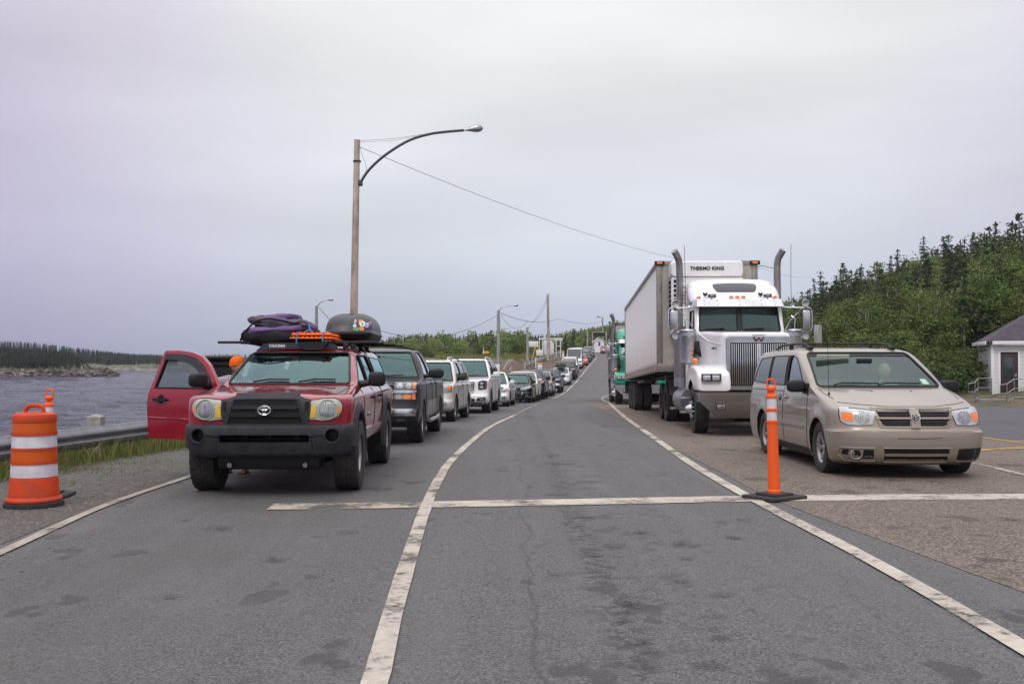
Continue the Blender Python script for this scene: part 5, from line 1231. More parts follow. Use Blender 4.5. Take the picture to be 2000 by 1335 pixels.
dv = seated('person driving the beige minivan, light hair and pale shirt, seen through its windshield', VM @ Vector((.38, 2.20, .62)), yaw=R(-1), turn=R(14), hair=(.35, .28, .2))
# ------------------------------------------------------------------ the rest of the queue
def auto_levels(p):
 L, w, zb, zm, zg, yg, zc, yc, zt, yt, wt = [p[k] for k in ('L', 'w', 'zb', 'zm', 'zg', 'yg', 'zc', 'yc', 'zt', 'yt', 'wt')]
 rf, ry, sf = p.get('rf', .3), p.get('ry', .3), p.get('sf', .12); kind = p['kind']
 yr = lambda f: L
 f = lambda z, yf, r, ww, **k: lv(z, yf, r, ww, k.get('sf', sf), k.get('rf', rf), k.get('ry', ry), .05, k.get('rr', .2), c=k.get('c', 0))
 B = [f(zb, .16, L - .15, w - .10), f(zb + .07, .05, L - .05, w - .03), f((zb + zm) / 2, .0, L, w - .004), f(zm, .0, L, w), f(zm + .04, .04 if yg > .05 else .02, L - .02, w), f((zm + zg) / 2 + .02, yg * .8, L - .02, w - .002), f(zg - .03, yg, L - .03, w - .008)]
 hs = p.get('hs', .5)
 if kind == 'sedan':
  zd = p.get('zd', zc + .02)
  B += [f(zg + .01, yg + .10, L - .05, w - .02, sf=sf * 1.3), f(zg + (zc - zg) * .4, yg + (yc - yg) * .42, L - .06, w - .04, sf=sf * 1.3, ry=ry * .8), f(zg + (zc - zg) * .75, yg + (yc - yg) * .75, L - .10, w - .06, ry=ry * .6), f(zc - .005, yc - .06, L - .35, w - .075, rf=.2, ry=.18), f(zc, yc, p['yb'] + .45, w - .08, rf=.18, ry=.14, c=1),
              f(zc + (zt - zc) * .5, yc + (yt - yc) * .5, p['yb'] + .05, (w - .08) * .5 + wt * .5 + .02, rf=.16, ry=.14), f(zt - .09, yt - .06, p['yb'] - .45, wt + .02, rf=.15, ry=.14), f(zt - .045, yt + .12, p['yb'] - .62, wt - .05, rf=.16, ry=.18), f(zt - .015, yt + .42, p['yb'] - .85, wt * .68, rf=.16, ry=.2), f(zt, yt + .8, p['yb'] - 1.1, wt * .35, rf=.12, ry=.15)]
 elif kind == 'pickup':
  yk = p['yk']
  B += [f(zg + .01, yg + .10, L - .03, w - .02, ry=ry * .8), f(zg + (zc - zg) * .5, yg + (yc - yg) * .5, L - .03, w - .035, ry=ry * .6), f(zc - .01, yc - .1, L - .03, w - .045, rf=.16, ry=.14), f(zc, yc, L - .04, w - .05, rf=.14, ry=.12, c=1), f(zc + .012, yc + .02, yk + .02, w - .06, rf=.14, ry=.12, rr=.1, c=1),
              f(zc + (zt - zc) * .5, yc + (yt - yc) * .5, yk - .04, (w - .05) * .5 + wt * .5 + .02, rf=.13, ry=.12, rr=.1), f(zt - .09, yt - .06, yk - .12, wt + .03, rf=.13, ry=.12, rr=.1), f(zt - .045, yt + .10, yk - .2, wt - .04, rf=.14, ry=.16), f(zt - .015, yt + .35, yk - .35, wt * .7, rf=.15, ry=.16), f(zt, yt + .6, yk - .5, wt * .4, rf=.1, ry=.12)]
 else:
  rk = p.get('rake', .35)
  B += [f(zg + .01, yg + .10, L - .04, w - .018, sf=sf * 1.2), f(zg + (zc - zg) * .5, yg + (yc - yg) * .5, L - .05, w - .035, ry=ry * .7), f(zc - .01, yc - .08, L - .06, w - .048, rf=.2, ry=.18), f(zc, yc, L - .07, w - .052, rf=.18, ry=.14, c=1),
              f(zc + (zt - zc) * .5, yc + (yt - yc) * .5, L - .1 - rk * .4, (w - .05) * .5 + wt * .5 + .02, rf=.15, ry=.13), f(zt - .09, yt - .06, L - .12 - rk, wt + .03, rf=.14, ry=.13), f(zt - .045, yt + .12, L - .2 - rk, wt - .03, rf=.15, ry=.17), f(zt - .015, yt + .45, L - .45 - rk, wt * .7, rf=.15, ry=.18), f(zt, yt + .9, L - .9 - rk, wt * .4, rf=.1, ry=.12)]
 return B
def simple_car(p):
 """vehicle from its main dimensions; p['front'](c, p) adds the face"""
 B = auto_levels(p); P = p['paint']; Y0, WB, RW = p['yw'], p['wb'], p['R']
 def dfm(x, y, z):
  if z < p['zg'] and abs(x) > p['w'] * .8:
   for yw in (Y0, Y0 + WB):
    d = math.hypot(y - yw, z - RW); x += math.copysign(p.get('bulge', .015) * math.exp(-((d - RW * 1.2) / .08) ** 2), x)
  return (x, y, z)
 hero = p.get('hero', 0)
 c = Car(p['name'], B, P, dfm, sub=3 if hero else 2, nf=12 if hero else 8, ns=36 if hero else 24, res=.06 if hero else .12); c.zc = p['zc']; rt = c.root
 tag(rt, p['label'], p['cat'], 'vehicles queuing in the ferry line')
 w, zc, yc, zt, yt, wt = p['w'], p['zc'], p['yc'], p['zt'], p['yt'], p['wt']; wm = w - (.08 if p['kind'] == 'sedan' else .05)
 wsp = rpoly([(-(wm - .085), zc + .025), (-(wt - .035), zt - .095), (wt - .035, zt - .095), (wm - .085, zc + .025)], .05)
 opened = p.get('open', 0)
 c.window(wsp, M['glass'] if opened else M['glass_opaque'], 'F', 'windshield', r=.014, off=-.012 if opened else .003, seal=True)
 sl = (yt - yc) / (zt - zc); zl, zh = zc + .03, zt - .085; ya = yc + .40;
 wins = []
 yend = p.get('ywin', (p['L'] - .55) if p['kind'] == 'suv' else (p['yb'] - .35 if p['kind'] == 'sedan' else p['yk'] - .14)); ym = p.get('ydoor', yt + .75)
 wins.append([(ya, zl), (yt + .10, zh - .02), (yt + .28, zh), (ym - .05, zh), (ym - .03, zl)])
 if yend - ym > .5:
  y2 = ym + .95 if p['kind'] == 'suv' else yend
  wins.append([(ym + .05, zl), (ym + .04, zh), (y2 - (.05 if p['kind'] == 'suv' else .35), zh), (y2 - .02, zl)])
  if p['kind'] == 'suv' and yend - y2 > .3: wins.append([(y2 + .05, zl), (y2 + .03, zh), (yend - .25, zh - .01), (yend, zl + .03)])
 for i, wq in enumerate(wins):
  wq = rpoly(wq, .03)
  for ax in 'RL':
   if hero or ax == 'R': c.window(wq, (M['glass_side'] if opened and i == 0 else M['glass_opaque']), ax, 'side_window', off=(-.012 if opened and i == 0 else .002), seal=hero > 0, r=.008)
 if hero:
  zs = p['zb'] + .12
  seam = [[(ym, zs), (ym, zc + .01)], [(yc + .28, zs + .05), (yc + .22, zc - .02)], [(yc + .28, zs), (p['L'] - 1.25 if p['kind'] != 'pickup' else p['yk'] - .05, zs)]]
  if len(wins) > 1: y2 = ym + .98; seam.append([(y2, zs + .15), (y2 + .02, zc)])
  if p['kind'] == 'pickup': seam.append([(p['yk'] + .04, zs), (p['yk'] + .04, zc)])
  c.traces('door_seam', seam, M['cav'], 'R', r=.006, off=-.001)
 for y in ([ym - .16] + ([ym + .80] if len(wins) > 1 else [])):
  c.patch('door_handle', rpoly([(y - .09, zc - .13), (y - .09, zc - .095), (y + .09, zc - .095), (y + .09, zc - .13)], .012), p.get('handle', M['black']), 'R', off=.032, thick=.02)
 p['front'](c, p)
 c.arch(Y0, RW, RW + p.get('gap', .055), depth=.26 + (1 - w)); c.arch(Y0 + WB, RW, RW + p.get('gap', .055), depth=.26 + (1 - w))
 if opened:
  if p['kind'] == 'pickup': c.cab_rear = p['yk'] - .15
  c.cabin(p['zb'] + .3, zt - .07, front=.10, side=.07); c.pocket(wsp, 'F', -.5, yt + .35, M['interior'])
  for sd, ax in ((1, 'R'), (-1, 'L')): c.pocket(rpoly(wins[0], .03), ax, *(sorted((sd * .4, sd * 1.3))), M['black'])
  seats(c, yt + .20, zc - .62 if p['kind'] != 'pickup' else zc - .55, (-.38, .38), m=p.get('seatm', M['seat']), wheel_x=.38, dash_y=yc + .42, dash_z=zc - .10, w=wm - .12, rear=(yt + 1.15) if len(wins) > 1 else None, tall=.58)
 c.finish()
 km = wheel_mesh(RW, p['tw'], p.get('rim', RW * .6), p.get('rimstyle', 'alloy'), p.get('spokes', 5), p.get('tread', 'road'))
 for y in (Y0, Y0 + WB):
  for sx in (-1, 1): add_wheel(rt, sx * (w - .01 - p['tw'] / 2), y, RW, km, sx)
 mb = MB(); mb.box((0, p['L'] / 2, p['zb'] + .06), (1.4 * w, p['L'] - 1.0, .12), .02); mb.box((0, .55, p['zb'] + .04), (1.2 * w, .6, .14), .03); mb.build('underbody', M['black'], rt)
 ms = p.get('mir', (.22, .12, .15)); c.mirror(yc + .42, zc + .06, wm, p.get('mirm', M['black']), size=ms, out=p.get('mout', .12))
 if hero: c.patch('cowl_trim', rpoly([(-(wm - .06), zc - .004), (-(wm - .07), zc + .03), (wm - .07, zc + .03), (wm - .06, zc - .004)], .01), M['black'], 'F', off=.004, thick=.01)
 if hero:
  for x0 in (-.45, .10): c.trace('wiper', [(x0, zc + .03), (x0 + .45, zc + .05)], M['black'], 'F', r=.010, off=.014)
 if p.get('rails'):
  for sx in (-1, 1):
   mb = MB(); mb.tube(rs_path([(sx * (wt - .07), yt + .35, zt - .04), (sx * (wt - .07), yt + .5, zt + .035), (sx * (wt - .07), p['L'] - 1.0, zt + .03), (sx * (wt - .07), p['L'] - .8, zt - .05)], .15), .018, 6); mb.build('roof_rail', p.get('railm', M['black']), rt)
 dx, Y, yaw = p['pos']; yw = R(yaw)
 # p['pos'] gives the outer edge of the front tyre on the road side and its distance
 X = dx - (w) * math.cos(yw) + Y0 * math.sin(yw) * 1.0; Yf = Y - Y0 * math.cos(yw) - w * math.sin(yw)
 place_root(rt, X, Yf, yw, (Y0, Y0 + WB))
 return c
def yaw_at(y): return -math.degrees(math.atan2(xline(y + 4) - xline(y - 1), 5))
PT = lambda n, c, **k: paint(n, c, **k)
def F_silverado(c, p):
 GR = M['black']
 lamp(c, 'headlight', rpoly([(.54, 1.00), (.54, 1.115), (.93, 1.115), (.93, 1.00)], .02), M['lens_dark'], bowls=[(.64, 1.058, .045, 1.3), (.80, 1.058, .045, 1.2)], amber=[rpoly([(.865, 1.01), (.865, 1.105), (.915, 1.105), (.915, 1.01)], .01)], rim=M['cav'])
 lamp(c, 'lower_lamp', rpoly([(.54, .815), (.54, .925), (.92, .925), (.92, .815)], .02), M['lens_dark'], bowls=[(.62, .87, .042, 1.5)], amber=[rpoly(circ(.77, .87, .042, 16, 1.9), .001), rpoly([(.865, .82), (.865, .925), (.915, .925), (.915, .82)], .01)], rim=M['cav'])
 g = c.patch('grille', rpoly([(-.53, .80), (-.53, 1.115), (.53, 1.115), (.53, .80)], .03), M['cav'], 'F', off=.01, thick=.03)
 for z in (.84, .88, 1.0, 1.04, 1.08): c.patch('grille_bar', [(-.52, z - .006), (-.52, z + .006), (.52, z + .006), (.52, z - .006)], M['grey_plastic'], 'F', off=.018, thick=.01, parent=g)
 c.patch('chrome_bar', rpoly([(-.93, .935), (-.94, .99), (.94, .99), (.93, .935)], .01), M['chrome'], 'F', off=.03, thick=.05)
 c.patch('badge', rpoly([(-.09, .95), (-.09, .975), (.09, .975), (.09, .95)], .005), mat('badge_gold', (.45, .32, .08), .3, metal=.8), 'F', off=.045, thick=.02)
 c.patch('bumper_top', rpoly([(-.94, .665), (-.95, .765), (.95, .765), (.94, .665)], .02), M['black'], 'F', off=.055, thick=.07)
 c.patch('bumper', rpoly([(-.93, .53), (-.95, .66), (.95, .66), (.93, .53)], .02), M['chrome'], 'F', off=.06, thick=.08)
 v = c.patch('bumper_valance', rpoly([(-.84, .34), (-.94, .42), (-.94, .525), (.94, .525), (.94, .42), (.84, .34)], .03), M['grey_plastic'], 'F', off=.05, thick=.08)
 for sx in (-1, 1): c.patch('fog_lamp', rpoly([(sx * .60, .42), (sx * .60, .48), (sx * .75, .48), (sx * .75, .42)][::sx], .01), M['lens_dark'], 'F', off=.056, thick=.02, parent=v)
 for yy in (p['yw'], p['yw'] + p['wb']): flare(c.root, yy, p['R'], p['R'] + .05, p['w'] - .02, M['grey_plastic'], [(-.01, -.08), (-.01, .016), (.006, .026), (.05, .022), (.08, .004), (.10, -.03)], a0=-14, a1=190 if yy > 2 else 182)
 c.patch('lower_cladding', rpoly([(1.65, .42), (1.65, .76), (p['L'] - 2.1, .76), (p['L'] - 2.1, .42)], .01), M['two_tone'], 'R', off=.003, thick=.01)
 mb = MB(); mb.tube([(p['w'] + .02, 1.7, .40), (p['w'] + .03, 1.85, .37), (p['w'] + .03, 3.6, .37), (p['w'] + .02, 3.75, .40)], .042, 10); mb.build('side_step', M['steel'], c.root)
 mb = MB(); mb.tube([(.20, 2.55, p['zt'] + .0), (.4, 2.62, p['zt'] + .02), (.6, 2.75, p['zt'] - .02)], .02, 6); mb.build('cab_visor', M['black'], c.root)
M['lens_dark'] = mat('dull_lens', (.16, .16, .17), .12, metal=.3, coat=1, noise_amt=.4, noise_scale=20)
M['two_tone'] = paint('pewter_lower_paint', (.17, .165, .15), amount=.5, zmax=.8, metal=.3)
def F_escape(c, p):
 lamp(c, 'headlight', rpoly([(.50, .80), (.50, .975), (.78, .985), (.86, .975), (.86, .82), (.70, .79)], .03), M['lens'], bowls=[(.62, .885, .07, 1.2)], amber=[rpoly([(.765, .84), (.765, .975), (.85, .97), (.85, .85)], .012)], rim=M['cav'])
 g = c.patch('grille', rpoly([(-.46, .74), (-.48, .96), (.48, .96), (.46, .74)], .03), M['cav'], 'F', off=.01, thick=.02)
 for z in (.79, .84, .90): c.patch('grille_bar', [(-.45, z - .012), (-.45, z + .012), (.45, z + .012), (.45, z - .012)], M['dull_chrome'], 'F', off=.022, thick=.02, parent=g)
 c.patch('badge', circ(0, .85, .06, 20, 1.8), M['sky_sticker'], 'F', off=.035, thick=.03)
 c.patch('lower_intake', rpoly([(-.45, .40), (-.48, .54), (.48, .54), (.45, .40)], .03), M['cav'], 'F', off=.003, thick=.01)
 c.patch('bumper_skirt', rpoly([(-.84, .235), (-.88, .30), (.88, .30), (.84, .235)], .01), M['black'], 'F', off=.006, thick=.03)
 for sx in (-1, 1):
  c.patch('fog_lamp', circ(sx * .68, .49, .062, 20), M['reflector'], 'F', off=.008, thick=.01); c.trace('fog_lamp_rim', circ(sx * .68, .49, .075, 20), M['dull_chrome'], 'F', r=.008, off=.004, closed=True)
def F_yukon(c, p):
 gr = rpoly([(-.50, .72), (-.54, .80), (-.54, 1.06), (.54, 1.06), (.54, .80), (.50, .72), (.36, .655), (-.36, .655)], .03)
 g = c.patch('grille', gr, M['cav'], 'F', off=.008, thick=.02)
 for k in range(7):
  z = .70 + k * .052; pts = [(-.50 + i * 1.0 / 16, z + (.010 if i % 2 else -.010)) for i in range(17)]
  c.trace('grille_bar', pts, M['chrome'], 'F', r=.013, off=.016, parent=g)
 c.trace('grille_frame', gr, M['chrome'], 'F', r=.018, off=.010, closed=True, parent=g)
 text_obj('lettering', 'GMC', .13, M['red_lens'], g, Matrix.Translation((0, c.hit(0, .88, 'F')[0].y - .05, .88)), .01, width=.34, bold=.004)
 for sx in (-1, 1):
  pl = rpoly([(.66, .80), (.66, 1.07), (.80, 1.10), (.945, 1.085), (.935, .82), (.80, .79)], .03); pl = [(sx * x, z) for x, z in (pl if sx > 0 else pl[::-1])]
  h = c.patch('headlight', pl, M['black'], 'F', off=.008, thick=.02)
  for z in (.885, 1.0): c.patch('lamp_bowl', circ(sx * .775, z, .045, 16, 1.4), M['lens'], 'F', off=.018, thick=.01, parent=h)
  c.patch('turn_lamp', rpoly([(sx * .885, .84), (sx * .885, 1.06), (sx * .925, 1.06), (sx * .92, .84)][::sx], .01), M['red_lens'], 'F', off=.016, thick=.01, parent=h)
  c.trace('lamp_frame', pl, M['chrome'], 'F', r=.008, off=.010, closed=True, parent=h)
  q = rpoly([(.60, .42), (.66, .53), (.90, .55), (.93, .50), (.90, .415)], .03); q = [(sx * x, z) for x, z in (q if sx > 0 else q[::-1])]
  f = c.patch('fog_lamp_pocket', q, M['cav'], 'F', off=.004, thick=.01); c.patch('fog_lamp', rpoly([(sx * .72, .45), (sx * .72, .51), (sx * .86, .51), (sx * .86, .45)][::sx], .015), M['lens'], 'F', off=.012, thick=.01, parent=f)
 c.patch('lower_intake', rpoly([(-.56, .39), (-.56, .50), (.56, .50), (.56, .39)], .02), M['cav'], 'F', off=.004, thick=.01)
 c.patch('bumper_skirt', rpoly([(-.88, .24), (-.92, .37), (.92, .37), (.88, .24)], .02), M['black'], 'F', off=.006, thick=.03)
def F_sedan(c, p):
 """slim wrap-round lamps, grille strip, wide lower intake"""
 zg = p['zg']; w = p['w']
 lamp(c, 'headlight', rpoly([(.44, zg - .15), (.46, zg - .06), (.66, zg + .005), (w - .05, zg + .03), (w - .045, zg - .07), (w - .16, zg - .15)], .03), M['lens'], bowls=[(.60, zg - .085, .05, 1.4)], amber=[rpoly([(w - .12, zg - .09), (w - .12, zg + .01), (w - .06, zg + .01), (w - .06, zg - .07)], .01)] if p.get('amb', 1) else [], rim=M['cav'])
 gm = p.get('gm', M['cav'])
 g = c.patch('grille', rpoly([(-.30, zg - .20), (-.42, zg - .055), (.42, zg - .055), (.30, zg - .20)], .03), gm, 'F', off=.008, thick=.02)
 c.trace('grille_frame', [(-.43, zg - .05), (-.29, zg - .21), (.29, zg - .21), (.43, zg - .05)], M['chrome'], 'F', r=.014, off=.008, parent=g)
 c.patch('badge', circ(0, zg - .11, .045, 16, 1.2), M['chrome'], 'F', off=.03, thick=.03)
 c.patch('lower_intake', rpoly([(-.40, .27), (-.50, .38), (.50, .38), (.40, .27)], .03), M['cav'], 'F', off=.003, thick=.01)
 for sx in (-1, 1):
  f = c.patch('fog_lamp_pocket', rpoly([(sx * .60, .32), (sx * .60, .40), (sx * .80, .42), (sx * .80, .32)][::sx], .02), M['cav'], 'F', off=.003, thick=.01); c.patch('fog_lamp', circ(sx * .68, .36, .03, 14, 1.3), M['lens'], 'F', off=.010, thick=.01, parent=f)
 if p.get('bra'): c.patch('bonnet_guard', rpoly([(-.62, zg - .03), (-.66, zg + .05), (.66, zg + .05), (.62, zg - .03)], .02), M['black'], 'F', off=.016, thick=.02)
def F_cruze(c, p):
 zg = p['zg']; w = p['w']
 lamp(c, 'headlight', rpoly([(.36, zg - .12), (.38, zg - .06), (.70, zg + .01), (w - .05, zg + .05), (w - .06, zg - .06), (.60, zg - .13)], .02), M['lens'], bowls=[(.55, zg - .075, .036, 1.6), (.72, zg - .045, .034, 1.5)], rim=M['chrome'])
 g = c.patch('upper_grille', rpoly([(-.34, zg - .15), (-.36, zg - .07), (.36, zg - .07), (.34, zg - .15)], .02), M['cav'], 'F', off=.006, thick=.02)
 lg = c.patch('lower_grille', rpoly([(-.36, .26), (-.46, .50), (.46, .50), (.36, .26)], .04), M['cav'], 'F', off=.004, thick=.02)
 c.trace('grille_frame', [(-.48, .51), (-.37, .25), (.37, .25), (.48, .51)], M['chrome'], 'F', r=.014, off=.008, parent=lg)
 c.patch('badge', rpoly([(-.09, zg - .18), (-.09, zg - .155), (.09, zg - .155), (.09, zg - .18)], .005), mat('badge_gold2', (.5, .36, .12), .3, metal=.8), 'F', off=.02, thick=.02)
 c.patch('red_badge', rpoly([(-.30, .40), (-.30, .44), (-.20, .44), (-.20, .40)], .005), M['red_lens'], 'F', off=.02, thick=.02)
 for sx in (-1, 1):
  f = c.patch('fog_lamp_pocket', rpoly([(sx * .58, .33), (sx * .60, .42), (sx * .80, .44), (sx * .78, .33)][::sx], .02), M['cav'], 'F', off=.003, thick=.01); c.patch('fog_lamp', circ(sx * .68, .38, .03, 14, 1.5), M['lens'], 'F', off=.010, thick=.01, parent=f)
  c.trace('fog_lamp_trim', [(sx * .56, .30), (sx * .80, .31)], M['chrome'], 'F', r=.009, off=.006)
def F_suv(c, p):
 zg = p['zg']; w = p['w']
 lamp(c, 'headlight', rpoly([(.48, zg - .15), (.48, zg - .03), (w - .06, zg), (w - .06, zg - .12)], .02), M['lens'], bowls=[(.60, zg - .085, .045, 1.3)], amber=[rpoly([(w - .13, zg - .12), (w - .13, zg - .01), (w - .07, zg - .01), (w - .07, zg - .12)], .01)] if p.get('amb', 1) else [], res=.09)
 g = c.patch('grille', rpoly([(-.44, zg - .22), (-.45, zg - .04), (.45, zg - .04), (.44, zg - .22)], .02), M['cav'], 'F', off=.008, thick=.02)
 c.patch('grille_bar', [(-.44, zg - .14), (-.44, zg - .11), (.44, zg - .11), (.44, zg - .14)], p.get('barm', M['chrome']), 'F', off=.02, thick=.02, parent=g)
 c.patch('lower_intake', rpoly([(-.50, p['zb'] + .12), (-.52, p['zb'] + .24), (.52, p['zb'] + .24), (.50, p['zb'] + .12)], .02), M['cav'], 'F', off=.003, thick=.01)
 if p.get('bumperm'): c.patch('bumper', rpoly([(-(w - .03), p['zb'] + .22), (-(w - .02), p['zb'] + .40), (w - .02, p['zb'] + .40), (w - .03, p['zb'] + .22)], .02), p['bumperm'], 'F', off=.05, thick=.08)
 if p.get('plate', 1):
  plate(c, 0, p['zb'] + .30, c.hit(0, p['zb'] + .30, 'F')[0].y - (.07 if p.get('bumperm') else .02), None, M['white'], None)
def F_sprinter(c, p):
 zg = p['zg']; w = p['w']
 lamp(c, 'headlight', rpoly([(.55, .80), (.60, .92), (.86, 1.16), (.92, 1.14), (.92, .84), (.75, .78)], .03), M['lens'], bowls=[(.74, .90, .06)], res=.09)
 g = c.patch('grille', rpoly([(-.42, .76), (-.52, 1.06), (.52, 1.06), (.42, .76)], .03), M['black'], 'F', off=.008, thick=.02)
 for z in (.84, .92, 1.0): c.patch('grille_bar', [(-.44, z - .012), (-.44, z + .012), (.44, z + .012), (.44, z - .012)], M['dull_chrome'], 'F', off=.02, thick=.02, parent=g)
 c.patch('bumper', rpoly([(-.92, .26), (-.95, .60), (.95, .60), (.92, .26)], .03), M['black'], 'F', off=.01, thick=.03)
PK = dict(kind='pickup', L=5.75, w=.985, zb=.36, zm=.66, zg=1.10, yg=.10, zc=1.20, yc=1.28, zt=1.80, yt=1.92, wt=.665, yw=1.0, wb=3.6, R=.385, tw=.265, yk=3.45, rf=.26, ry=.22, sf=.10, bulge=.01, tread='at')
SV = dict(kind='suv', L=4.43, w=.905, zb=.27, zm=.55, zg=.98, yg=.11, zc=1.08, yc=1.05, zt=1.70, yt=1.72, wt=.66, yw=.88, wb=2.62, R=.355, tw=.235)
SD = dict(kind='sedan', L=4.62, w=.88, zb=.18, zm=.46, zg=.74, yg=.14, zc=.93, yc=1.10, zt=1.47, yt=1.95, wt=.56, yb=3.75, yw=.92, wb=2.70, R=.315, tw=.20, rf=.36, ry=.42, sf=.18)
def pos(px, Y): return ((px - 1000) / 1944.0 * Y, Y, yaw_at(Y))
silver = mat('silver_handle', (.5, .5, .5), .3, metal=.8)
CARS = [
 dict(PK, name='pickup_truck', label='dark grey full size pickup truck with chrome bumper right behind the red truck', cat='pickup truck', paint=PT('charcoal_paint', (.012, .012, .015), amount=.20, zmax=.9, coat=.35), front=F_silverado, hero=1, open=1, pos=(-1.66, 18.75, -.8), mir=(.30, .14, .19), mout=.22, seatm=M['seat_light']),
 dict(SV, name='suv', label='pale silver gold compact SUV right behind the dark grey pickup', cat='suv', paint=PT('pale_gold_paint', (.66, .645, .57), amount=.18, zmax=.6, metal=.25), front=F_escape, hero=1, open=1, pos=pos(891, 27.4), rails=1, zg=.99, zc=1.10, zt=1.71, yt=1.62),
 dict(SV, name='suv', label='big white SUV with a tall chrome mesh grille', cat='suv', paint=PT('white_suv_paint', (.80, .80, .80), amount=.22, zmax=.55), front=F_yukon, hero=1, open=1, pos=pos(959, 33.8), L=5.2, w=1.01, zb=.30, zm=.60, zg=1.12, zc=1.22, yc=1.25, zt=1.87, yt=1.95, wt=.74, yw=.98, wb=2.95, R=.40, tw=.275, rails=1, railm=M['white_metal'], mirm=M['white_metal'], mir=(.26, .13, .19), mout=.18, rf=.22, ry=.20, sf=.10),
 dict(SD, name='sedan', label='white sedan with a dark bonnet guard between the big white SUV and the black sedan', cat='sedan', paint=PT('white_sedan_paint', (.78, .78, .76), amount=.2, zmax=.5), front=F_sedan, hero=1, open=1, pos=pos(996, 41.7), bra=1, mirm=M['white_metal']),
 dict(SD, name='sedan', label='black sedan with a chrome edged lower grille behind the white sedan', cat='sedan', paint=PT('black_sedan_paint', (.006, .006, .009), amount=.08, zmax=.4, coat=.4, rough=.2), front=F_cruze, hero=1, open=1, pos=pos(1039, 48.5), zg=.76, wt=.58),
 dict(SV, name='suv', label='white crossover half hidden behind the black sedan', cat='suv', paint=PT('white_crossover_paint', (.76, .76, .76), amount=.25, zmax=.5), front=F_suv, pos=pos(1051, 54.5), mirm=M['white_metal'], zt=1.66, R=.345),
 dict(PK, name='pickup_truck', label='black pickup truck with wide dark mirrors above the white crossover', cat='pickup truck', paint=PT('black_pickup_paint', (.012, .013, .018), amount=.12, coat=.5, zmax=.6), front=F_suv, pos=pos(1065, 60.5), mout=.20, mir=(.28, .14, .2), barm=M['black']),
 dict(SV, name='suv', label='grey SUV showing only its side between two dark pickups', cat='suv', paint=PT('grey_suv_paint', (.30, .29, .27), amount=.3, zmax=.6, metal=.3), front=F_suv, pos=pos(1079, 68.0)),
 dict(PK, name='pickup_truck', label='dark blue pickup truck with orange corner lamps and chrome bumper', cat='pickup truck', paint=PT('dark_blue_paint', (.014, .015, .028), amount=.14, coat=.5, zmax=.7), front=F_suv, pos=pos(1096, 76.0), bumperm=M['dull_chrome'], mir=(.28, .14, .2), mout=.20),
 dict(SV, name='suv', label='white crossover carrying a black roof box', cat='suv', paint=PT('white_cuv_paint', (.77, .78, .76), amount=.2, zmax=.5), front=F_suv, pos=pos(1113, 92.0), zt=1.58, L=4.4, rails=1, mirm=M['white_metal'], rf=.34, ry=.4, sf=.16, amb=0),
 dict(PK, name='pickup_truck', label='charcoal pickup truck with orange marker lamps behind the crossover with roof box', cat='pickup truck', paint=PT('charcoal_pickup_paint', (.022, .022, .03), amount=.15, coat=.5, zmax=.7), front=F_suv, pos=pos(1124.5, 102.0), zt=1.88, zc=1.26, zg=1.16, bumperm=M['grey_plastic'], barm=M['grey_plastic']),
 dict(SV, name='suv', label='white SUV mostly hidden between the charcoal pickup and the white van', cat='suv', paint=PT('white_far_suv_paint', (.78, .78, .78), amount=.2, zmax=.5), front=F_suv, pos=pos(1128, 111.0), L=4.9, w=.97, zt=1.86, zc=1.18, zg=1.08, yt=1.85, wt=.72, mirm=M['white_metal']),
 dict(SV, name='van', label='tall white delivery van towering over the queue', cat='van', paint=PT('white_van_paint', (.80, .80, .80), amount=.2, zmax=.6), front=F_sprinter, pos=pos(1137, 122.0), L=5.9, w=.99, zb=.30, zm=.62, zg=1.05, zc=1.28, yc=.85, zt=2.48, yt=1.75, wt=.82, yw=1.0, wb=3.6, R=.36, rake=.05, ydoor=2.4, ywin=2.5),
 dict(SD, name='sedan', label='bright red hatchback beside the tall white van', cat='car', paint=PT('bright_red_paint', (.55, .015, .03), amount=.1, zmax=.4), front=F_sedan, pos=pos(1147.5, 131.0), kind='suv', L=4.1, zt=1.52, wt=.58, amb=0),
 dict(SV, name='suv', label='dark slate SUV behind the red hatchback', cat='suv', paint=PT('slate_paint', (.03, .033, .04), amount=.1, zmax=.5), front=F_suv, pos=pos(1152.5, 140.0), zt=1.72, amb=0),
 dict(SV, name='suv', label='dark grey SUV second below the crest of the hill', cat='suv', paint=PT('dark_grey_paint', (.08, .08, .09), amount=.2, zmax=.5), front=F_suv, pos=pos(1156, 149.0), zt=1.70, amb=0),
 dict(PK, name='pickup_truck', label='silver grey pickup truck at the crest beside the booth', cat='pickup truck', paint=PT('silver_pickup_paint', (.22, .23, .25), amount=.2, zmax=.6, metal=.4), front=F_suv, pos=pos(1159.5, 162.0), bumperm=M['dull_chrome']),
 dict(SD, name='sedan', label='dark car farthest up the queue left of the silver pickup', cat='car', paint=PT('dark_far_paint', (.10, .11, .12), amount=.2, zmax=.5), front=F_sedan, pos=((1139 - 1000) / 1944 * 172, 172.0, -8)),
 dict(SD, name='sedan', label='dark red car parked right of the white booth', cat='car', paint=PT('dark_red_paint', (.26, .02, .05), amount=.1, zmax=.4), front=F_sedan, pos=((1193 - 1000) / 1944 * 185, 185.0, 0), amb=0),
]
BUILT = [simple_car(p) for p in CARS]
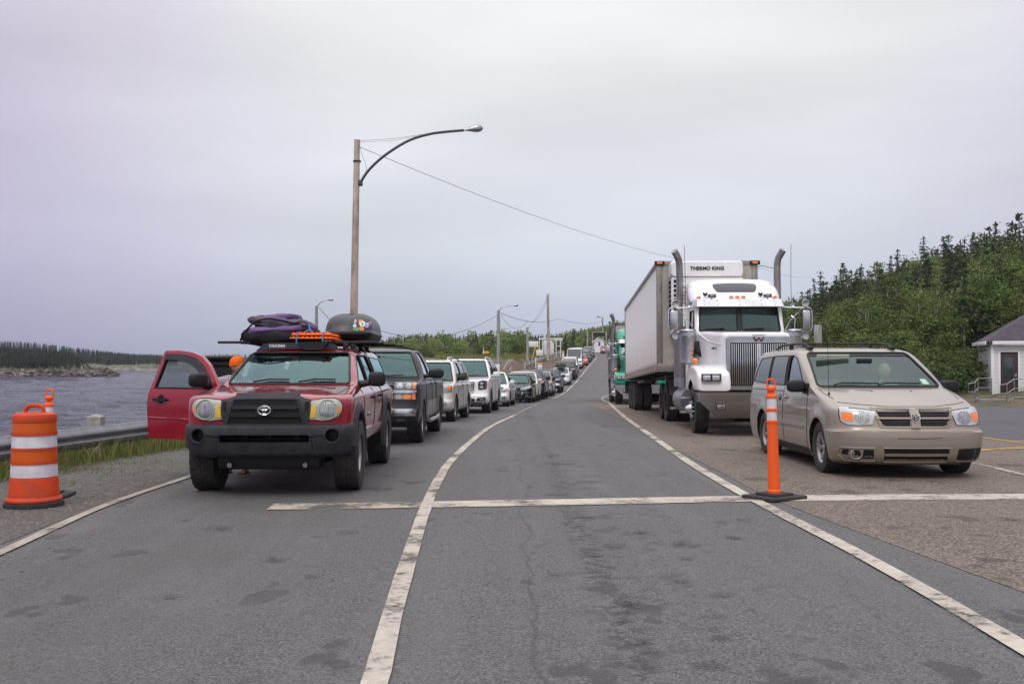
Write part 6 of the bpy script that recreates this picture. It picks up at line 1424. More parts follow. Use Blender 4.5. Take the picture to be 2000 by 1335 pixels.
# roof box on the far white crossover: a thing of its own
cc = BUILT[9]; bpy.context.view_layer.update()
e = empty('roof_box', cc.root.matrix_world @ Vector((0, 2.35, 1.64))); e.rotation_euler = cc.root.rotation_euler; tag(e, 'black roof box on the white crossover up the queue', 'roof box')
o = stack_mesh([lv(.0, -.95, .95, .38, .05, .12, .12), lv(.05, -1.0, 1.0, .42, .05, .14, .14), lv(.09, -1.0, 1.0, .42, .05, .14, .14, c=1), lv(.2, -.95, .95, .41, .08, .16, .16), lv(.33, -.80, .85, .36, .1, .18, .2), lv(.38, -.5, .6, .22, .1, .12, .14)], 'box_lid', M['black'], 2); o.parent = e; finish(o.data, 40)
# drivers that can be made out behind the nearer windshields
def driver_in(i, label, y=1.95, z=.42, x=.38, **k):
 c = BUILT[i]; return seated(label, c.root.matrix_world @ Vector((x, y, z)), yaw=c.root.rotation_euler.z, hands=False, group='drivers waiting in the queue', **k)
driver_in(1, 'person at the wheel of the pale silver gold SUV', z=.55, y=1.95, shirt=mat('shirt_olive', (.18, .2, .14), .9)); driver_in(2, 'person at the wheel of the big white SUV', z=.66, y=2.3)
driver_in(3, 'person at the wheel of the white sedan', z=.34, y=2.25, shirt=mat('shirt_dark', (.05, .05, .06), .9)); driver_in(4, 'person at the wheel of the black sedan', z=.34, y=2.25, shirt=mat('shirt_blue', (.15, .2, .3), .9))
# ------------------------------------------------------------------ articulated trucks
M['truck_lens'] = mat('sealed_beam', (.72, .74, .74), .12, metal=.4, coat=1, noise_amt=.5, noise_scale=22)
M['bumper_chrome'] = mat('bumper_chrome', (.60, .60, .62), .13, metal=1, noise_amt=.15, noise_scale=2, bump=.08, bump_scale=3)
def loft_y(mb, st, r=.10, n=4):
 """rounded-rectangle sections along y: (y, x0, x1, z0, z1)"""
 rings = []
 for y, x0, x1, z0, z1 in st:
  rings.append([(x, y, z) for x, z in rpoly([(x0, z0), (x0, z1), (x1, z1), (x1, z0)], min(r, (x1 - x0) * .4, (z1 - z0) * .4), n)])
 k = len(rings[0]); vs = [p for q in rings for p in q]; fs = []
 for j in range(len(rings) - 1):
  for i in range(k): a = (i + 1) % k; fs.append((j * k + i, j * k + a, (j + 1) * k + a, (j + 1) * k + i))
 fs.append(tuple(range(k - 1, -1, -1))); fs.append(tuple(range((len(rings) - 1) * k, len(rings) * k)))
 mb._add(vs, fs)
M['mesh_steel'] = mat('perforated_steel', (.36, .35, .34), .4, metal=.8, noise_amt=.8, noise_scale=70)
M['stack_steel'] = mat('exhaust_steel', (.40, .385, .37), .36, metal=.85, noise_amt=.6, noise_scale=3, nstretch=(3, 3, .6))
def spot(mb_parent, name, c, r, body, face):
 mb = MB(); mb.use(body); mb.lathe([(0, .10), (r * .6, .09), (r * .95, .03), (r, 0), (r * .92, -.005)], c=c, axis='Y', n=24); mb.use(face); mb.lathe([(r * .92, -.002), (r * .5, .012), (0, .018)], c=c, axis='Y', n=24); mb.cyl((c[0], c[1] - .001, c[2]), (c[0], c[1] + .02, c[2]), r * .2, n=10)
 return mb.build(name, None, mb_parent)
def tractor(label, white, X, Y, yaw, detail=True, group=None, old_bumper=False):
 rt = empty('tractor_unit'); tag(rt, label, 'truck', group)
 CH = M['chrome']
 # bonnet
 mb = MB(); loft_y(mb, [(.36, -.66, .66, .98, 2.10), (.42, -.68, .68, .96, 2.14), (.8, -.72, .72, .96, 2.17), (1.6, -.84, .84, .96, 2.22), (2.42, -.96, .96, .96, 2.26)], .10, 5)
 hood = mb.build('bonnet', white, rt, angle=40)
 mb = MB(); mb.tube([(-.97, 2.30, 2.20), (-.84, 1.6, 2.0), (-.70, .6, 1.9)], .012, 5); mb.build('bonnet_crease', white, hood)
 for sx in (-1, 1):
  mb = MB(); a, b = sorted((sx * .60, sx * 1.28))
  loft_y(mb, [(.14, a + (.03 if sx < 0 else 0), b - (.03 if sx > 0 else 0), .93, 1.22), (.20, a, b, .92, 1.32), (.34, a, b, .92, 1.385), (.7, a, b, .92, 1.46), (1.25, a, b, .92, 1.49), (1.7, a, b, .92, 1.44), (2.0, a, b, .92, 1.28), (2.14, a, b, .92, 1.05)], .09, 5)
  f = mb.build('mudguard', white, rt, angle=40); mb = MB(); mb.cyl((sx * .4, 1.25, .52), (sx * 1.6, 1.25, .52), .64, n=44); bool_cut(f, [mb.build('cutter', M['cav'])]); finish(f.data, 38)
  mb = MB(); mb.box((sx * 1.0, .13, 1.20), (.40, .05, .165), .02); fr = mb.build('headlight', M['black'], rt); mb = MB(); mb.tube([(sx * 1.0 - .2, .10, 1.12), (sx * 1.0 + .2, .10, 1.12), (sx * 1.0 + .2, .10, 1.28), (sx * 1.0 - .2, .10, 1.28)], .013, 6, closed=True); mb.build('bezel', CH, fr)
  for q in (-.095, .095): mb = MB(); mb.box((sx * 1.0 + q, .10, 1.20), (.155, .02, .105), .012); o = mb.build('lamp_bowl', M['truck_lens'], fr);
  mb = MB(); mb.ell((sx * 1.22, .95, 1.555), (.06, .05, .06), 14, 10, p=.6); mb.build('side_marker', M['amber'], rt)
 # grille
 mb = MB(); loft_y(mb, [(.27, -.655, .655, .95, 2.055), (.40, -.665, .665, .94, 2.065)], .07, 5); gs = mb.build('grille_surround', M['dull_chrome'], rt, angle=40)
 mb = MB(); mb.box((0, .268, 1.48), (1.16, .012, .90), .02); mb.build('grille_mesh', M['cav'], gs)
 mb = MB(); nb = 26
 for i in range(nb):
  x = -.55 + 1.10 * i / (nb - 1); w_ = .034 if i in (12, 13) else .017; mb.box((x, .252, 1.48), (w_, .018, .86), .004)
 for z in (1.02, 1.94): mb.box((0, .256, z), (1.14, .012, .02))
 g = mb.build('grille_bars', CH, gs)
 mb = MB(); mb.use(M['dull_chrome']).prism([(-.14, 2.07), (.14, 2.07), (.12, 2.10), (-.12, 2.10)], 'Y', .24, .27); mb.use(M['dull_chrome']).prism([(-.125, 2.06), (-.07, 1.94), (.07, 1.94), (.125, 2.06)], 'Y', .245, .262)
 mb.use(M['black'])
 for a, b in (((-.10, 2.045), (-.055, 1.955)), ((-.055, 1.955), (0, 2.03)), ((0, 2.03), (.055, 1.955)), ((.055, 1.955), (.10, 2.045))): mb.tube([(a[0], .242, a[1]), (b[0], .242, b[1])], .015, 6)
 mb.use(M['red_lens']).cyl((0, .228, 2.0), (0, .240, 2.0), .022, n=5); mb.build('badge', None, rt)
 # bumper
 bm_ = M['bumper_chrome'] if not old_bumper else mat('dented_bumper', (.42, .42, .42), .35, metal=.8, bump=1.0, bump_scale=5)
 mb = MB(); pl = rpoly([(-1.27, .90), (-1.25, .70), (-.90, .37), (.90, .37), (1.25, .70), (1.27, .90)], .03); mb.prism(pl, 'Y', .0, .05)
 for sx in (-1, 1): mb.prism([(.02, .90), (.02, .70), (.40, .72), (.42, .90)], 'X', sx * 1.25, sx * 1.285)
 bp = mb.build('front_bumper', bm_, rt)
 mb = MB(); mb.box((0, .06, .905), (2.5, .16, .012), .003); mb.build('bumper_step', M['black'], bp)
 for sx in (-1, 1):
  mb = MB(); mb.use(M['black']).box((sx * .82, -.006, .60), (.20, .02, .12), .02); mb.use(M['reflector']).box((sx * .82, -.016, .60), (.165, .014, .09), .015); mb.build('fog_lamp', None, bp)
 for x in (-.10, .10): mb = MB(); mb.box((x, -.003, .64), (.10, .012, .08), .01); mb.build('tow_slot', M['cav'], bp)
 # cab
 CB = [lv(.98, 2.42, 3.95, 1.0, .02, .10, .08), lv(1.4, 2.42, 3.95, 1.02, .02, .10, .08), lv(2.22, 2.40, 3.95, 1.02, .04, .10, .08, c=1), lv(2.5, 2.50, 3.95, 1.01, .05, .10, .08), lv(2.85, 2.64, 3.95, 1.0, .05, .10, .08), lv(2.97, 2.72, 3.95, .98, .06, .12, .1), lv(3.02, 2.9, 3.95, .92, .06, .12, .1)]
 c = Car('tmp_cab', CB, white, ns=16); c.root = rt; old = c.body.parent; c.body.parent = rt; bpy.data.objects.remove(old); c.body.name = 'cab'; c.zc = 2.22
 for sx in (-1, 1):
  pl = rpoly([(sx * .045, 2.27), (sx * .045, 2.83), (sx * .88, 2.83), (sx * .92, 2.27)][::sx], .04)
  c.window(pl, M['glass_truck'], 'F', 'windshield', r=.022); c.pocket(pl, 'F', -.5, 3.2, M['interior'])
  c.trace('wiper', [(sx * .10 if sx > 0 else -.80, 2.30), (sx * .10 + .45 if sx > 0 else -.35, 2.325)], M['black'], 'F', r=.013, off=.02)
 c.patch('centre_post', [(-.03, 2.25), (-.03, 2.85), (.03, 2.85), (.03, 2.25)], M['black'], 'F', off=.006, thick=.02)
 dw = rpoly([(2.62, 2.20), (2.76, 2.75), (3.45, 2.78), (3.50, 2.20)], .05)
 for sd, ax in ((1, 'R'), (-1, 'L')): c.window(dw, M['glass_side'], ax, 'door_window', r=.018); c.pocket(dw, ax, *sorted((sd * .5, sd * 1.3)), M['black']); c.traces('door_seam', [[(2.52, 1.1), (2.56, 2.2), (2.74, 2.84), (3.54, 2.86), (3.58, 1.1), (2.52, 1.1)]], M['cav'], ax, r=.007, off=-.001)
 c.cabin(1.7, 2.90, front=.10, side=.07); c.finish(40)
 seats(c, 3.05, 1.55, (-.45, .45), wheel_x=.42, dash_y=2.62, dash_z=2.10, w=.85)
 # visor with rivets
 mb = MB(); vs = []
 pl = [(-1.05, 2.52, 2.835), (1.05, 2.52, 2.835), (1.02, 2.62, 3.0), (-1.02, 2.62, 3.0)]; pf = [(-.99, 2.40, 2.84), (.99, 2.40, 2.84), (.97, 2.56, 3.005), (-.97, 2.56, 3.005)]
 mb._add([(-1.06, 2.62, 2.84), (-.98, 2.40, 2.83), (.98, 2.40, 2.83), (1.06, 2.62, 2.84), (1.03, 2.80, 3.0), (.96, 2.56, 3.01), (-.96, 2.56, 3.01), (-1.03, 2.80, 3.0)], [(0, 1, 6, 7), (1, 2, 5, 6), (2, 3, 4, 5), (0, 7, 4, 3), (0, 3, 2, 1), (4, 7, 6, 5)])
 vi = mb.build('sun_visor', mat('visor_steel', (.62, .62, .63), .30, metal=.7, noise_amt=.2, noise_scale=3), rt, angle=20)
 mb = MB()
 for x in (-.8, -.5, 0, .5, .8):
  for k in (.25, .8): mb.ell((x, 2.40 + .16 * k - .004, 2.83 + .18 * k), (.011, .006, .011), 8, 6)
 mb.build('rivets', M['black'], vi)
 # sleeper and roof cap
 SL = [lv(.96, 3.97, 5.6, 1.10, .0, .06, .06), lv(1.2, 3.97, 5.6, 1.14, .0, .06, .06), lv(2.8, 3.97, 5.6, 1.14, .0, .06, .06), lv(3.0, 3.96, 5.6, 1.13, .0, .1, .06)]
 o = stack_mesh(SL, 'sleeper', white, 2); o.parent = rt; finish(o.data, 40)
 CP = [lv(2.99, 2.78, 5.6, 1.04, .10, .30, .30), lv(3.10, 2.86, 5.6, 1.06, .12, .30, .34), lv(3.28, 3.02, 5.6, 1.06, .16, .32, .40), lv(3.44, 3.24, 5.6, 1.02, .20, .34, .45), lv(3.55, 3.50, 5.6, .94, .22, .34, .5), lv(3.60, 3.85, 5.5, .80, .2, .3, .4), lv(3.625, 4.3, 5.3, .5, .1, .2, .3)]
 cp = Car('tmp_cap', CP, white, ns=16); t_ = cp.root; cp.root = rt; cp.body.parent = rt; bpy.data.objects.remove(t_); cp.body.name = 'roof_fairing'; finish(cp.body.data, 60)
 cp.patch('roof_window', rpoly([(-.44, 3.20), (-.52, 3.34), (-.50, 3.425), (-.2, 3.445), (.2, 3.445), (.50, 3.425), (.52, 3.34), (.44, 3.20)], .05), mat('smoked_panel', (.06, .055, .07), .25), 'F', off=.006, thick=.02)
 for sx in (-1, 1): cp.trace('fairing_crease', [(sx * .60, 3.04), (sx * .66, 3.3), (sx * .60, 3.5)], white, 'F', r=.02, off=-.006)
 for x in (-.88, -.14, 0, .14, .88):
  h, nn, dd = cp.hit(x, 3.06, 'F'); mb = MB(); mb.use(CH).box((h.x, h.y - .03, 3.035), (.11, .12, .02), .008); mb.use(M['amber']).box((h.x, h.y - .04, 3.075), (.095, .11, .065), .025); mb.build('marker_lamp', None, rt)
 for sx in (-1, 1):
  mb = MB(); mb.use(M['dull_chrome']).box((sx * .64 + .05, 2.74, 3.10), (.20, .06, .10), .012); mb.use(M['black']).box((sx * .64 + .05, 2.705, 3.10), (.16, .01, .07), .008); mb.use(M['reflector']).box((sx * .64 + .05, 2.700, 3.10), (.10, .01, .05), .005); mb.use(M['black']).cyl((sx * .64 + .05, 2.78, 3.02), (sx * .64 + .05, 2.76, 3.08), .015, n=6); mb.build('roof_lamp', None, rt)
  mb = MB(); mb.use(M['grey_plastic']).prism([(-.14 + sx * .64, 3.13), (-.14 + sx * .64, 3.20), (-.09 + sx * .64, 3.165), (-.04 + sx * .64, 3.20), (-.045 + sx * .64, 3.12), (-.09 + sx * .64, 3.09)], 'Y', 2.84, 2.86); mb.build('deflector', None, rt)
 # air cleaners
 for sx in (-1, 1):
  mb = MB(); mb.use(M['dull_chrome']); c0 = (sx * 1.20, 2.36, 0)
  mb.lathe([(0, 1.50), (.15, 1.50), (.18, 1.54), (.18, 2.12), (.185, 2.14), (.195, 2.15), (.195, 2.18), (.15, 2.19), (.15, 2.23), (.19, 2.24), (.20, 2.27), (.18, 2.30), (0, 2.31)], c=c0, n=28)
  ac = mb.build('air_cleaner', None, rt)
  for k in range(4): mb = MB(); mb.ell((sx * 1.20 + .07, 2.20, 1.64 + k * .105), (.03, .02, .026), 12, 8); mb.build('lamp', M['amber'], ac)
  mb = MB(); mb.tube([(sx * 1.02, 2.36, 2.0), (sx * .95, 2.3, 1.8), (sx * .85, 2.2, 1.7)], .09, 10); mb.build('intake_hose', M['black'], rt)
  # exhaust
  mb = MB(); xs = sx * 1.19; mb.tube(rs_path([(xs, 4.02, 1.1), (xs, 4.02, 3.0), (xs, 4.02, 3.98), (xs - .03, 3.99, 4.12), (xs - .10, 3.93, 4.24), (xs - .14, 3.90, 4.30)] if sx < 0 else [(xs, 4.02, 1.1), (xs, 4.02, 3.0), (xs, 4.02, 4.0), (xs + .02, 3.99, 4.12), (xs + .08, 3.93, 4.24), (xs + .12, 3.90, 4.31)], .12), .085, 16)
  ex = mb.build('exhaust_stack', M['stack_steel'], rt)
  mb = MB(); mb.lathe([(.14, 1.15), (.145, 1.15), (.145, 2.45), (.14, 2.45)], c=(xs, 4.02, 0), n=20); mb.build('heat_shield', M['mesh_steel'], ex)
  mb = MB(); mb.cyl((xs, 4.02, .98), (xs, 4.02, 1.2), .15, n=18); mb.build('bracket', M['steel'], ex)
  # mirror assembly
  mb = MB(); xm = sx * 1.50
  for z in (2.80, 2.24): mb.tube([(sx * 1.0, 2.62, z + .03), (sx * 1.2, 2.52, z + .01), (xm + sx * .04, 2.42, z)], .014, 6)
  mb.tube(rs_path([(xm - sx * .10, 2.42, 2.78), (xm + sx * .08, 2.42, 2.79), (xm + sx * .12, 2.42, 2.74), (xm + sx * .12, 2.42, 2.32), (xm + sx * .06, 2.42, 2.26), (xm - sx * .10, 2.42, 2.27)], .05), .012, 6)
  mb.tube([(sx * 1.02, 2.56, 2.25), (sx * 1.15, 2.5, 2.5), (xm - sx * .1, 2.45, 2.78)], .010, 5); mb.tube([(sx * 1.05, 2.5, 1.75), (sx * 1.22, 2.44, 2.0), (sx * 1.25, 2.44, 2.55), (sx * 1.18, 2.5, 2.62)], .012, 6)
  ar = mb.build('mirror_bracket', CH, rt)
  mb = MB(); mb.box((xm, 2.42, 2.52), (.18, .09, .44), .035); mb.build('wing_mirror', M['dull_chrome'], ar)
  mb = MB(); mb.lathe([(0, .04), (.07, .03), (.095, 0)], c=(xm + sx * -.02, 2.40, 2.16), axis='Y', n=20); mb.build('convex_mirror', M['dull_chrome'], ar)
  spot(rt, 'spot_lamp', (xm - sx * .03, 2.36, 2.90), .085, CH, M['reflector']); spot(rt, 'driving_lamp', (sx * 1.18, 2.40, 2.87), .062, M['black'], M['lens'])
  mb = MB(); mb.tube([(sx * 1.22, 2.66, 2.75), (sx * 1.21, 2.66, 3.4), (sx * 1.23, 2.70, 4.28)], .006, 5); mb.build('aerial', M['black'], rt)
  # tanks, steps
  mb = MB(); mb.cyl((sx * .98, 3.05, .66), (sx * .98, 4.7, .66), .32, n=30);
  for y in (3.3, 3.9, 4.5): mb.lathe([(.33, y - .03), (.333, y - .03), (.333, y + .03), (.33, y + .03)], c=(sx * .98, 0, .66), axis='Y', n=30)
  mb.build('fuel_tank', M['steel'], rt)
  mb = MB()
  for z in (.40, .72): mb.box((sx * 1.20, 2.75, z), (.26, .40, .045), .012)
  mb.box((sx * 1.12, 2.75, .56), (.04, .36, .38), .01); mb.build('cab_step', M['steel'], rt)
  mb = MB(); mb.box((sx * 1.18, 4.9, .42), (.30, .34, .05), .012); mb.build('rear_step', M['steel'], rt)
 mb = MB(); mb.cyl((-1.12, 4.95, .85), (-.75, 5.0, .85), .10, n=16); mb.build('air_tank', M['black'], rt)
 mb = MB()
 for sx in (-1, 1): mb.box((sx * .42, 4.8, .85), (.09, 8.9, .26), .01)
 for y in (.5, 2.4, 4, 5.6, 7.2, 8.9): mb.box((0, y, .85), (.8, .12, .2))
 mb.box((0, 1.4, .95), (1.0, 1.8, .5), .05); mb.cyl((-1.0, 1.25, .52), (1.0, 1.25, .52), .07); mb.box((0, 6.9, 1.06), (.9, 1.0, .12), .02)
 for y in (7.0, 8.35): mb.cyl((-1.0, y, .52), (1.0, y, .52), .10); mb.ell((0, y, .54), (.24, .24, .22), 14, 10)
 mb.build('chassis', M['black'], rt)
 for sx in (-1, 1):
  mb = MB(); vs = []; fs = []; n = 18
  for i in range(n + 1):
   a = R(18 + 144 * i / n);
   for x in (sx * .62, sx * 1.20): vs.append((x, 7.0 - 1.0 + .62 + .0 + .60 * math.cos(a) - .62 + 1.0 - .02, .54 + .60 * math.sin(a)))
  for i in range(n): fs.append((2 * i, 2 * i + 1, 2 * i + 3, 2 * i + 2))
  mb._add(vs, fs)
  o = mb.build('drive_mudguard', M['steel'], rt);
 kf = wheel_mesh(.52, .29, .29, 'disc', 6, 'rib', M['steel'])
 for sx in (-1, 1):
  w_ = add_wheel(rt, sx * (1.24 - .145), 1.25, .52, kf, sx)
  mb = MB(); T = Matrix.Identity(4); mb.lathe([(.0, .30), (.05, .30), (.09, .24), (.11, .18)], axis='X', n=20)
  for k in range(10): a = 2 * math.pi * k / 10; mb.cyl((.12, .165 * math.cos(a), .165 * math.sin(a)), (.20, .165 * math.cos(a), .165 * math.sin(a)), .018, .012, n=7)
  mb.build('wheel_nuts', CH, w_)
  for y in (7.0, 8.35):
   for d in (0, .34): add_wheel(rt, sx * (1.24 - .14 - d), y, .52, kf, sx)
 place_root(rt, X, Y, R(yaw), (1.25, 8.0))
 return rt, c
def trailer(label, X0, Y0, X1, Y1, z0, z1, W_, H_, side, frame, unit=True, label_cat='trailer'):
 """X0,Y0: left front bottom corner; X1,Y1: left rear bottom corner; z0,z1 their heights"""
 rt = empty('semi_trailer'); tag(rt, label, label_cat)
 Lh = math.hypot(X1 - X0, Y1 - Y0); Ln = math.sqrt(Lh ** 2 + (z1 - z0) ** 2); yw = -math.atan2(X1 - X0, Y1 - Y0); pt = math.atan2(z1 - z0, Lh)
 rt.location = (X0, Y0, z0); rt.rotation_euler = (pt, 0, yw)
 mb = MB(); mb.box((W_ / 2, Ln / 2, H_ / 2), (W_ - .04, Ln - .04, H_ - .04), 0)
 n = int(Ln / .135)
 for i in range(n):
  y = .30 + (Ln - .5) * i / n
  for x in (.015, W_ - .015): mb.box((x, y, H_ / 2 + .10), (.022, .055, H_ - .36), 0)
 mb.build('box_body', side, rt)
 mb = MB()
 for x in (.0, W_):
  for y in (.0, Ln): mb.box((x + (.06 if x == 0 else -.06), y + (.07 if y == 0 else -.07), H_ / 2), (.15, .18, H_ + .02), .02)
  mb.box((x, Ln / 2, H_ - .05), (.05, Ln, .12), .01); mb.box((x, Ln / 2, .10), (.06, Ln, .22), .01)
 mb.box((W_ / 2, .0, H_ - .06), (W_, .06, .14), .01); mb.box((W_ / 2, 0, .10), (W_, .06, .22), .01)
 for k in range(30): mb.cyl((.17, -.012, .3 + k * (H_ - .5) / 30), (.17, .01, .3 + k * (H_ - .5) / 30), .012, n=6)
 mb.build('frame_rails', frame, rt)
 mb = MB(); mb.box((W_ / 2, -.0, H_ / 2), (W_ - .3, .05, H_ - .2), 0); mb.build('front_panel', M['trailer_front'], rt)
 for x in (.06, W_ - .06):
  for z in (H_ + .0, ): mb = MB(); mb.use(M['black']).box((x, -.04, z - .05), (.26, .05, .11), .01); mb.use(M['amber']).box((x, -.07, z - .05), (.14, .03, .06), .01); mb.build('clearance_lamp', None, rt)
 for y in (.12, Ln * .5, Ln - .2): mb = MB(); mb.box((-.035, y, .12), (.02, .09, .07), .01); mb.build('side_marker', M['amber'], rt)
 mb = MB()
 for i in range(16): mb.box((-.033, .5 + i * Ln / 16.5, .07), (.008, .30, .05))
 mb.build('reflective_tape', M['tape'], rt)
 km = wheel_mesh(.50, .28, .28, 'disc', 6, 'rib', M['steel']); zw = None
 axs = (Ln - 1.0, Ln - 2.3, Ln - 3.6)
 T = Matrix.Translation(rt.location) @ rt.rotation_euler.to_matrix().to_4x4()
 mb = MB()
 for y in axs:
  p = T @ Vector((W_ / 2, y, 0)); zc_ = zr(p.y) + .50 - p.z
  for sx in (-1, 1):
   for d in (0, .34): add_wheel(rt, W_ / 2 + sx * (W_ / 2 - .10 - .14 - d), y, zc_, km, sx)
  mb.cyl((.3, y, zc_), (W_ - .3, y, zc_), .075);
 for x in (.75, W_ - .75): mb.box((x, Ln - 2.3, -.12), (.12, 4.4, .22), .01); mb.box((x, Ln / 2, -.0), (.10, Ln - .6, .16), .01)
 for i in range(int(Ln / .6)): mb.box((W_ / 2, .3 + i * .6, .02), (W_ - .1, .06, .1))
 mb.build('underframe', M['black'], rt)
 for x in (.6, W_ - .6): mb = MB(); mb.box((x, 3.6, -.35), (.10, .12, .75), .01); mb.box((x, 3.6, -.72), (.22, .22, .03), .005); mb.build('landing_leg', M['steel'], rt)
 mb = MB(); mb.box((.25, Ln + .02, -.3), (.5, .015, .5), .0); mb.box((W_ - .25, Ln + .02, -.3), (.5, .015, .5), 0); mb.build('rear_flap', M['black'], rt)
 if unit:
  # refrigeration unit on the front wall
  xc = W_ / 2 - .08; wu = .93; zt_ = H_ - .06
  mb = MB(); loft_y(mb, [(-.60, xc - wu + .03, xc + wu - .03, zt_ - .40, zt_ - .04), (-.52, xc - wu, xc + wu, zt_ - .42, zt_), (-.05, xc - wu, xc + wu, zt_ - .42, zt_)], .10, 5); u = mb.build('reefer_hood', M['white_unit'], rt, angle=45)
  mb = MB(); loft_y(mb, [(-.56, xc - wu + .02, xc + wu - .02, zt_ - 1.9, zt_ - .425), (-.05, xc - wu + .02, xc + wu - .02, zt_ - 1.9, zt_ - .425)], .06, 4); u2 = mb.build('reefer_body', M['white_unit'], rt, angle=45)
  mb = MB()
  for k in range(11):
   for j in range(3): mb.box((xc - wu + .015, -.12 - j * .15, zt_ - .53 - k * .12), (.03, .11, .075), .004)
  for k in range(6): mb.box((xc + wu * .62, -.562, zt_ - .50 - k * .035), (.38, .01, .018))
  for k in range(11):
   for j in range(2): mb.box((xc - wu + .13 + j * .15, -.562, zt_ - .53 - k * .12), (.10, .012, .08), .004)
  mb.build('louvres', M['cav'], u2)
  text_obj('lettering', 'THERMO KING', .125, M['black'], u, Matrix.Translation((xc + .0, -.61, zt_ - .21)), .004, width=.86, bold=.004)
 return rt
M['trailer_front'] = mat('trailer_front', (.42, .40, .36), .6, noise_amt=.6, noise_scale=3, col2=(.22, .19, .15))
M['tape'] = mat('reflective_tape', (.55, .20, .16), .5, noise_amt=.9, noise_scale=6, col2=(.6, .6, .6))
M['white_unit'] = mat('reefer_paint', (.74, .74, .73), .4, coat=.4, noise_amt=.35, noise_scale=5, col2=(.5, .48, .44))
side_m, t, b = newmat('trailer_side'); L = t.links
tc = t.nodes.new('ShaderNodeTexCoord'); mp = t.nodes.new('ShaderNodeMapping'); mp.inputs['Scale'].default_value = (1, 2.2, .35); L.new(tc.outputs['Object'], mp.inputs[0])
n = t.nodes.new('ShaderNodeTexNoise'); n.inputs['Scale'].default_value = 2.5; n.inputs['Detail'].default_value = 7; L.new(mp.outputs[0], n.inputs['Vector'])
sp = t.nodes.new('ShaderNodeSeparateXYZ'); L.new(tc.outputs['Object'], sp.inputs[0]); r = t.nodes.new('ShaderNodeMapRange'); r.inputs[1].default_value = 0; r.inputs[2].default_value = 1.3; r.inputs[3].default_value = 1; r.inputs[4].default_value = 0.12; L.new(sp.outputs['Z'], r.inputs[0])
mu = t.nodes.new('ShaderNodeMath'); mu.operation = 'MULTIPLY'; L.new(r.outputs[0], mu.inputs[0]); L.new(n.outputs['Fac'], mu.inputs[1])
mx = t.nodes.new('ShaderNodeMix'); mx.data_type = 'RGBA'; mx.inputs[6].default_value = (.80, .80, .79, 1); mx.inputs[7].default_value = (.36, .28, .20, 1); L.new(mu.outputs[0], mx.inputs[0]); L.new(mx.outputs[2], b.inputs['Base Color']); b.inputs['Roughness'].default_value = .5
M['trailer_side'] = side_m
M['rail_steel'] = mat('trailer_rail', (.30, .28, .25), .5, metal=.5, noise_amt=.7, noise_scale=4, col2=(.14, .11, .085))
wp = paint('white_truck_paint', (.82, .82, .80), amount=.10, zmax=1.4, rough=.3)
S1, S1C = tractor('white long nose truck tractor with chrome grille, twin exhaust stacks and black roof window', wp, 5.10, 20.35, -3.0)
plate(S1C, -.09, .50, -.02, 'CA 4', M['white'], mat('plate_blue', (.03, .08, .4), .5), (.22, .13))
text_obj('lettering', '4900 EX', .06, M['grey_plastic'], S1, Matrix.Translation((-.80, 1.05, 1.83)) @ Matrix.Rotation(R(-80), 4, 'Z'), .004, width=.34)
trailer('long white refrigerated trailer with ribbed dirty sides behind the white tractor', 3.81, 26.05, 4.57, 40.2, 1.065, .55, 2.60, 2.89, M['trailer_side'], M['rail_steel'])
gp = paint('green_truck_paint', (.01, .30, .17), amount=.12, zmax=1.2)
S2, S2C = tractor('green truck tractor mostly hidden behind the white refrigerated trailer', gp, 5.86, 44.1, -3.5, old_bumper=True)
brown = mat('brown_trailer', (.16, .12, .09), .6, noise_amt=.5, noise_scale=3)
trailer('dark brown trailer coupled to the green tractor', 5.05, 49.9, 6.0, 62.0, .52, .20, 2.55, 2.66, brown, brown, unit=False)
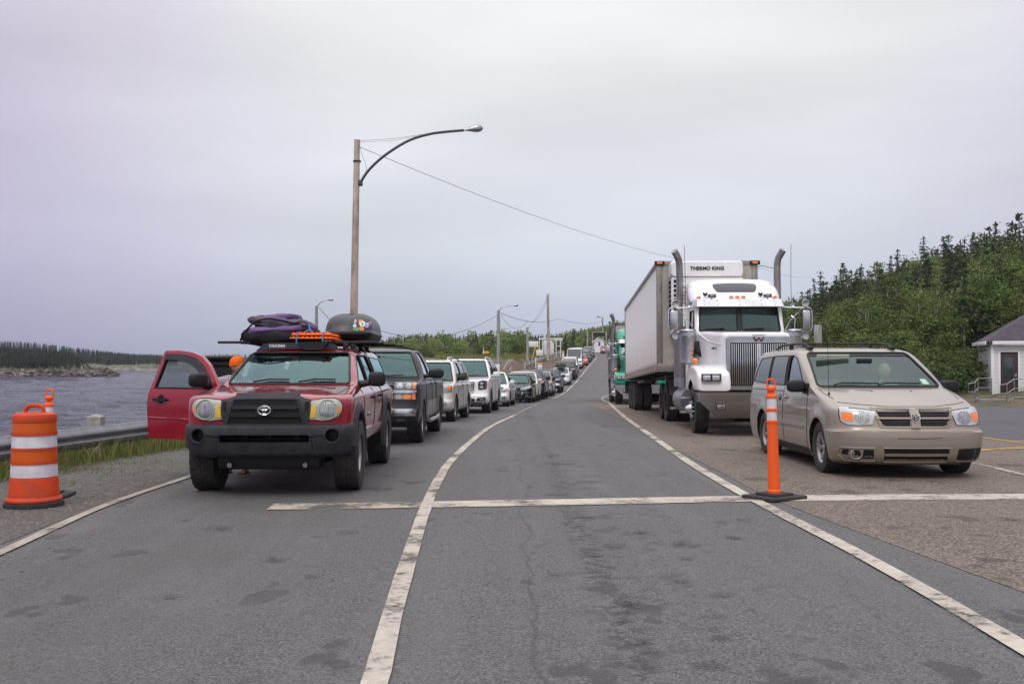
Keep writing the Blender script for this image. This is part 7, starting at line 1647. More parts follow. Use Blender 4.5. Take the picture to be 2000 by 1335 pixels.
# ------------------------------------------------------------------ street furniture
def Z(px_y, Y): return 1.4 + (700 - px_y) / 1944.0 * Y      # height seen at photo row px_y at distance Y
def X_(px, Y): return (px - 1000) / 1944.0 * Y
wood = mat('pole_wood', (.60, .52, .44), .85, noise_amt=1.0, noise_scale=5, col2=(.17, .09, .05), bump=.5, bump_scale=20, nstretch=(1, 1, .25))
wood_grey = mat('grey_pole_wood', (.45, .43, .39), .85, noise_amt=.6, noise_scale=8, nstretch=(1, 1, .12))
M['bark'] = mat('bark', (.10, .085, .07), .9, noise_amt=.6, noise_scale=12)
green_iron = mat('green_iron', (.07, .085, .085), .5, metal=.4)
wire_m = mat('wire', (.05, .05, .055), .6)
def lamp_post(label, X, Y, ztop, r, arm, head_len, wood_m, lean=0.0, zb=None, arm_m=None, group='street lamps'):
 """wooden pole with a curved bracket arm (list of dx,dz from the joint) and cobra lamp head"""
 zb = (zb if zb is not None else zr(Y)) - .3
 rt = empty('street_lamp', (X, Y, zb)); tag(rt, label, 'street lamp', group)
 H = ztop - zb; mb = MB(); P = [(lean * (k / 12.0), 0, H * k / 12.0) for k in range(13)]; mb.tube(P, [r * (1.25 - .45 * k / 12.0) for k in range(13)], 18); mb.build('pole', wood_m, rt)
 jx, jz = arm[0]
 pts = [(jx + lean, 0, H + jz)] + [(lean + dx, 0, H + dz) for dx, dz in arm[1:]]
 k = r / .16
 mb = MB(); mb.tube(rs_path(pts, .12 * max(1, k)), .035 * max(.8, k), 10); mb.build('bracket_arm', arm_m or green_iron, rt)
 e = pts[-1]; sx = 1 if pts[-1][0] > pts[0][0] else -1
 mb = MB(); hl = head_len
 T = Matrix.Translation(e) @ Matrix.Rotation(-sx * .10, 4, 'Y')
 mb.use(M['steel']); i0 = 0
 prof = [(0, .03), (.15, .05), (.35, .09), (.6, .145), (.8, .15), (.93, .10), (1.0, .02)]
 vs = []; fs = []; n = 14
 for u, rr in prof:
  for j in range(n):
   a = 2 * math.pi * j / n; z = math.sin(a) * rr * hl * (1.6 if math.sin(a) > 0 else 1.1); vs.append((sx * u * hl, math.cos(a) * rr * hl, z))
 for i in range(len(prof) - 1):
  for j in range(n): fs.append((i * n + j, (i + 1) * n + j, (i + 1) * n + (j + 1) % n, i * n + (j + 1) % n))
 fs.append(tuple(range(n))); fs.append(tuple(range((len(prof) - 1) * n, len(prof) * n))); mb._add(vs, fs, T)
 hd = mb.build('lamp_head', None, rt, angle=50)
 mb = MB(); mb.ell((sx * .68 * hl, 0, -.03 * hl), (.22 * hl, .13 * hl, .11 * hl), 16, 10, mx=T); mb.build('lamp_glass', M['reflector'], hd)
 mb = MB(); mb.cyl((sx * .30 * hl, 0, .05 * hl), (sx * .30 * hl, 0, .14 * hl), .035 * hl, n=8, mx=T); mb.build('photocell', M['black'], hd)
 return rt, H
# the big one by the truck
Yp = 20.5; zt_ = Z(272, Yp); Xp = X_(692, Yp) - .02
def px2(dx, dy): return (dx / 1944.0 * Yp, dy / 1944.0 * Yp)
armpx = [(703, 357), (712, 340), (735, 315), (765, 292), (800, 272), (840, 260), (880, 255), (905, 253)]
arm = [((x - 696) / 1944.0 * Yp, (272 - y) / 1944.0 * Yp) for x, y in armpx]
lp, H0 = lamp_post('tall weathered wooden street lamp with a long curved arm over the red truck', X_(687, Yp), Yp, zt_, .075, arm, .40, wood, lean=.10)
mb = MB(); mb.lathe([(.080, H0 - .46), (.083, H0 - .46), (.083, H0 - .43), (.080, H0 - .43)], c=(.10, 0, 0), n=16); mb.build('pole_band', M['black'], lp)
mb = MB(); mb.box((.155, 0, H0 - .89), (.12, .10, .13), .02); mb.build('arm_bracket', green_iron, lp)
mb = MB(); mb.tube([(.12, 0, H0 - .02), (.9, 0, H0 + .03), (1.48, 0, H0 + .12)], .004, 4); mb.tube([(.12, 0, H0 - .05), (.9, 0, H0 - .01), (1.48, 0, H0 + .11)], .003, 4); mb.build('stay_wire', wire_m, lp)
mb = MB(); mb.tube(rs_path([(.16, 0, H0 - .15), (.22, 0, H0 - .35), (.30, 0, H0 - .6), (.22, 0, H0 - .8)], .1), .004, 4); mb.build('drop_wire', wire_m, lp)
# smaller ones up the road
def small_lamp(label, px, ytop, Y, r, pts, hl, wm=wood_grey, zb=None):
 s_ = Y / 1944.0; arm = [((x - px) * s_, (ytop - y) * s_) for x, y in pts]
 return lamp_post(label, X_(px, Y), Y, Z(ytop, Y), r, arm, hl, wm, zb=zb, arm_m=M['steel'])
small_lamp('grey street lamp just left of the tall wooden lamp pole', 618, 597, 62, .11, [(620, 598), (623, 593), (630, 588), (638, 586)], .42, zb=-1.2)
small_lamp('grey street lamp on the bank above the big white SUV', 973.5, 606, 78, .14, [(975, 609), (978, 602), (985, 598), (994, 597), (1000, 597)], .50)
small_lamp('slim street lamp right behind the white booth', 1177, 620, 205, .18, [(1176, 622), (1174, 619)], .9)
small_lamp('slim street lamp among the trees left of the white booth', 1147.5, 645, 180, .16, [(1147, 649), (1140, 649), (1134, 649.5)], .6)
def pole(label, px0, px1, ytop, Y, r, zb, m=wood, group='wooden utility poles', name='utility_pole'):
 rt = empty(name, (X_(px0, Y), Y, zb)); tag(rt, label, 'pole', group); lean = X_(px1, Y) - X_(px0, Y); H = Z(ytop, Y) - zb
 mb = MB(); mb.tube([(lean * k / 8, 0, H * k / 8) for k in range(9)], [r * (1.2 - .4 * k / 8) for k in range(9)], 12); mb.build('pole', m, rt)
 mb = MB(); mb.ell((lean, 0, H + r * .2), (r * .8, r * .8, r * .5), 10, 6); mb.box((lean - r, 0, H - .3), (r, .06, .10), .01); mb.build('pole_cap', M['steel'], rt); return rt
pole('tall wooden pole standing before the white gate frame', 1071.5, 1070, 575, 105, .15, 1.2)
pole('short wooden post left of the white gate frame', 1031, 1030, 640, 108, .15, 1.2, wood_grey)
# wires
def wire(pts, r, label='overhead wire slung between the poles', sag=0.0, step=1.5):
 P = []
 for i, (a, b) in enumerate(zip(pts, pts[1:])):
  for k in range(16):
   t_ = k / 16; p = Vector(a) * (1 - t_) + Vector(b) * t_; p.z -= sag * 4 * t_ * (1 - t_); P.append(p)
 P.append(Vector(pts[-1])); mb = MB(); mb.tube(P, r, 5); o = mb.build('overhead_wire', wire_m); tag(o, label, 'wire', 'overhead wires'); return o
def W3(px, py, Y): return (X_(px, Y), Y, Z(py, Y))
wire([W3(702, 286, 20.5), W3(1310, 502, 40), W3(1490, 524, 58), W3(1593, 541, 75)], .0055, 'wire running from the tall lamp pole down behind the white trailer', sag=.2)
wire([W3(973, 614, 78), W3(745, 646, 70), W3(623, 600, 62)], .016, 'wire between the two grey street lamps left of the road', sag=1.0)
wire([W3(978, 611, 78), W3(1090, 622, 130), W3(1176, 627, 205)], .022, 'wire from the lamp on the bank to the lamp by the booth', sag=.6)
wire([W3(978, 614, 78), W3(1030, 626, 92), W3(1070, 583, 105)], .014, 'sagging wire from the lamp on the bank to the tall pole', sag=.9)
wire([W3(1031, 640, 108), W3(1069, 581, 105)], .014, 'wire from the short post up to the tall pole', sag=.3)
wire([W3(1480, 522, 58), W3(1500, 522, 57), W3(1524, 533, 56)], .02, 'loop of cable behind the right exhaust stack', sag=-.1)
# ---- near guardrail: steel beam on timber posts
gal = mat('galvanised_rail', (.30, .305, .32), .42, metal=.65, noise_amt=.6, noise_scale=2.5, col2=(.11, .115, .12))
concrete = mat('post_timber', (.40, .38, .33), .85, noise_amt=.5, noise_scale=10, bump=.3)
def guardrail(label, path, hz, posts, scale=1.0, pm=concrete, ground=None):
 rt = empty('guardrail', (0, 0, 0)); tag(rt, label, 'guardrail')
 P = rs_path(path, 1.0 * scale); prof = [(-.155, .0), (-.15, .02), (-.115, .035), (-.085, .075), (-.05, .08), (-.02, .045), (0, .02), (.02, .045), (.05, .08), (.085, .075), (.115, .035), (.15, .02), (.155, .0)]
 vs = []; fs = []; k = len(prof)
 for i, p in enumerate(P):
  a = Vector(P[max(0, i - 1)]); b = Vector(P[min(len(P) - 1, i + 1)]); d = (b - a); d.z = 0; d.normalize(); nrm = Vector((d.y, -d.x, 0))
  for z, o in prof: q = Vector(p) + nrm * o * scale; vs.append((q.x, q.y, p[2] + hz + z * scale))
 for i in range(len(P) - 1):
  for j in range(k - 1): fs.append((i * k + j, (i + 1) * k + j, (i + 1) * k + j + 1, i * k + j + 1))
 mb = MB(); mb._add(vs, fs); mb._add([(v[0] - .006, v[1], v[2]) for v in vs], [f[::-1] for f in fs]); mb.build('rail_beam', gal, rt, angle=50)
 for (x, y, z) in posts:
  w_ = .20 * scale; top = hz + .28 * scale; mb = MB(); b = .3
  mb._add([(x - w_ / 2, y - w_ / 2, z - b), (x + w_ / 2, y - w_ / 2, z - b), (x + w_ / 2, y + w_ / 2, z - b), (x - w_ / 2, y + w_ / 2, z - b), (x - w_ / 2, y - w_ / 2, z + top), (x + w_ / 2, y - w_ / 2, z + top), (x + w_ / 2, y + w_ / 2, z + top), (x - w_ / 2, y + w_ / 2, z + top), (x, y, z + top + .045 * scale)],
    [(0, 1, 5, 4), (1, 2, 6, 5), (2, 3, 7, 6), (3, 0, 4, 7), (4, 5, 8), (5, 6, 8), (6, 7, 8), (7, 4, 8)]); mb.build('post', pm, rt)
 return rt
gp_ = [(-6.6, 2, 1.4 - 1.4), (-6.5, 8, 0), (-6.35, 12.3, 0), (-6.12, 15, 0), (-5.95, 16.8, 0), (-5.7, 20, 0), (-5.5, 26, 0), (-4.9, 34, 0), (-4.1, 42, 0)]
gp_ = [(x, y, zr(y) - .04) for x, y, z in gp_]
guardrail('long grey steel guardrail on square posts between the gravel verge and the bay', gp_, .40, [(cr_tab([(p[1], p[0]) for p in gp_], y) - .14, y, zr(y) - .04) for y in (7.4, 11.2, 15.0, 18.8, 22.6, 26.4, 30.2, 34)])
mb = MB(); mb.tube([(-6.05, 15.0, zr(15) + .25), (-6.04, 15.02, zr(15) + .5)], .01, 6); bpy.data.objects.remove(mb.build('x', gal))
g2 = [W3(px, py, Y) for px, py, Y in ((1028, 714, 100), (1042, 708, 108), (1055, 702.5, 118), (1070, 697, 129), (1085, 691.5, 141), (1097, 688, 152))]
guardrail('second guardrail climbing the bank beyond the waste ground', [(x, y, z - .45) for x, y, z in g2], .45, [(x - .15, y, z - .45) for x, y, z in rs_path(g2, 4.0)], scale=1.1, pm=wood_grey)
# ---- traffic drum
e = empty('traffic_drum', (X_(69, 9.9) , 9.9, zr(9.9))); e.scale = (.87, .87, .90); tag(e, 'orange and white striped traffic drum on a black rubber base at the left edge', 'traffic drum')
def oct_lathe(prof, mm, name, n=40): mb = MB(); mb.lathe(prof, n=n); return mb.build(name, mm, e, angle=30)
oct_lathe([(.0, .0), (.315, .0), (.32, .02), (.315, .055), (.27, .065), (0, .07)], M['black_rubber'], 'rubber_base')
oct_lathe([(.295, .066), (.30, .085), (.293, .10), (.272, .12), (.268, .17), (.262, .185), (.258, .30), (.250, .32), (.246, .335)], M['drum_orange'], 'drum_foot')
zz = .335
bands = [('refl_white', .14, .248, .244), ('drum_orange', .03, .252, .250), ('orange_dark', .12, .243, .240), ('drum_orange', .03, .246, .244), ('refl_white', .13, .238, .234), ('drum_orange', .035, .242, .240), ('orange_dark', .11, .232, .229)]
names = {'refl_white': 'white_band', 'drum_orange': 'orange_rib', 'orange_dark': 'dark_orange_band'}
for mname, h_, r0, r1 in bands: oct_lathe([(r0, zz), (r1, zz + h_)], M[mname], names[mname]); zz += h_
# shoulders, lid and handle
oct_lathe([(.234, zz), (.236, zz + .005), (.232, zz + .065), (.222, zz + .085), (.18, zz + .10), (0, zz + .115)], M['drum_orange'], 'drum_lid')
mb = MB(); mb.tube(rs_path([(-.10, 0, zz + .08), (-.095, 0, zz + .15), (-.05, 0, zz + .175), (.05, 0, zz + .175), (.095, 0, zz + .15), (.10, 0, zz + .08)], .03), .024, 10); mb.build('handle', M['drum_orange'], e)
# ---- delineator posts
def delineator(label, X, Y, s=1.0, tilt=0.0, rot=0.0, bands=2):
 e = empty('delineator_post', (X, Y, zr(Y))); tag(e, label, 'lane post', 'orange lane posts');
 mb = MB(); mb.box((0, 0, .02), (.46, .40, .035), .012, rot=(0, 0, rot)); mb.box((0, 0, .045), (.26, .24, .03), .01, rot=(0, 0, rot)); mb.build('rubber_base', M['black_rubber'], e)
 tl = Matrix.Rotation(tilt, 4, 'Y')
 def L(prof, mm, nm, **k): mb = MB(); mb.lathe(prof, n=28, mx=tl); return mb.build(nm, mm, e, angle=30)
 L([(.062, .05), (.064, .08), (.055, .09), (.055, .12), (.048, .70), (.054, .705), (.054, .725), (.045, .73)], M['orange'], 'post')
 L([(.046, .73), (.045, .81)], M['refl_white'], 'white_band'); L([(.046, .81), (.052, .815), (.052, .835), (.045, .84)], M['orange'], 'rib')
 L([(.045, .84), (.044, .93)], M['refl_white'], 'white_band'); L([(.046, .93), (.050, .935), (.050, .955), (.044, .965), (.026, .975), (.03, 1.0), (.045, 1.01), (.045, 1.03), (.036, 1.04), (0, 1.045)], M['orange'], 'cap')
 mb = MB(); mb.tube(rs_path([(-.034, 0, 1.03), (-.037, 0, 1.09), (-.028, 0, 1.105), (.028, 0, 1.105), (.037, 0, 1.09), (.034, 0, 1.03)], .02), .0085, 8, mx=tl); mb.build('handle', M['orange'], e)
 return e
p = at(1511, 973); delineator('orange lane post with two white bands on a black square base beside the beige minivan', p[0], p[1], tilt=-.025, rot=.6).scale = (1.12, 1.12, 1.13)
delineator('orange lane post half hidden behind the striped traffic drum', X_(97, 10.6), 10.6, tilt=.0, rot=.15).scale = (1.0, 1.0, 1.03)
# ---- white building with hip roof
siding, t, b = newmat('white_siding'); L = t.links
tc = t.nodes.new('ShaderNodeTexCoord'); wv = t.nodes.new('ShaderNodeTexWave'); wv.bands_direction = 'Z'; wv.wave_profile = 'SAW'; wv.inputs['Scale'].default_value = 1.9; L.new(tc.outputs['Object'], wv.inputs['Vector']); rj = t.nodes.new('ShaderNodeMapRange'); rj.inputs[1].default_value = .0; rj.inputs[2].default_value = .16; L.new(wv.outputs['Fac'], rj.inputs[0]); mj = t.nodes.new('ShaderNodeMix'); mj.data_type = 'RGBA'; mj.inputs[6].default_value = (.42, .42, .44, 1); mj.inputs[7].default_value = (.86, .86, .85, 1); L.new(rj.outputs[0], mj.inputs[0]); L.new(mj.outputs[2], b.inputs['Base Color'])  # dark line at each lap: shadow gap of the boards painted into the colour
bp = t.nodes.new('ShaderNodeBump'); bp.inputs['Strength'].default_value = 1; bp.inputs['Distance'].default_value = .03; L.new(wv.outputs['Fac'], bp.inputs['Height']); L.new(bp.outputs[0], b.inputs['Normal']); b.inputs['Base Color'].default_value = (.74, .74, .76, 1); b.inputs['Roughness'].default_value = .5
shingle, t, b = newmat('shingles'); L = t.links; tc = t.nodes.new('ShaderNodeTexCoord'); mp = t.nodes.new('ShaderNodeMapping'); L.new(tc.outputs['Generated'], mp.inputs[0]); br = t.nodes.new('ShaderNodeTexBrick'); br.inputs['Scale'].default_value = 26; br.inputs['Color1'].default_value = (.05, .04, .05, 1); br.inputs['Color2'].default_value = (.085, .07, .085, 1); br.inputs['Mortar'].default_value = (.02, .02, .02, 1); br.inputs['Mortar Size'].default_value = .01; br.inputs['Row Height'].default_value = .3; L.new(mp.outputs[0], br.inputs['Vector']); L.new(br.outputs['Color'], b.inputs['Base Color']); b.inputs['Roughness'].default_value = .9
bY = 45.0; bx0 = X_(1937, bY); zb = Z(776, bY); ze = Z(667, bY); W_b, D_b = 9.0, 6.0
e = empty('building', (bx0, bY, zb)); e.rotation_euler = (0, 0, R(-20)); tag(e, 'white clapboard building with a dark hipped roof and brown door', 'building')
Hh = ze - zb
mb = MB(); dx0, dx1, dh = .30, 1.10, 2.06
mb.box((dx0 / 2 - .0, D_b / 2, Hh / 2), (dx0, D_b, Hh)); mb.box(((dx1 + W_b) / 2, D_b / 2 + .002, Hh / 2), (W_b - dx1, D_b, Hh)); mb.box(((dx0 + dx1) / 2, D_b / 2 + .15, Hh / 2), (dx1 - dx0, D_b - .3, Hh)); mb.box(((dx0 + dx1) / 2, .16, (dh + Hh) / 2), (dx1 - dx0, .30, Hh - dh)); mb.build('wall', siding, e)
zap = Z(590, 48) - zb + .9
mb = MB(); o_ = .28; mb._add([(-o_, -o_, Hh), (W_b + o_, -o_, Hh), (W_b + o_, D_b + o_, Hh), (-o_, D_b + o_, Hh), (3.3, D_b / 2, Hh + 2.3), (W_b - 3.0, D_b / 2, Hh + 2.3)], [(0, 1, 5, 4), (1, 2, 5), (2, 3, 4, 5), (3, 0, 4), (3, 2, 1, 0)]); mb.build('roof', shingle, e, angle=10)
mb = MB(); mb.box((W_b / 2 + .14, -o_ + .0, Hh - .06), (W_b + o_, .05, .16), .01); mb.box((-o_, D_b / 2, Hh - .06), (.05, D_b + 2 * o_, .16), .01); mb.box((W_b / 2 + .4, -.12, Hh - .16), (W_b - .2, .30, .05), .01); mb.build('fascia', M['white'], e)
mb = MB();
mb.box((.04, -.012, Hh / 2 - .05), (.12, .05, Hh - .1), .005); mb.box((-.012, .05, Hh / 2 - .05), (.05, .14, Hh - .1), .005); mb.box((-.012, D_b - .06, Hh / 2 - .05), (.05, .14, Hh - .1), .005)
mb.build('corner_board', M['white'], e)
door_m = mat('brown_door', (.045, .030, .030), .5)
mb = MB(); mb.box(((dx0 + dx1) / 2, .06, dh / 2), (dx1 - dx0 - .06, .05, dh - .02), .01); d_ = mb.build('door', door_m, e)
mb = MB(); mb.box(((dx0 + dx1) / 2 - .03, .030, 1.33), (.36, .015, .95), .01); mb.build('pane', M['glass_opaque'], d_); mb = MB(); mb.box((dx1 - .12, .02, 1.0), (.05, .04, .16), .01); mb.cyl((dx1 - .12, -.03, 1.0), (dx1 - .20, -.03, 1.0), .012, n=8); mb.build('handle', M['steel'], d_)
mb = MB()
for x in (dx0 - .0, dx1 + .0): mb.box((x, -.015, dh / 2 + .03), (.09, .06, dh + .06), .006)
mb.box(((dx0 + dx1) / 2, -.015, dh + .04), (dx1 - dx0 + .1, .06, .09), .006); mb.build('door_frame', M['white'], e)
conc = mat('stoop_concrete', (.27, .25, .23), .9, noise_amt=.5, noise_scale=3, bump=.3)
st = empty('concrete_stoop', (bx0 - .78, bY - 2.15, zb)); st.rotation_euler = (0, 0, R(-20)); tag(st, 'low concrete stoop and ramp in front of the brown door', 'stoop')
mb = MB(); mb.box((2.3, 1.15, -.17), (6.2, 2.28, .34), .02); mb.box((-.35, 2.6, -.20), (1.2, 3.0, .30), .02); mb.build('landing', conc, st); mb = MB(); mb.box((3.6, -.9, -.24), (3.0, 1.8, .20), .02); mb.build('ramp', conc, st)
def railing(label, x0, y0, pts, H=.9):
 e = empty('handrail', (x0, y0, zb - .02)); e.rotation_euler = (0, 0, R(-14)); tag(e, label, 'handrail', 'metal handrails at the stoop')
 for i, (x, y, dz) in enumerate(pts):
  mb = MB(); mb.cyl((x, y, dz), (x, y, dz + H), .024, n=10); mb.build('upright', M['steel'], e)
 for h_ in (H, H * .55, .12):
  mb = MB(); mb.tube([(x, y, dz + h_) for x, y, dz in pts], .022, 8); mb.build('rail', M['steel'], e)
 a = pts[0]; mb = MB(); mb.tube([(a[0], a[1], a[2] + H), (a[0] - .28, a[1] - .1, a[2] + H - .05), (a[0] - .28, a[1] - .1, a[2] + H * .55), (a[0], a[1], a[2] + H * .55)], .022, 8); mb.build('end_loop', M['steel'], e)
railing('short metal handrail at the left end of the stoop', X_(1891, 43.6), 43.0, [(0, 0, -.15), (.18, .3, .02), (.78, .6, .02)])
railing('metal handrail in front of the brown door', X_(1957, 43.0), 42.6, [(0, 0, -.2), (.35, .3, .0), (1.1, .5, .0), (2.2, .6, .0), (3.3, .6, .0)])
# ---- navy tarpaulin shape behind the van
mb = MB(); mb.prism([(-1.5, 0), (-1.3, .75), (-.5, 1.30), (.1, 1.18), (.6, .75), (.75, 0)], 'Y', 0, 1.6); o = mb.build('tarpaulin_cover', mat('navy_tarpaulin', (.012, .018, .045), .6)); o.location = (X_(1838, 40), 40, zr(40)); o.rotation_euler = (0, 0, .2); tag(o, 'navy blue tarpaulin cover behind the minivan mirror', 'tarpaulin')
# ---- booth
Yb = 190.0; s_ = Yb / 1944
e = empty('toll_booth', (X_(1170.5, Yb), Yb, zr(Yb))); tag(e, 'small white gabled booth with one window at the top of the hill', 'booth')
hw = 9.9 * s_; hh = Z(666, Yb) - zr(Yb); ap = Z(658, Yb) - zr(Yb)
mb = MB(); mb.prism([(-hw, 0), (-hw, hh), (0, ap - .05), (hw, hh), (hw, 0)], 'Y', 0, 2.2); mb.build('wall', M['white'], e)
mb = MB()
for sx in (-1, 1): mb.prism([(0, ap), (0, ap - .09), (sx * (hw + .25), hh - .18), (sx * (hw + .25), hh - .08)][::sx], 'Y', -.2, 2.4)
mb.build('roof', M['white_metal'], e)
mb = MB(); mb.box((0, -.02, 1.75), (.36, .05, .80), .01); w_ = mb.build('window', M['sky_sticker'], e); mb = MB(); mb.box((0, -.05, 1.58), (.28, .02, .30)); mb.box((0, -.05, 2.0), (.28, .02, .18)); mb.build('pane', M['cav'], w_)
mb = MB(); mb.box((0, -.4, .05), (1.6, .9, .14), .01); mb.build('step', wood, e)
e = empty('overhead_gantry', (X_(1170, 197), 197, zr(197))); tag(e, 'brown timber frame with dark panel rising behind the white booth', 'gantry')
for x in (-1.3, 1.4):
 mb = MB(); mb.box((x, 0, 2.0), (.16, .16, 4.0), .01); mb.build('post', wood, e)
mb = MB(); mb.box((0, 0, 3.95), (3.1, .16, .14), .01); mb.build('beam', wood, e); mb = MB(); mb.box((0, .02, 3.45), (2.5, .06, .8), .01); mb.build('panel', M['black'], e)
# ---- white steel frame structure (old weigh-gate)
Yg = 112.0; s_ = Yg / 1944; wmm = M['white']
e = empty('gate_frame', (X_(1064, Yg), Yg, Z(692, Yg))); tag(e, 'white painted steel gate frame with flat panels among the trees', 'gate frame'); G = lambda px, py: ((px - 1064) * s_, (692 - py) * s_)
def gbox(name, x0, y0, x1, y1, y=0, d=.15, m=wmm):
 a = G(x0, y1); b = G(x1, y0); mb = MB(); mb.box(((a[0] + b[0]) / 2, y, (a[1] + b[1]) / 2), (b[0] - a[0], d, b[1] - a[1]), .01); mb.build(name, m, e)
gbox('sign_panel', 1028, 666, 1051, 677); gbox('top_beam', 1052, 660, 1076, 662.5); gbox('top_beam', 1076, 660, 1099, 662.5); gbox('panel', 1062, 664, 1078, 692, y=.6); gbox('panel', 1077, 667, 1082, 690, y=.3); gbox('beam', 1079, 662.6, 1099, 665.5, y=.1)
for x in (1053, 1060, 1086, 1094.5): gbox('post', x - .7, 662, x + .7, 697, y=-.2, d=.2)
gbox('cross_rail', 1086, 675, 1096, 676.3); gbox('low_wall', 1047, 683, 1060, 694, y=-.5, d=.3)
# ---- yellow barrels, boards and signs on the bank
def barrel(label, px, py0, py1, Y, wpx):
 z0, z1 = Z(py1, Y), Z(py0, Y); r = wpx / 2 / 1944 * Y; e = empty('yellow_marker', (X_(px, Y), Y, z0)); tag(e, label, 'marker', 'yellow markers on the bank')
 mb = MB(); mb.box((0, 0, (z1 - z0) * .8), (2 * r, r, (z1 - z0) * .4), .02); mb.build('yellow_top', mat('yellow_paint', (.75, .38, .02), .5), e); mb = MB(); mb.box((0, 0, (z1 - z0) * .3 - .1), (1.8 * r, r * .9, (z1 - z0) * .6 + .2), .02); mb.build('white_base', M['white'], e)
barrel('yellow topped block in front of the climbing guardrail', 1054.5, 708, 716, 86, 10); barrel('yellow block at the upper end of the climbing guardrail', 1100, 685, 696, 126, 4)
def board(name, label, cat, px0, px1, py0, py1, Y, m, legs=()):
 z0 = Z(py1, Y); e = empty(name, (X_((px0 + px1) / 2, Y), Y, z0)); tag(e, label, cat); s_ = Y / 1944
 mb = MB(); mb.box((0, 0, (py1 - py0) * s_ / 2), ((px1 - px0) * s_, .06, (py1 - py0) * s_), .01); mb.build('board', m, e)
 for a, b, c_, d_ in legs:
  mb = MB(); q = (px0 + px1) / 2; mb.cyl(((a - q) * s_, .1, (py1 - b) * s_), ((c_ - q) * s_, .3, (py1 - d_) * s_), .05, n=8); mb.build('leg', M['white_metal'], e)
board('white_board', 'plain white board beside the lamp pole on the bank', 'board', 960, 976, 711, 730, 70, M['white'], [(966, 715, 966, 742), (972, 715, 972, 742)])
board('slide_frame', 'grey panel on two slanted white legs on the bare bank', 'sign', 992, 1004, 701, 711, 84, wood_grey, [(993, 704, 984, 721), (1004, 704, 996, 724)])
for lb, px, a, b_, Y, m_ in (('slim white marker rod by the yellow topped block', 1046.5, 696, 716, 85, M['white']), ('slim white rod left of the bare bank', 944.3, 677, 692, 118, M['white'])):
 mb = MB(); mb.cyl((0, 0, 0), (0, 0, (b_ - a) * Y / 1944), .045, n=8); mb.ell((0, 0, (b_ - a) * Y / 1944), (.05, .05, .03), 8, 6); o = mb.build('marker_rod', m_); o.location = (X_(px, Y), Y, Z(b_, Y) - .1); tag(o, lb, 'rod', 'slim white rods')
mb = MB(); mb.cyl((0, 0, 0), (.42, 0, 1.55), .05, n=8); mb.cyl((0, 0, 0), (-.02, 0, .1), .09, n=8); o = mb.build('guy_guard', mat('guy_yellow', (.72, .45, .03), .6)); o.location = W3(1040, 699, 104); tag(o, 'slanted yellow guy wire guard beside the tall pole', 'guy guard')
e = empty('yellow_sign', W3(949, 692, 118)); tag(e, 'low yellow sign on the grassy top of the bank', 'sign'); mb = MB(); mb.box((0, 0, .25), (.75, .05, .28), .01); mb.build('board', mat('sign_yellow', (.72, .40, .03), .6), e); mb = MB(); mb.box((0, .02, .04), (.9, .4, .1), .01); mb.build('base', M['grey_plastic'], e)
mb = MB(); mb.box((0, 0, .0), (.34, .25, .95), .03); mb.box((.22, .1, -.1), (.06, .06, 1.0)); o = mb.build('utility_box', wood_grey); o.location = (X_(1597, 52), 52, Z(652, 52)); tag(o, 'pale utility cabinet on the slope beyond the truck mirror', 'cabinet')
# ---- person leaning in at the open truck door
plaid, t, b = newmat('plaid_shirt'); L = t.links; tc = t.nodes.new('ShaderNodeTexCoord')
cols = []
for ax, sc_ in (('X', 11), ('Z', 11)):
 w_ = t.nodes.new('ShaderNodeTexWave'); w_.bands_direction = ax; w_.inputs['Scale'].default_value = sc_; w_.inputs['Distortion'].default_value = 1.5; L.new(tc.outputs['Object'], w_.inputs['Vector']); cols.append(w_.outputs['Fac'])
mu = t.nodes.new('ShaderNodeMath'); mu.operation = 'ADD'; L.new(cols[0], mu.inputs[0]); L.new(cols[1], mu.inputs[1]); cr_ = t.nodes.new('ShaderNodeValToRGB'); cr_.color_ramp.interpolation = 'CONSTANT'; L.new(mu.outputs[0], cr_.inputs[0]); e_ = cr_.color_ramp.elements; e_[0].color = (.03, .025, .06, 1); e_[1].position = .75; e_[1].color = (.25, .22, .35, 1); q = e_.new(.45); q.color = (.12, .05, .08, 1); q = e_.new(.92); q.color = (.62, .55, .58, 1); L.new(cr_.outputs[0], b.inputs['Base Color']); b.inputs['Roughness'].default_value = .9
pe = empty('person', (X_(458, 13.0), 13.0, zr(13.0))); tag(pe, 'person in a blaze orange knit hat and plaid shirt bending at the open truck door', 'person')
J = {'pelvis': (.02, .10, .86, (.15, .12)), 'belly': (.0, .0, 1.0, (.15, .12)), 'chest': (-.02, -.06, 1.14, (.17, .12)), 'neckb': (.05, -.12, 1.24, (.08, .075)), 'neck': (.08, -.15, 1.29, .055),
     'sl': (-.17, -.08, 1.17, .085), 'el': (-.24, -.16, .93, .055), 'wl': (-.06, -.34, .88, .036), 'sr': (.20, -.05, 1.17, .08), 'er': (.34, -.18, 1.0, .055), 'wr': (.46, -.40, 1.02, .036)}
skin_body('plaid_shirt', J, [('pelvis', 'belly'), ('belly', 'chest'), ('chest', 'neckb'), ('neckb', 'neck'), ('chest', 'sl'), ('sl', 'el'), ('el', 'wl'), ('chest', 'sr'), ('sr', 'er'), ('er', 'wr')], plaid, pe)
J = {'pelvis': (.02, .10, .86, (.15, .12)), 'hl': (-.08, .10, .80, .10), 'kl': (-.09, .04, .46, .075), 'al': (-.09, .10, .12, .05), 'hr': (.10, .10, .80, .10), 'kr': (.12, .06, .46, .075), 'ar': (.13, .10, .12, .05)}
skin_body('shorts', J, [('pelvis', 'hl'), ('hl', 'kl'), ('kl', 'al'), ('pelvis', 'hr'), ('hr', 'kr'), ('kr', 'ar')], mat('dark_trousers', (.04, .04, .05), .9), pe)
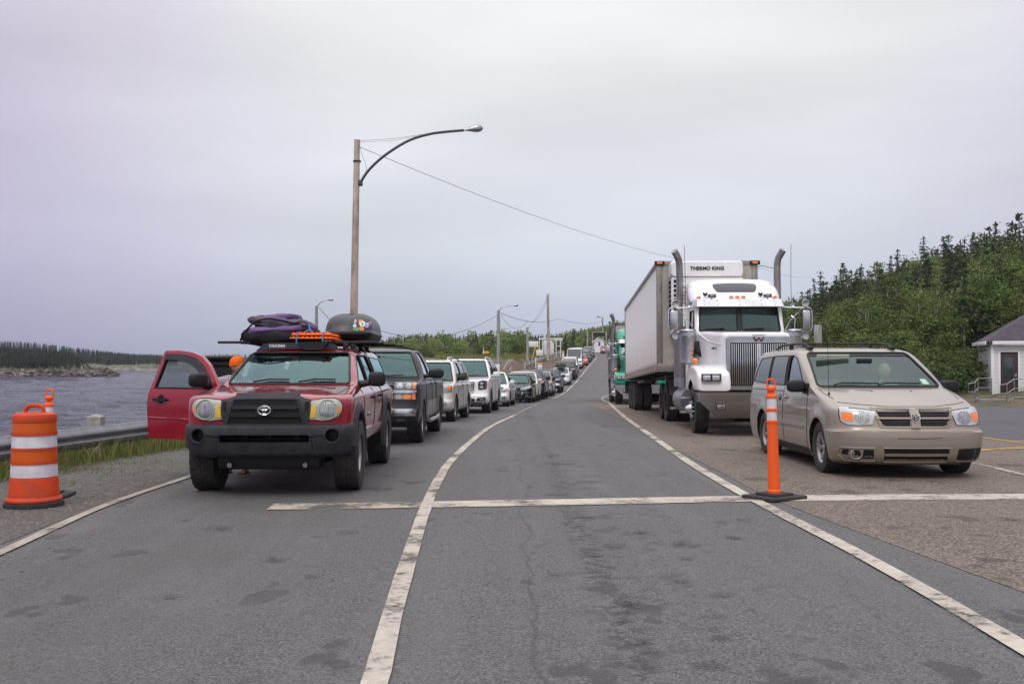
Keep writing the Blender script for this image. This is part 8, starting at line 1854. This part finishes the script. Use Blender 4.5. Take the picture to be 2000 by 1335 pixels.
mb = MB(); head_shape(mb, (.10, -.19, 1.38), 1.0, yaw=R(50), tilt=R(-8)); mb.tube([(.06, -.12, 1.22), (.10, -.17, 1.33)], .055, 12)
for sx in (-1, 1):
 cx = .02 + sx * .11; mb.tube([(cx, .10, .15), (cx, .09, .05), (cx, -.02, .035), (cx, -.12, .022)], [.045, .045, .040, .028], 12, flat=.8)
 for k in range(5): mb.tube([(cx - .036 + .018 * k, -.11, .022), (cx - .040 + .020 * k, -.145 - .012 * (2 - abs(k - 1.5)), .016)], [.012, .009], 6)
mb.build('body', M['skin'], pe, angle=60)
for (wx, wy, wz), dr, sd in (((-.06, -.34, .88), (.5, -.8, 0), -1), ((.46, -.40, 1.02), (.5, -.8, .1), 1)): hand(None, (wx, wy, wz), dr, (0, 0, -1), M['skin'], .7, side=sd).build('hand', M['skin'], pe)
mb = MB(); Th = Matrix.Translation((.10, -.19, 1.38)) @ Matrix.Rotation(R(50), 4, 'Z') @ Matrix.Rotation(R(-8), 4, 'X'); mb.ell((0, .012, .052), (.092, .108, .100), 32, 20, mx=Th)
mb.lathe([(.092, .0), (.100, .005), (.102, .05), (.094, .055)], c=(0, .012, .012), n=32, mx=Th @ Matrix.Scale(1.0, 4));
hat = mb.build('knit_hat', mat('knit_orange', (1.0, .17, .01), .9, bump=1.0, bump_scale=90), pe)
for sx in (-1, 1): mb = MB(); mb.box((.02 + sx * .11, -.02, .010), (.095, .27, .02), .009); mb.tube([(.02 + sx * .11 - .048, -.05, .02), (.02 + sx * .11, -.06, .062), (.02 + sx * .11 + .048, -.05, .02)], .010, 6, flat=.5); mb.build('sandal', mat('sandal_brown', (.12, .05, .02), .8), pe)
# ------------------------------------------------------------------ vegetation
def leafmat(name, c1, c2, rough=.6, scale=.6):
 m, t, b = newmat(name); L = t.links; tc = t.nodes.new('ShaderNodeTexCoord'); n = t.nodes.new('ShaderNodeTexNoise'); n.inputs['Scale'].default_value = scale * 3; n.inputs['Detail'].default_value = 5; L.new(tc.outputs['Object'], n.inputs['Vector'])
 oi = t.nodes.new('ShaderNodeObjectInfo'); r = t.nodes.new('ShaderNodeMapRange'); r.inputs[1].default_value = .35; r.inputs[2].default_value = .65; L.new(n.outputs['Fac'], r.inputs[0])
 mx = t.nodes.new('ShaderNodeMix'); mx.data_type = 'RGBA'; mx.inputs[6].default_value = (*c1, 1); mx.inputs[7].default_value = (*c2, 1); L.new(r.outputs[0], mx.inputs[0])
 hs = t.nodes.new('ShaderNodeHueSaturation'); mr = t.nodes.new('ShaderNodeMapRange'); mr.inputs[3].default_value = .70; mr.inputs[4].default_value = 1.35; L.new(oi.outputs['Random'], mr.inputs[0]); L.new(mr.outputs[0], hs.inputs['Value']); mr2 = t.nodes.new('ShaderNodeMapRange'); mr2.inputs[3].default_value = .485; mr2.inputs[4].default_value = .515; L.new(oi.outputs['Random'], mr2.inputs[0]); L.new(mr2.outputs[0], hs.inputs['Hue']); L.new(mx.outputs[2], hs.inputs['Color'])
 L.new(hs.outputs[0], b.inputs['Base Color']); b.inputs['Roughness'].default_value = rough; b.inputs['Specular IOR Level'].default_value = .3
 ts = t.nodes.new('ShaderNodeBsdfTranslucent'); L.new(hs.outputs[0], ts.inputs[0]); ms = t.nodes.new('ShaderNodeMixShader'); ms.inputs[0].default_value = .25; o = [x for x in t.nodes if x.type == 'OUTPUT_MATERIAL'][0]; L.new(b.outputs[0], ms.inputs[1]); L.new(ts.outputs[0], ms.inputs[2]); L.new(ms.outputs[0], o.inputs[0])
 return m
M['needles'] = leafmat('spruce_needles', (.032, .052, .016), (.070, .095, .030)); M['leaves'] = leafmat('birch_leaves', (.115, .165, .034), (.20, .235, .065)); M['leaves2'] = leafmat('alder_leaves', (.080, .118, .022), (.15, .185, .042)); M['dead'] = leafmat('dead_twigs', (.13, .105, .09), (.19, .16, .14))
M['far_needles'] = leafmat('far_spruce', (.016, .030, .014), (.034, .052, .022)); M['grass'] = leafmat('verge_grass', (.10, .16, .03), (.22, .20, .07), scale=1.5)
def quads(C, size, up=None, aspect=.5, flat=None, droop=None, seed=0):
 """C: Nx3 centres -> verts, faces of randomly turned leaf quads (rhombus shaped)"""
 rg = np.random.RandomState(seed); N = len(C); a = rg.normal(size=(N, 3)); a /= np.linalg.norm(a, axis=1)[:, None]
 if droop is not None: a = a * .45 + droop; a /= np.linalg.norm(a, axis=1)[:, None]
 b = rg.normal(size=(N, 3)); b -= (a * b).sum(1)[:, None] * a; b /= np.linalg.norm(b, axis=1)[:, None]
 s = (size * rg.uniform(.6, 1.3, N))[:, None] if np.isscalar(size) else size[:, None]
 V = np.stack([C - a * s, C + b * s * aspect, C + a * s, C - b * s * aspect], 1).reshape(-1, 3); F = np.arange(N * 4).reshape(-1, 4); return V, F
def spruce(seed, H=1.0, n_l=22, sparse=1.0, width=.17, base=.06):
 """unit-height spruce (multiply by scale): layered drooping boughs of needle clumps"""
 rg = np.random.RandomState(seed); C = []; D = []
 for l in range(n_l):
  u = (l + rg.uniform(-.3, .3)) / n_l; z = base + (1 - base) * u; r = width * (1 - u) ** .85 * rg.uniform(.75, 1.2) + .008
  nb = max(4, int(9 * (1 - u) + 4))
  if rg.rand() < .08: nb //= 2
  for k in range(nb):
   th = rg.uniform(0, 2 * np.pi); rr = r * rg.uniform(.55, 1.15); m_ = max(3, int(rr / width * 13 * sparse))
   for j in range(m_):
    t_ = (j + rg.rand()) / m_; sp = .012 + .03 * t_ * (1 - u)
    p = np.array([np.cos(th) * rr * t_, np.sin(th) * rr * t_, z - .38 * rr * t_ ** 1.5 + .03 * t_]) + rg.normal(size=3) * sp * np.array([1, 1, .35])
    C.append(p); D.append([np.cos(th), np.sin(th), -.5])
 for k in range(8): C.append([0, 0, .94 + .008 * k]); D.append([0, 0, 1])
 return quads(np.array(C), .019, aspect=.40, droop=np.array(D), seed=seed)
def broadleaf(seed, n=3200, form='birch'):
 rg = np.random.RandomState(seed); limbs = []; C = []
 nl = 11 if form == 'birch' else 9
 for i in range(nl):
  z0 = rg.uniform(.12, .55) if form == 'birch' else rg.uniform(.02, .25); th = rg.uniform(0, 2 * np.pi); ln = rg.uniform(.16, .30) if form == 'birch' else rg.uniform(.25, .45)
  up = rg.uniform(.6, 1.4) if form == 'birch' else rg.uniform(.5, 1.2); tip = np.array([np.cos(th) * ln * .8, np.sin(th) * ln * .8, min(.93, z0 + ln * up)]); limbs.append((np.array([0, 0, z0]), tip))
 limbs.append((np.array([0, 0, .5]), np.array([rg.uniform(-.05, .05), 0, .95])))
 per = n // len(limbs)
 for a, b in limbs:
  ncl = 9
  for c in range(ncl):
   t_ = .25 + .85 * (c + rg.rand()) / ncl; ctr = a + (b - a) * t_ + rg.normal(size=3) * .045; k = per // ncl; C.append(ctr + rg.normal(size=(k, 3)) * np.array([.050, .050, .032]) * rg.uniform(.6, 1.3))
 C = np.concatenate(C); C[:, 2] = np.abs(C[:, 2]); V, F = quads(C, .0135 if form == 'birch' else .0155, aspect=.58, seed=seed)
 return (V, F), limbs
def trunk_mesh(name, m, limbs=None, r=.012, top=.9, lean=0):
 mb = MB(); mb.tube([(0, 0, -.05), (0, 0, .2), (.004, 0, .5), (0, .004, top)], [r * 1.3, r, r * .7, r * .2], 7)
 for a, b in (limbs or []): mb.tube([tuple(a), tuple((a + b) / 2 + np.array([0, 0, .01])), tuple(b)], [r * .5, r * .35, r * .12], 5)
 o = mb.build(name, m); me = o.data; bpy.data.objects.remove(o); return me
def crown_mesh(V, F, m):
 o = raw('crown', V, F, m, smooth=False, fast=True); me = o.data; bpy.data.objects.remove(o); return me
KINDS_ = {}
for i in range(5): V, F = spruce(100 + i, n_l=24, width=(.15, .18, .13, .20, .16)[i], base=(.05, .1, .15, .04, .22)[i]); KINDS_['spruce%d' % i] = (trunk_mesh('trunk', M['bark'], r=.011, top=.97), crown_mesh(V, F, M['needles']))
for i in range(2):
 V, F = spruce(140 + i, n_l=13, width=.15, base=.45, sparse=.8); KINDS_['scraggy%d' % i] = (trunk_mesh('trunk', M['bark'], r=.010, top=.97), crown_mesh(V, F, M['needles']))
V, F = spruce(160, n_l=20, width=.15, base=.1, sparse=.35); KINDS_['dead0'] = (trunk_mesh('trunk', M['dead'], r=.011, top=.97), crown_mesh(V, F, M['dead']))
pale = mat('birch_bark', (.34, .32, .28), .8)
for i in range(4): (V, F), lm = broadleaf(200 + i, 9500, 'birch'); KINDS_['birch%d' % i] = (trunk_mesh('trunk', pale, lm, r=.010), crown_mesh(V, F, M['leaves'] if i % 2 else M['leaves2']))
for i in range(4): (V, F), lm = broadleaf(220 + i, 8500, 'bush'); KINDS_['bush%d' % i] = (trunk_mesh('trunk', M['bark'], lm, r=.012), crown_mesh(V, F, M['leaves2'] if i % 2 else M['leaves']))
NAMES = {'spruce': ('spruce_tree', 'tree'), 'scraggy': ('spruce_tree', 'tree'), 'dead': ('dead_tree', 'tree'), 'birch': ('birch_tree', 'tree'), 'bush': ('alder_bush', 'bush')}
def plant(kind, x, y, z, h, label, group, wx=1.0):
 k = ''.join(c for c in kind if not c.isdigit()); nm, cat = NAMES[k]; e = empty(nm, (x, y, z)); e.rotation_euler = (random.uniform(-.04, .04), random.uniform(-.04, .04), random.uniform(0, 6.28)); e.scale = (h * wx, h * wx, h); tag(e, label, cat, group)
 for part, me in zip(('trunk', 'crown'), KINDS_[kind]): o = bpy.data.objects.new(part, me); COL.objects.link(o); o.parent = e
 return e
random.seed(21)
LBL = {'spruce': 'dark green spruce on the wooded slope right of the trucks', 'scraggy': 'thin spruce with a bare lower trunk on the wooded slope', 'dead': 'grey dead spruce on the wooded slope', 'birch': 'light green birch on the wooded slope right of the trucks', 'bush': 'rounded alder bush at the foot of the wooded slope'}
GRP = {'spruce': 'spruces on the wooded slope', 'scraggy': 'bare stemmed spruces on the slope', 'dead': 'dead spruces on the slope', 'birch': 'birches on the wooded slope', 'bush': 'alder bushes at the foot of the slope'}
# hill woods
cnt = 0; placed = []
def ok(x, y, d):
 for a, b in placed:
  if (a - x) ** 2 + (b - y) ** 2 < d * d: return False
 return True
tries = 0
SKY = [(1480, 590), (1540, 588), (1560, 575), (1600, 548), (1640, 535), (1700, 518), (1750, 512), (1800, 496), (1850, 478), (1900, 466), (1950, 450), (2000, 432), (2060, 418), (2200, 400)]   # how high the wood stands against the sky
while cnt < 292 and tries < 30000:
 tries += 1
 Y = 47 + 80 * random.random() ** 1.35; px = random.uniform(1490, 2060); X = X_(px, Y); z = land(X, Y)
 xr0 = hill_foot(Y)
 u = X - xr0
 if u < .8: continue
 if X > bx0 + (Y - 45) * .30 - 1.4 and X < bx0 + 11 and Y < 54: continue
 if not ok(X, Y, 1.9 if Y < 80 else 2.6): continue
 top = lerp_tab(SKY, px) + random.uniform(-4, 26); hmax = Z(top, Y) - z
 if hmax < 2.2: continue
 front = u < 7
 kind = random.choice(['bush0', 'bush1', 'bush2', 'bush3']) if u < 4 else (random.choice(['birch0', 'birch1', 'birch2', 'birch3', 'bush1', 'spruce0']) if front else random.choice(['spruce0', 'spruce1', 'spruce2', 'spruce3', 'spruce4', 'spruce1', 'scraggy1', 'spruce2', 'spruce4', 'spruce0', 'spruce3', 'spruce1', 'birch0', 'birch2', 'birch3', 'birch1', 'birch2'] if random.random() < .97 else ['dead0']))
 base_h = {'bush': 2.8, 'birch': 5.0, 'spruce': 7.2, 'scraggy': 6.5, 'dead': 5}[''.join(c for c in kind if not c.isdigit())]; h = min(hmax, base_h * random.uniform(.8, 1.3))
 if Y > 92 and hmax > h * 1.0 and kind[:2] != 'bu': h = min(hmax, h * 1.45)
 k = ''.join(c for c in kind if not c.isdigit()); plant(kind, X, Y, z - .1, h, LBL[k], GRP[k], wx=random.uniform(1.3, 1.7) if k in ('bush',) else random.uniform(1.0, 1.35)); placed.append((X, Y)); cnt += 1
# skyline trees that can be told apart
random.seed(77)
for i in range(26):
 px = random.uniform(1560, 2010); Y = random.uniform(96, 122); X = X_(px, Y); zt_ = Z(lerp_tab(SKY, px) + random.uniform(-12, 14), Y); h = random.uniform(5, 8); h = max(h, zt_ - land(X, Y)); plant('spruce%d' % (i % 5), X, Y, zt_ - h, h, 'slim spruce top breaking the ridge line of the wooded slope', 'slim ridge spruces', .8)
for kind, px, top, Y, h in (('spruce2', 1652, 512, 118, 5.5), ('scraggy0', 1716, 508, 112, 6), ('spruce3', 1757, 487, 110, 4.0), ('spruce0', 1806, 461, 106, 8.5), ('spruce2', 1843, 461, 104, 7.5), ('spruce4', 1856, 457, 104, 8), ('spruce1', 1883, 464, 102, 7), ('spruce0', 1909, 452, 100, 8.5), ('spruce3', 1930, 442, 98, 8.5), ('spruce1', 1950, 432, 96, 8), ('spruce4', 1975, 431, 96, 8), ('spruce2', 1999, 414, 94, 9), ('dead0', 1742, 498, 108, 6), ('scraggy1', 1603, 528, 122, 7)):
 X = X_(px, Y); zt_ = Z(top, Y); hh_ = max(h, min(zt_ - land(X, Y), h * 1.8)); k = ''.join(c for c in kind if not c.isdigit())
 plant(kind, X, Y, zt_ - hh_, hh_, {'spruce': 'dark pointed spruce standing up against the sky on the wooded slope', 'scraggy': 'thin ragged spruce standing up against the sky', 'dead': 'bare grey spruce against the sky on the slope'}[k], 'skyline spruces on the slope' if k == 'spruce' else ('ragged skyline spruces' if k == 'scraggy' else None), wx=1.1)
print('hill trees', cnt)
# undergrowth (nobody could count it)
def scatter(n, fx, sz, seed, spread, lift=.2):
 rg = np.random.RandomState(seed); C = []
 for i in range(n):
  p = fx(rg)
  if p is None: continue
  k = rg.randint(14, 30); c = np.array(p) + rg.normal(size=(k, 3)) * np.array([spread, spread, spread * .6]); c[:, 2] = np.maximum(c[:, 2], p[2]) + lift * rg.rand(k); C.append(c)
 C = np.concatenate(C); return quads(C, sz, aspect=.6, seed=seed)
def fx(rg):
 Y = rg.uniform(46, 125); xr0 = hill_foot(Y); X = xr0 + .5 + rg.exponential(9)
 if X > bx0 + (Y - 45) * .34 - .6 and X < bx0 + 10 and Y < 53: return None
 return (X, Y, land(X, Y) + rg.uniform(0, .9))
V, F = scatter(9000, fx, .10, 5, .5, .5); tag(raw('undergrowth', V, F, leafmat('understorey_leaves', (.038, .062, .016), (.085, .115, .028)), smooth=False, fast=True), kind='stuff')
# ---- far wood behind the waste ground and the crest (reads as one mass) plus the nearer trees in it
def far_forest(name, spots, m, seed, wmul=1.0):
 rg = np.random.RandomState(seed); VV = []; FF = []; off_ = 0
 for (x, y, z, h, kind) in spots:
  if kind == 's':
   n = 15; vs = []; fs = []
   for l in range(n):
    u = l / n; r = h * .17 * wmul * (1 - u) ** .9 * rg.uniform(.8, 1.2); zc_ = z + h * (.04 + .96 * u)
    for k in range(7):
     th = rg.uniform(0, 6.28); p = np.array([x, y, zc_ + h * .03]); w_ = .055 * h * (1 - u) + .12; tip = p + np.array([np.cos(th) * r, np.sin(th) * r, -h * .06]); sd = np.array([-np.sin(th), np.cos(th), 0]) * w_; vs += [p, (p + tip) / 2 + sd, tip, (p + tip) / 2 - sd]
   V = np.array(vs)
   top = np.array([[x - .08, y, z + h * .9], [x, y - .08, z + h * .9], [x + .08, y, z + h * 0.9], [x, y, z + h * 1.05]]); V = np.concatenate([V, top])
  else:
   k = 210; c = rg.normal(size=(k, 3)); c /= np.linalg.norm(c, axis=1)[:, None]; c *= (rg.uniform(.5, 1.0, k)[:, None]); lump = 1 + .35 * np.sin(c[:, 0] * 5 + seed) * np.cos(c[:, 2] * 4 + x); C = np.array([x, y, z + h * .55]) + c * np.array([h * .34, h * .34, h * .46]) * lump[:, None]; V, _ = quads(C, h * .052, aspect=.75, seed=int(rg.randint(1e6)))
  VV.append(V); FF.append(np.arange(len(V)).reshape(-1, 4) + off_); off_ += len(V)
 o = raw(name, np.concatenate(VV), np.concatenate(FF), m, smooth=False, fast=True); tag(o, kind='stuff'); return o
FT = [(700, 672), (760, 662), (800, 655), (850, 652), (900, 655), (930, 652), (960, 650), (1000, 648), (1040, 655), (1090, 655), (1130, 645), (1165, 640), (1200, 632), (1260, 620), (1330, 612), (1420, 600), (1520, 590), (1600, 580)]
rg = np.random.RandomState(3); sp_s, sp_b = [], []
for i in range(1500):
 px = rg.uniform(690, 1620); Y = rg.uniform(205, 300) if px > 1120 else rg.uniform(150, 260); X = X_(px, Y); top = lerp_tab(FT, px) + rg.exponential(7) - 3 + (10 if Y < 190 and px < 1100 else 0); zt_ = Z(top, Y); h = rg.uniform(5, 8.5); z = zt_ - h
 (sp_s if rg.rand() < .62 else sp_b).append((X, Y, z, h, 's'))
far_forest('far_wood', sp_s, M['far_needles'], 1); sp_b = [(a, b_, c_ + .5, d_ * .92, 'b') for a, b_, c_, d_, _ in sp_b[:420]]; far_forest('far_birch_wood', sp_b, M['leaves2'], 2)
random.seed(5)
for i in range(34):
 px = random.uniform(735, 905); Y = random.uniform(118, 150); top = lerp_tab([(735, 668), (780, 672), (840, 672), (905, 668)], px) + random.uniform(-8, 14); zt_ = Z(top, Y); h = random.uniform(5.0, 7.5)
 plant(random.choice(['birch0', 'birch1', 'birch2', 'birch3', 'bush0', 'bush2']), X_(px, Y), Y, zt_ - h, h, 'green birch in the row behind the parked queue', 'birches behind the queue', 1.3)
for i, (kind, px, top, Y, h) in enumerate([('bush0', 955, 656, 128, 6.4), ('bush2', 985, 650, 130, 7), ('birch1', 1012, 648, 126, 6.5), ('bush1', 1000, 658, 122, 5.5), ('bush3', 940, 664, 126, 5), ('birch3', 1024, 655, 130, 6), ('scraggy1', 1021, 648, 135, 7), ('dead0', 925, 668, 120, 3.6), ('bush2', 1042, 675, 126, 4), ('bush0', 972, 660, 120, 5.6), ('spruce3', 960, 645, 140, 8), ('bush1', 1010, 668, 118, 4.5)]):
 k = ''.join(c for c in kind if not c.isdigit()); zt_ = Z(top, Y); plant(kind, X_(px, Y), Y, zt_ - h, h, {'bush': 'broad bushy tree on the grassy top above the bare bank', 'birch': 'birch in the clump above the bare bank', 'scraggy': 'ragged spruce in the clump above the bare bank', 'dead': 'brown wind bent tree left of the clump above the bank', 'spruce': 'dark spruce in the clump above the bare bank'}[k], {'bush': 'bushy trees above the bank', 'birch': 'birches above the bank'}.get(k), 1.5 if k == 'bush' else 1.2)
# ---- far shore on the left: wooded points with rocky edge
def shore(name, pxs, Y0, depth, prof, zw=-2.1, seed=0):
 """low rocky land rising out of the bay between photo columns pxs; prof: px -> ground height above water"""
 vs = []; fs = []; nx = 90; ny = 16
 for j in range(ny + 1):
  for i in range(nx + 1):
   px = pxs[0] + (pxs[1] - pxs[0]) * i / nx; Y = Y0 + depth * j / ny + 8 * noise.noise(Vector((px * .03, seed, 0))); X = X_(px, Y); v = j / ny; hgt = lerp_tab(prof, px); e_ = sstep(0, .10, v) * (1 - sstep(.92, 1, v)) * sstep(0, .06, i / nx) * (1 - sstep(.94, 1, i / nx)) if True else 1
   n = noise.noise(Vector((X * .12, Y * .12, seed))) + .5 * noise.noise(Vector((X * .4, Y * .4, seed))); z = zw - .6 + e_ * (.6 + min(1.6, hgt) * (1 + .5 * n)) + max(0, hgt - 1.6) * sstep(.1, .7, v); vs.append((X, Y, z))
 for j in range(ny):
  for i in range(nx): k = j * (nx + 1) + i; fs.append((k, k + 1, k + nx + 2, k + nx + 1))
 o = raw(name, vs, fs, M['rock'], smooth=True); tag(o, kind='structure'); return vs
m, t, b = newmat('shore_rock'); L = t.links; tc = t.nodes.new('ShaderNodeTexCoord'); ge = t.nodes.new('ShaderNodeNewGeometry'); sp_ = t.nodes.new('ShaderNodeSeparateXYZ'); L.new(ge.outputs['Position'], sp_.inputs[0]); n = t.nodes.new('ShaderNodeTexNoise'); n.inputs['Scale'].default_value = .5; n.inputs['Detail'].default_value = 8; L.new(tc.outputs['Object'], n.inputs['Vector'])
ad_ = t.nodes.new('ShaderNodeMath'); ad_.operation = 'MULTIPLY_ADD'; ad_.inputs[1].default_value = 3.0; L.new(n.outputs['Fac'], ad_.inputs[0]); L.new(sp_.outputs['Z'], ad_.inputs[2]); r = t.nodes.new('ShaderNodeMapRange'); r.inputs[1].default_value = .1; r.inputs[2].default_value = .9; L.new(ad_.outputs[0], r.inputs[0])
c1 = t.nodes.new('ShaderNodeMix'); c1.data_type = 'RGBA'; c1.inputs[6].default_value = (.23, .19, .17, 1); c1.inputs[7].default_value = (.08, .065, .055, 1); rr = t.nodes.new('ShaderNodeMapRange'); rr.inputs[1].default_value = .4; rr.inputs[2].default_value = .65; L.new(n.outputs['Fac'], rr.inputs[0]); L.new(rr.outputs[0], c1.inputs[0]); c2 = t.nodes.new('ShaderNodeMix'); c2.data_type = 'RGBA'; L.new(r.outputs[0], c2.inputs[0]); L.new(c1.outputs[2], c2.inputs[6]); c2.inputs[7].default_value = (.06, .075, .03, 1); L.new(c2.outputs[2], b.inputs['Base Color']); b.inputs['Roughness'].default_value = .9; bp = t.nodes.new('ShaderNodeBump'); bp.inputs['Strength'].default_value = 1; bp.inputs['Distance'].default_value = .8; L.new(n.outputs['Fac'], bp.inputs['Height']); L.new(bp.outputs[0], b.inputs['Normal']); M['rock'] = m
shore('near_point', (-420, 212), 196, 60, [(-420, 5), (0, 2.6), (80, 2.4), (130, 3.0), (170, 1.6), (212, .7)], seed=1)
shore('far_point', (-420, 345), 330, 160, [(-420, 9), (0, 8), (100, 7), (200, 4), (320, 1.5), (345, 1.0)], seed=2)
shore('low_spit', (175, 560), 285, 40, [(175, 1.2), (330, 1.5), (560, 1.5)], seed=3)
shore('distant_shore', (180, 900), 620, 300, [(180, 5), (260, 7), (330, 5), (900, 4)], seed=4)
rg = np.random.RandomState(8); sp = []
for i in range(520):
 px = rg.uniform(-300, 168); Y = rg.uniform(203, 214); top = lerp_tab([(-300, 690), (60, 690), (110, 694), (150, 702), (170, 714)], px) + rg.exponential(6); h = rg.uniform(2.6, 4.5); zt_ = Z(top, Y); sp.append((X_(px, Y), Y, max(-1.6, zt_ - h), max(.8, min(h, zt_ + 1.6)), 's'))
FS = [(-420, 640), (0, 664), (60, 666), (100, 671), (140, 677), (200, 684), (260, 690), (320, 692)]
for i in range(900):
 px = rg.uniform(-300, 175); Y = rg.uniform(212, 250); top = lerp_tab([(-300, 676), (0, 676), (90, 680), (140, 688), (165, 703), (178, 716)], px) + rg.exponential(5); h = rg.uniform(4.5, 7); zt_ = Z(top, Y); h = max(2.0, min(h, zt_ + 1.5)); sp.append((X_(px, Y), Y, zt_ - h, h, 's'))
for i in range(1500):
 px = rg.uniform(-300, 520) if i % 5 else rg.uniform(150, 345); Y = rg.uniform(345, 430); top = lerp_tab(FS, px) + rg.exponential(3.5); h = rg.uniform(7, 10); zt_ = Z(top, Y); h = max(3, min(h, zt_ + 2)) if px > 0 else h
 if px < 345: sp.append((X_(px, Y), Y, zt_ - h, h, 's'))
for i in range(500):
 px = rg.uniform(190, 640); Y = rg.uniform(640, 760); top = 690 + rg.exponential(2.0); zt_ = Z(top, Y); sp.append((X_(px, Y), Y, zt_ - 9, 9, 's'))
far_forest('far_shore_wood', sp, M['far_needles'], 4, 1.15)
# boulders at the rocky edge of the near point
random.seed(11)
for i in range(26):
 px = random.choice([random.uniform(0, 210), random.uniform(120, 212)]); Y = 197 + random.uniform(-3, 3) + 8 * noise.noise(Vector((px * .03, 1, 0))); s_ = random.uniform(.6, 2.0)
 mb = MB(); lumpy(mb, (0, 0, 0), (s_ * 1.5, s_, s_ * .65), i * 3.1, .35 * s_, 1.0); o = mb.build('boulder', M['rock']); o.location = (X_(px, Y), Y, -2.0); o.rotation_euler = (0, 0, random.uniform(0, 3)); tag(o, 'pale rounded shore boulder on the wooded point across the bay', 'boulder', 'boulders on the far point')
# far hill line
# ---- verge grass along the guardrail, weeds on the bank
def blades(n, fpos, hfun, m, name, seed, w=.006):
 rg = np.random.RandomState(seed); P = []
 for i in range(n):
  p = fpos(rg)
  if p is not None: P.append(p)
 P = np.array(P); N = len(P); h = hfun(rg, P); th = rg.uniform(0, 6.28, N); lean = rg.normal(size=(N, 2)) * .28; d = np.stack([np.cos(th), np.sin(th), np.zeros(N)], 1) * (w * rg.uniform(.7, 1.5, N))[:, None]
 mid = P + np.stack([lean[:, 0] * h * .3, lean[:, 1] * h * .3, h * .55], 1); tip = P + np.stack([lean[:, 0] * h, lean[:, 1] * h, h], 1)
 V = np.stack([P - d, P + d, mid + d * .8, mid - d * .8, mid - d * .8, mid + d * .8, tip + d * .12, tip - d * .12], 1).reshape(-1, 3); F = np.arange(N * 8).reshape(-1, 4); o = raw(name, V, F, m, smooth=False, fast=True); tag(o, kind='stuff'); return o
def gpos(rg):
 y = rg.uniform(6, 32); u = rg.normal() * .38; xg = cr_tab([(p[1], p[0]) for p in gp_], y) - .35 + u * .8
 if noise.noise(Vector((xg * .6, y * .6, 1))) < -.28: return None
 return (xg, y, min(zr(y) - .02, land(xg, y)))
blades(26000, gpos, lambda rg, P: rg.uniform(.10, .42, len(P)) * np.clip(1.2 - .3 * rg.rand(len(P)), .3, 1.2), M['grass'], 'verge_grass', 4)
straw = leafmat('dry_grass', (.34, .27, .10), (.24, .20, .08), scale=1.5)
blades(7000, gpos, lambda rg, P: rg.uniform(.25, .62, len(P)), straw, 'dry_grass', 9, .003)
def gpos2(rg):
 y = rg.uniform(8, 22); x = xgrav(y) + rg.exponential(.35)
 if noise.noise(Vector((x * 1.1, y * 1.1, 7))) < .12: return None
 return (x, y, zr(y) + .003)
blades(9000, gpos2, lambda rg, P: rg.uniform(.015, .06, len(P)), M['grass'], 'low_weeds', 12, .004)
# loose pebbles on the verge
rg = np.random.RandomState(31); V = []; F = []; o_ = 0; cube = np.array([[1, 0, 0], [0, 1, 0], [-1, 0, 0], [0, -1, 0], [0, 0, 1]], float); fcs = np.array([[0, 1, 4], [1, 2, 4], [2, 3, 4], [3, 0, 4]])
for i in range(6000):
 y = 5.5 + 16 * rg.rand() ** 1.4; x = xledge(y) - .25 - rg.rand() * 2.1 if rg.rand() < .93 else xledge(y) + rg.rand() * .5; s_ = rg.uniform(.004, .016); a = rg.uniform(0, 6.28); Rm = np.array([[np.cos(a), -np.sin(a), 0], [np.sin(a), np.cos(a), 0], [0, 0, 1]]); V.append((cube * rg.uniform(.6, 1.3, (5, 1))) @ Rm.T * s_ + np.array([x, y, zr(y) + .004])); F.append(fcs + o_); o_ += 5
tag(raw('loose_pebbles', np.concatenate(V), np.concatenate(F), mat('pebble', (.20, .185, .165), .9, noise_amt=.8, noise_scale=3, col2=(.06, .055, .05)), smooth=False, fast=True), kind='stuff')
def gpos3(rg):
 Y = rg.uniform(74, 132); X = X_(rg.uniform(850, 1100), Y)
 if X > xledge(Y) - 2.6: return None
 z = land(X, Y)
 if noise.noise(Vector((X * .25, Y * .25, 3))) < (-.05 if Y > 106 else .38): return None
 return (X, Y, z - .02)
blades(16000, gpos3, lambda rg, P: rg.uniform(.15, .5, len(P)), M['grass'], 'bank_grass', 15, .03)
blades(9000, gpos3, lambda rg, P: rg.uniform(.2, .55, len(P)), straw, 'bank_dry_grass', 16, .02)
# ---- air : faint sea haze that lightens the far shore and far wood
mb = MB(); mb.box((0, 480, 30), (2600, 1100, 82), 0); hz = mb.build('haze', None, None, angle=None); hz.data.materials.clear()
hm = bpy.data.materials.new('haze'); hm.use_nodes = True; t = hm.node_tree; t.nodes.clear(); o = t.nodes.new('ShaderNodeOutputMaterial'); v = t.nodes.new('ShaderNodeVolumePrincipled'); v.inputs['Color'].default_value = (.86, .90, 1.0, 1); v.inputs['Density'].default_value = .00022; v.inputs['Anisotropy'].default_value = .0; t.links.new(v.outputs[0], o.inputs['Volume']); hz.data.materials.append(hm); tag(hz, kind='stuff'); hz.display_type = 'WIRE'
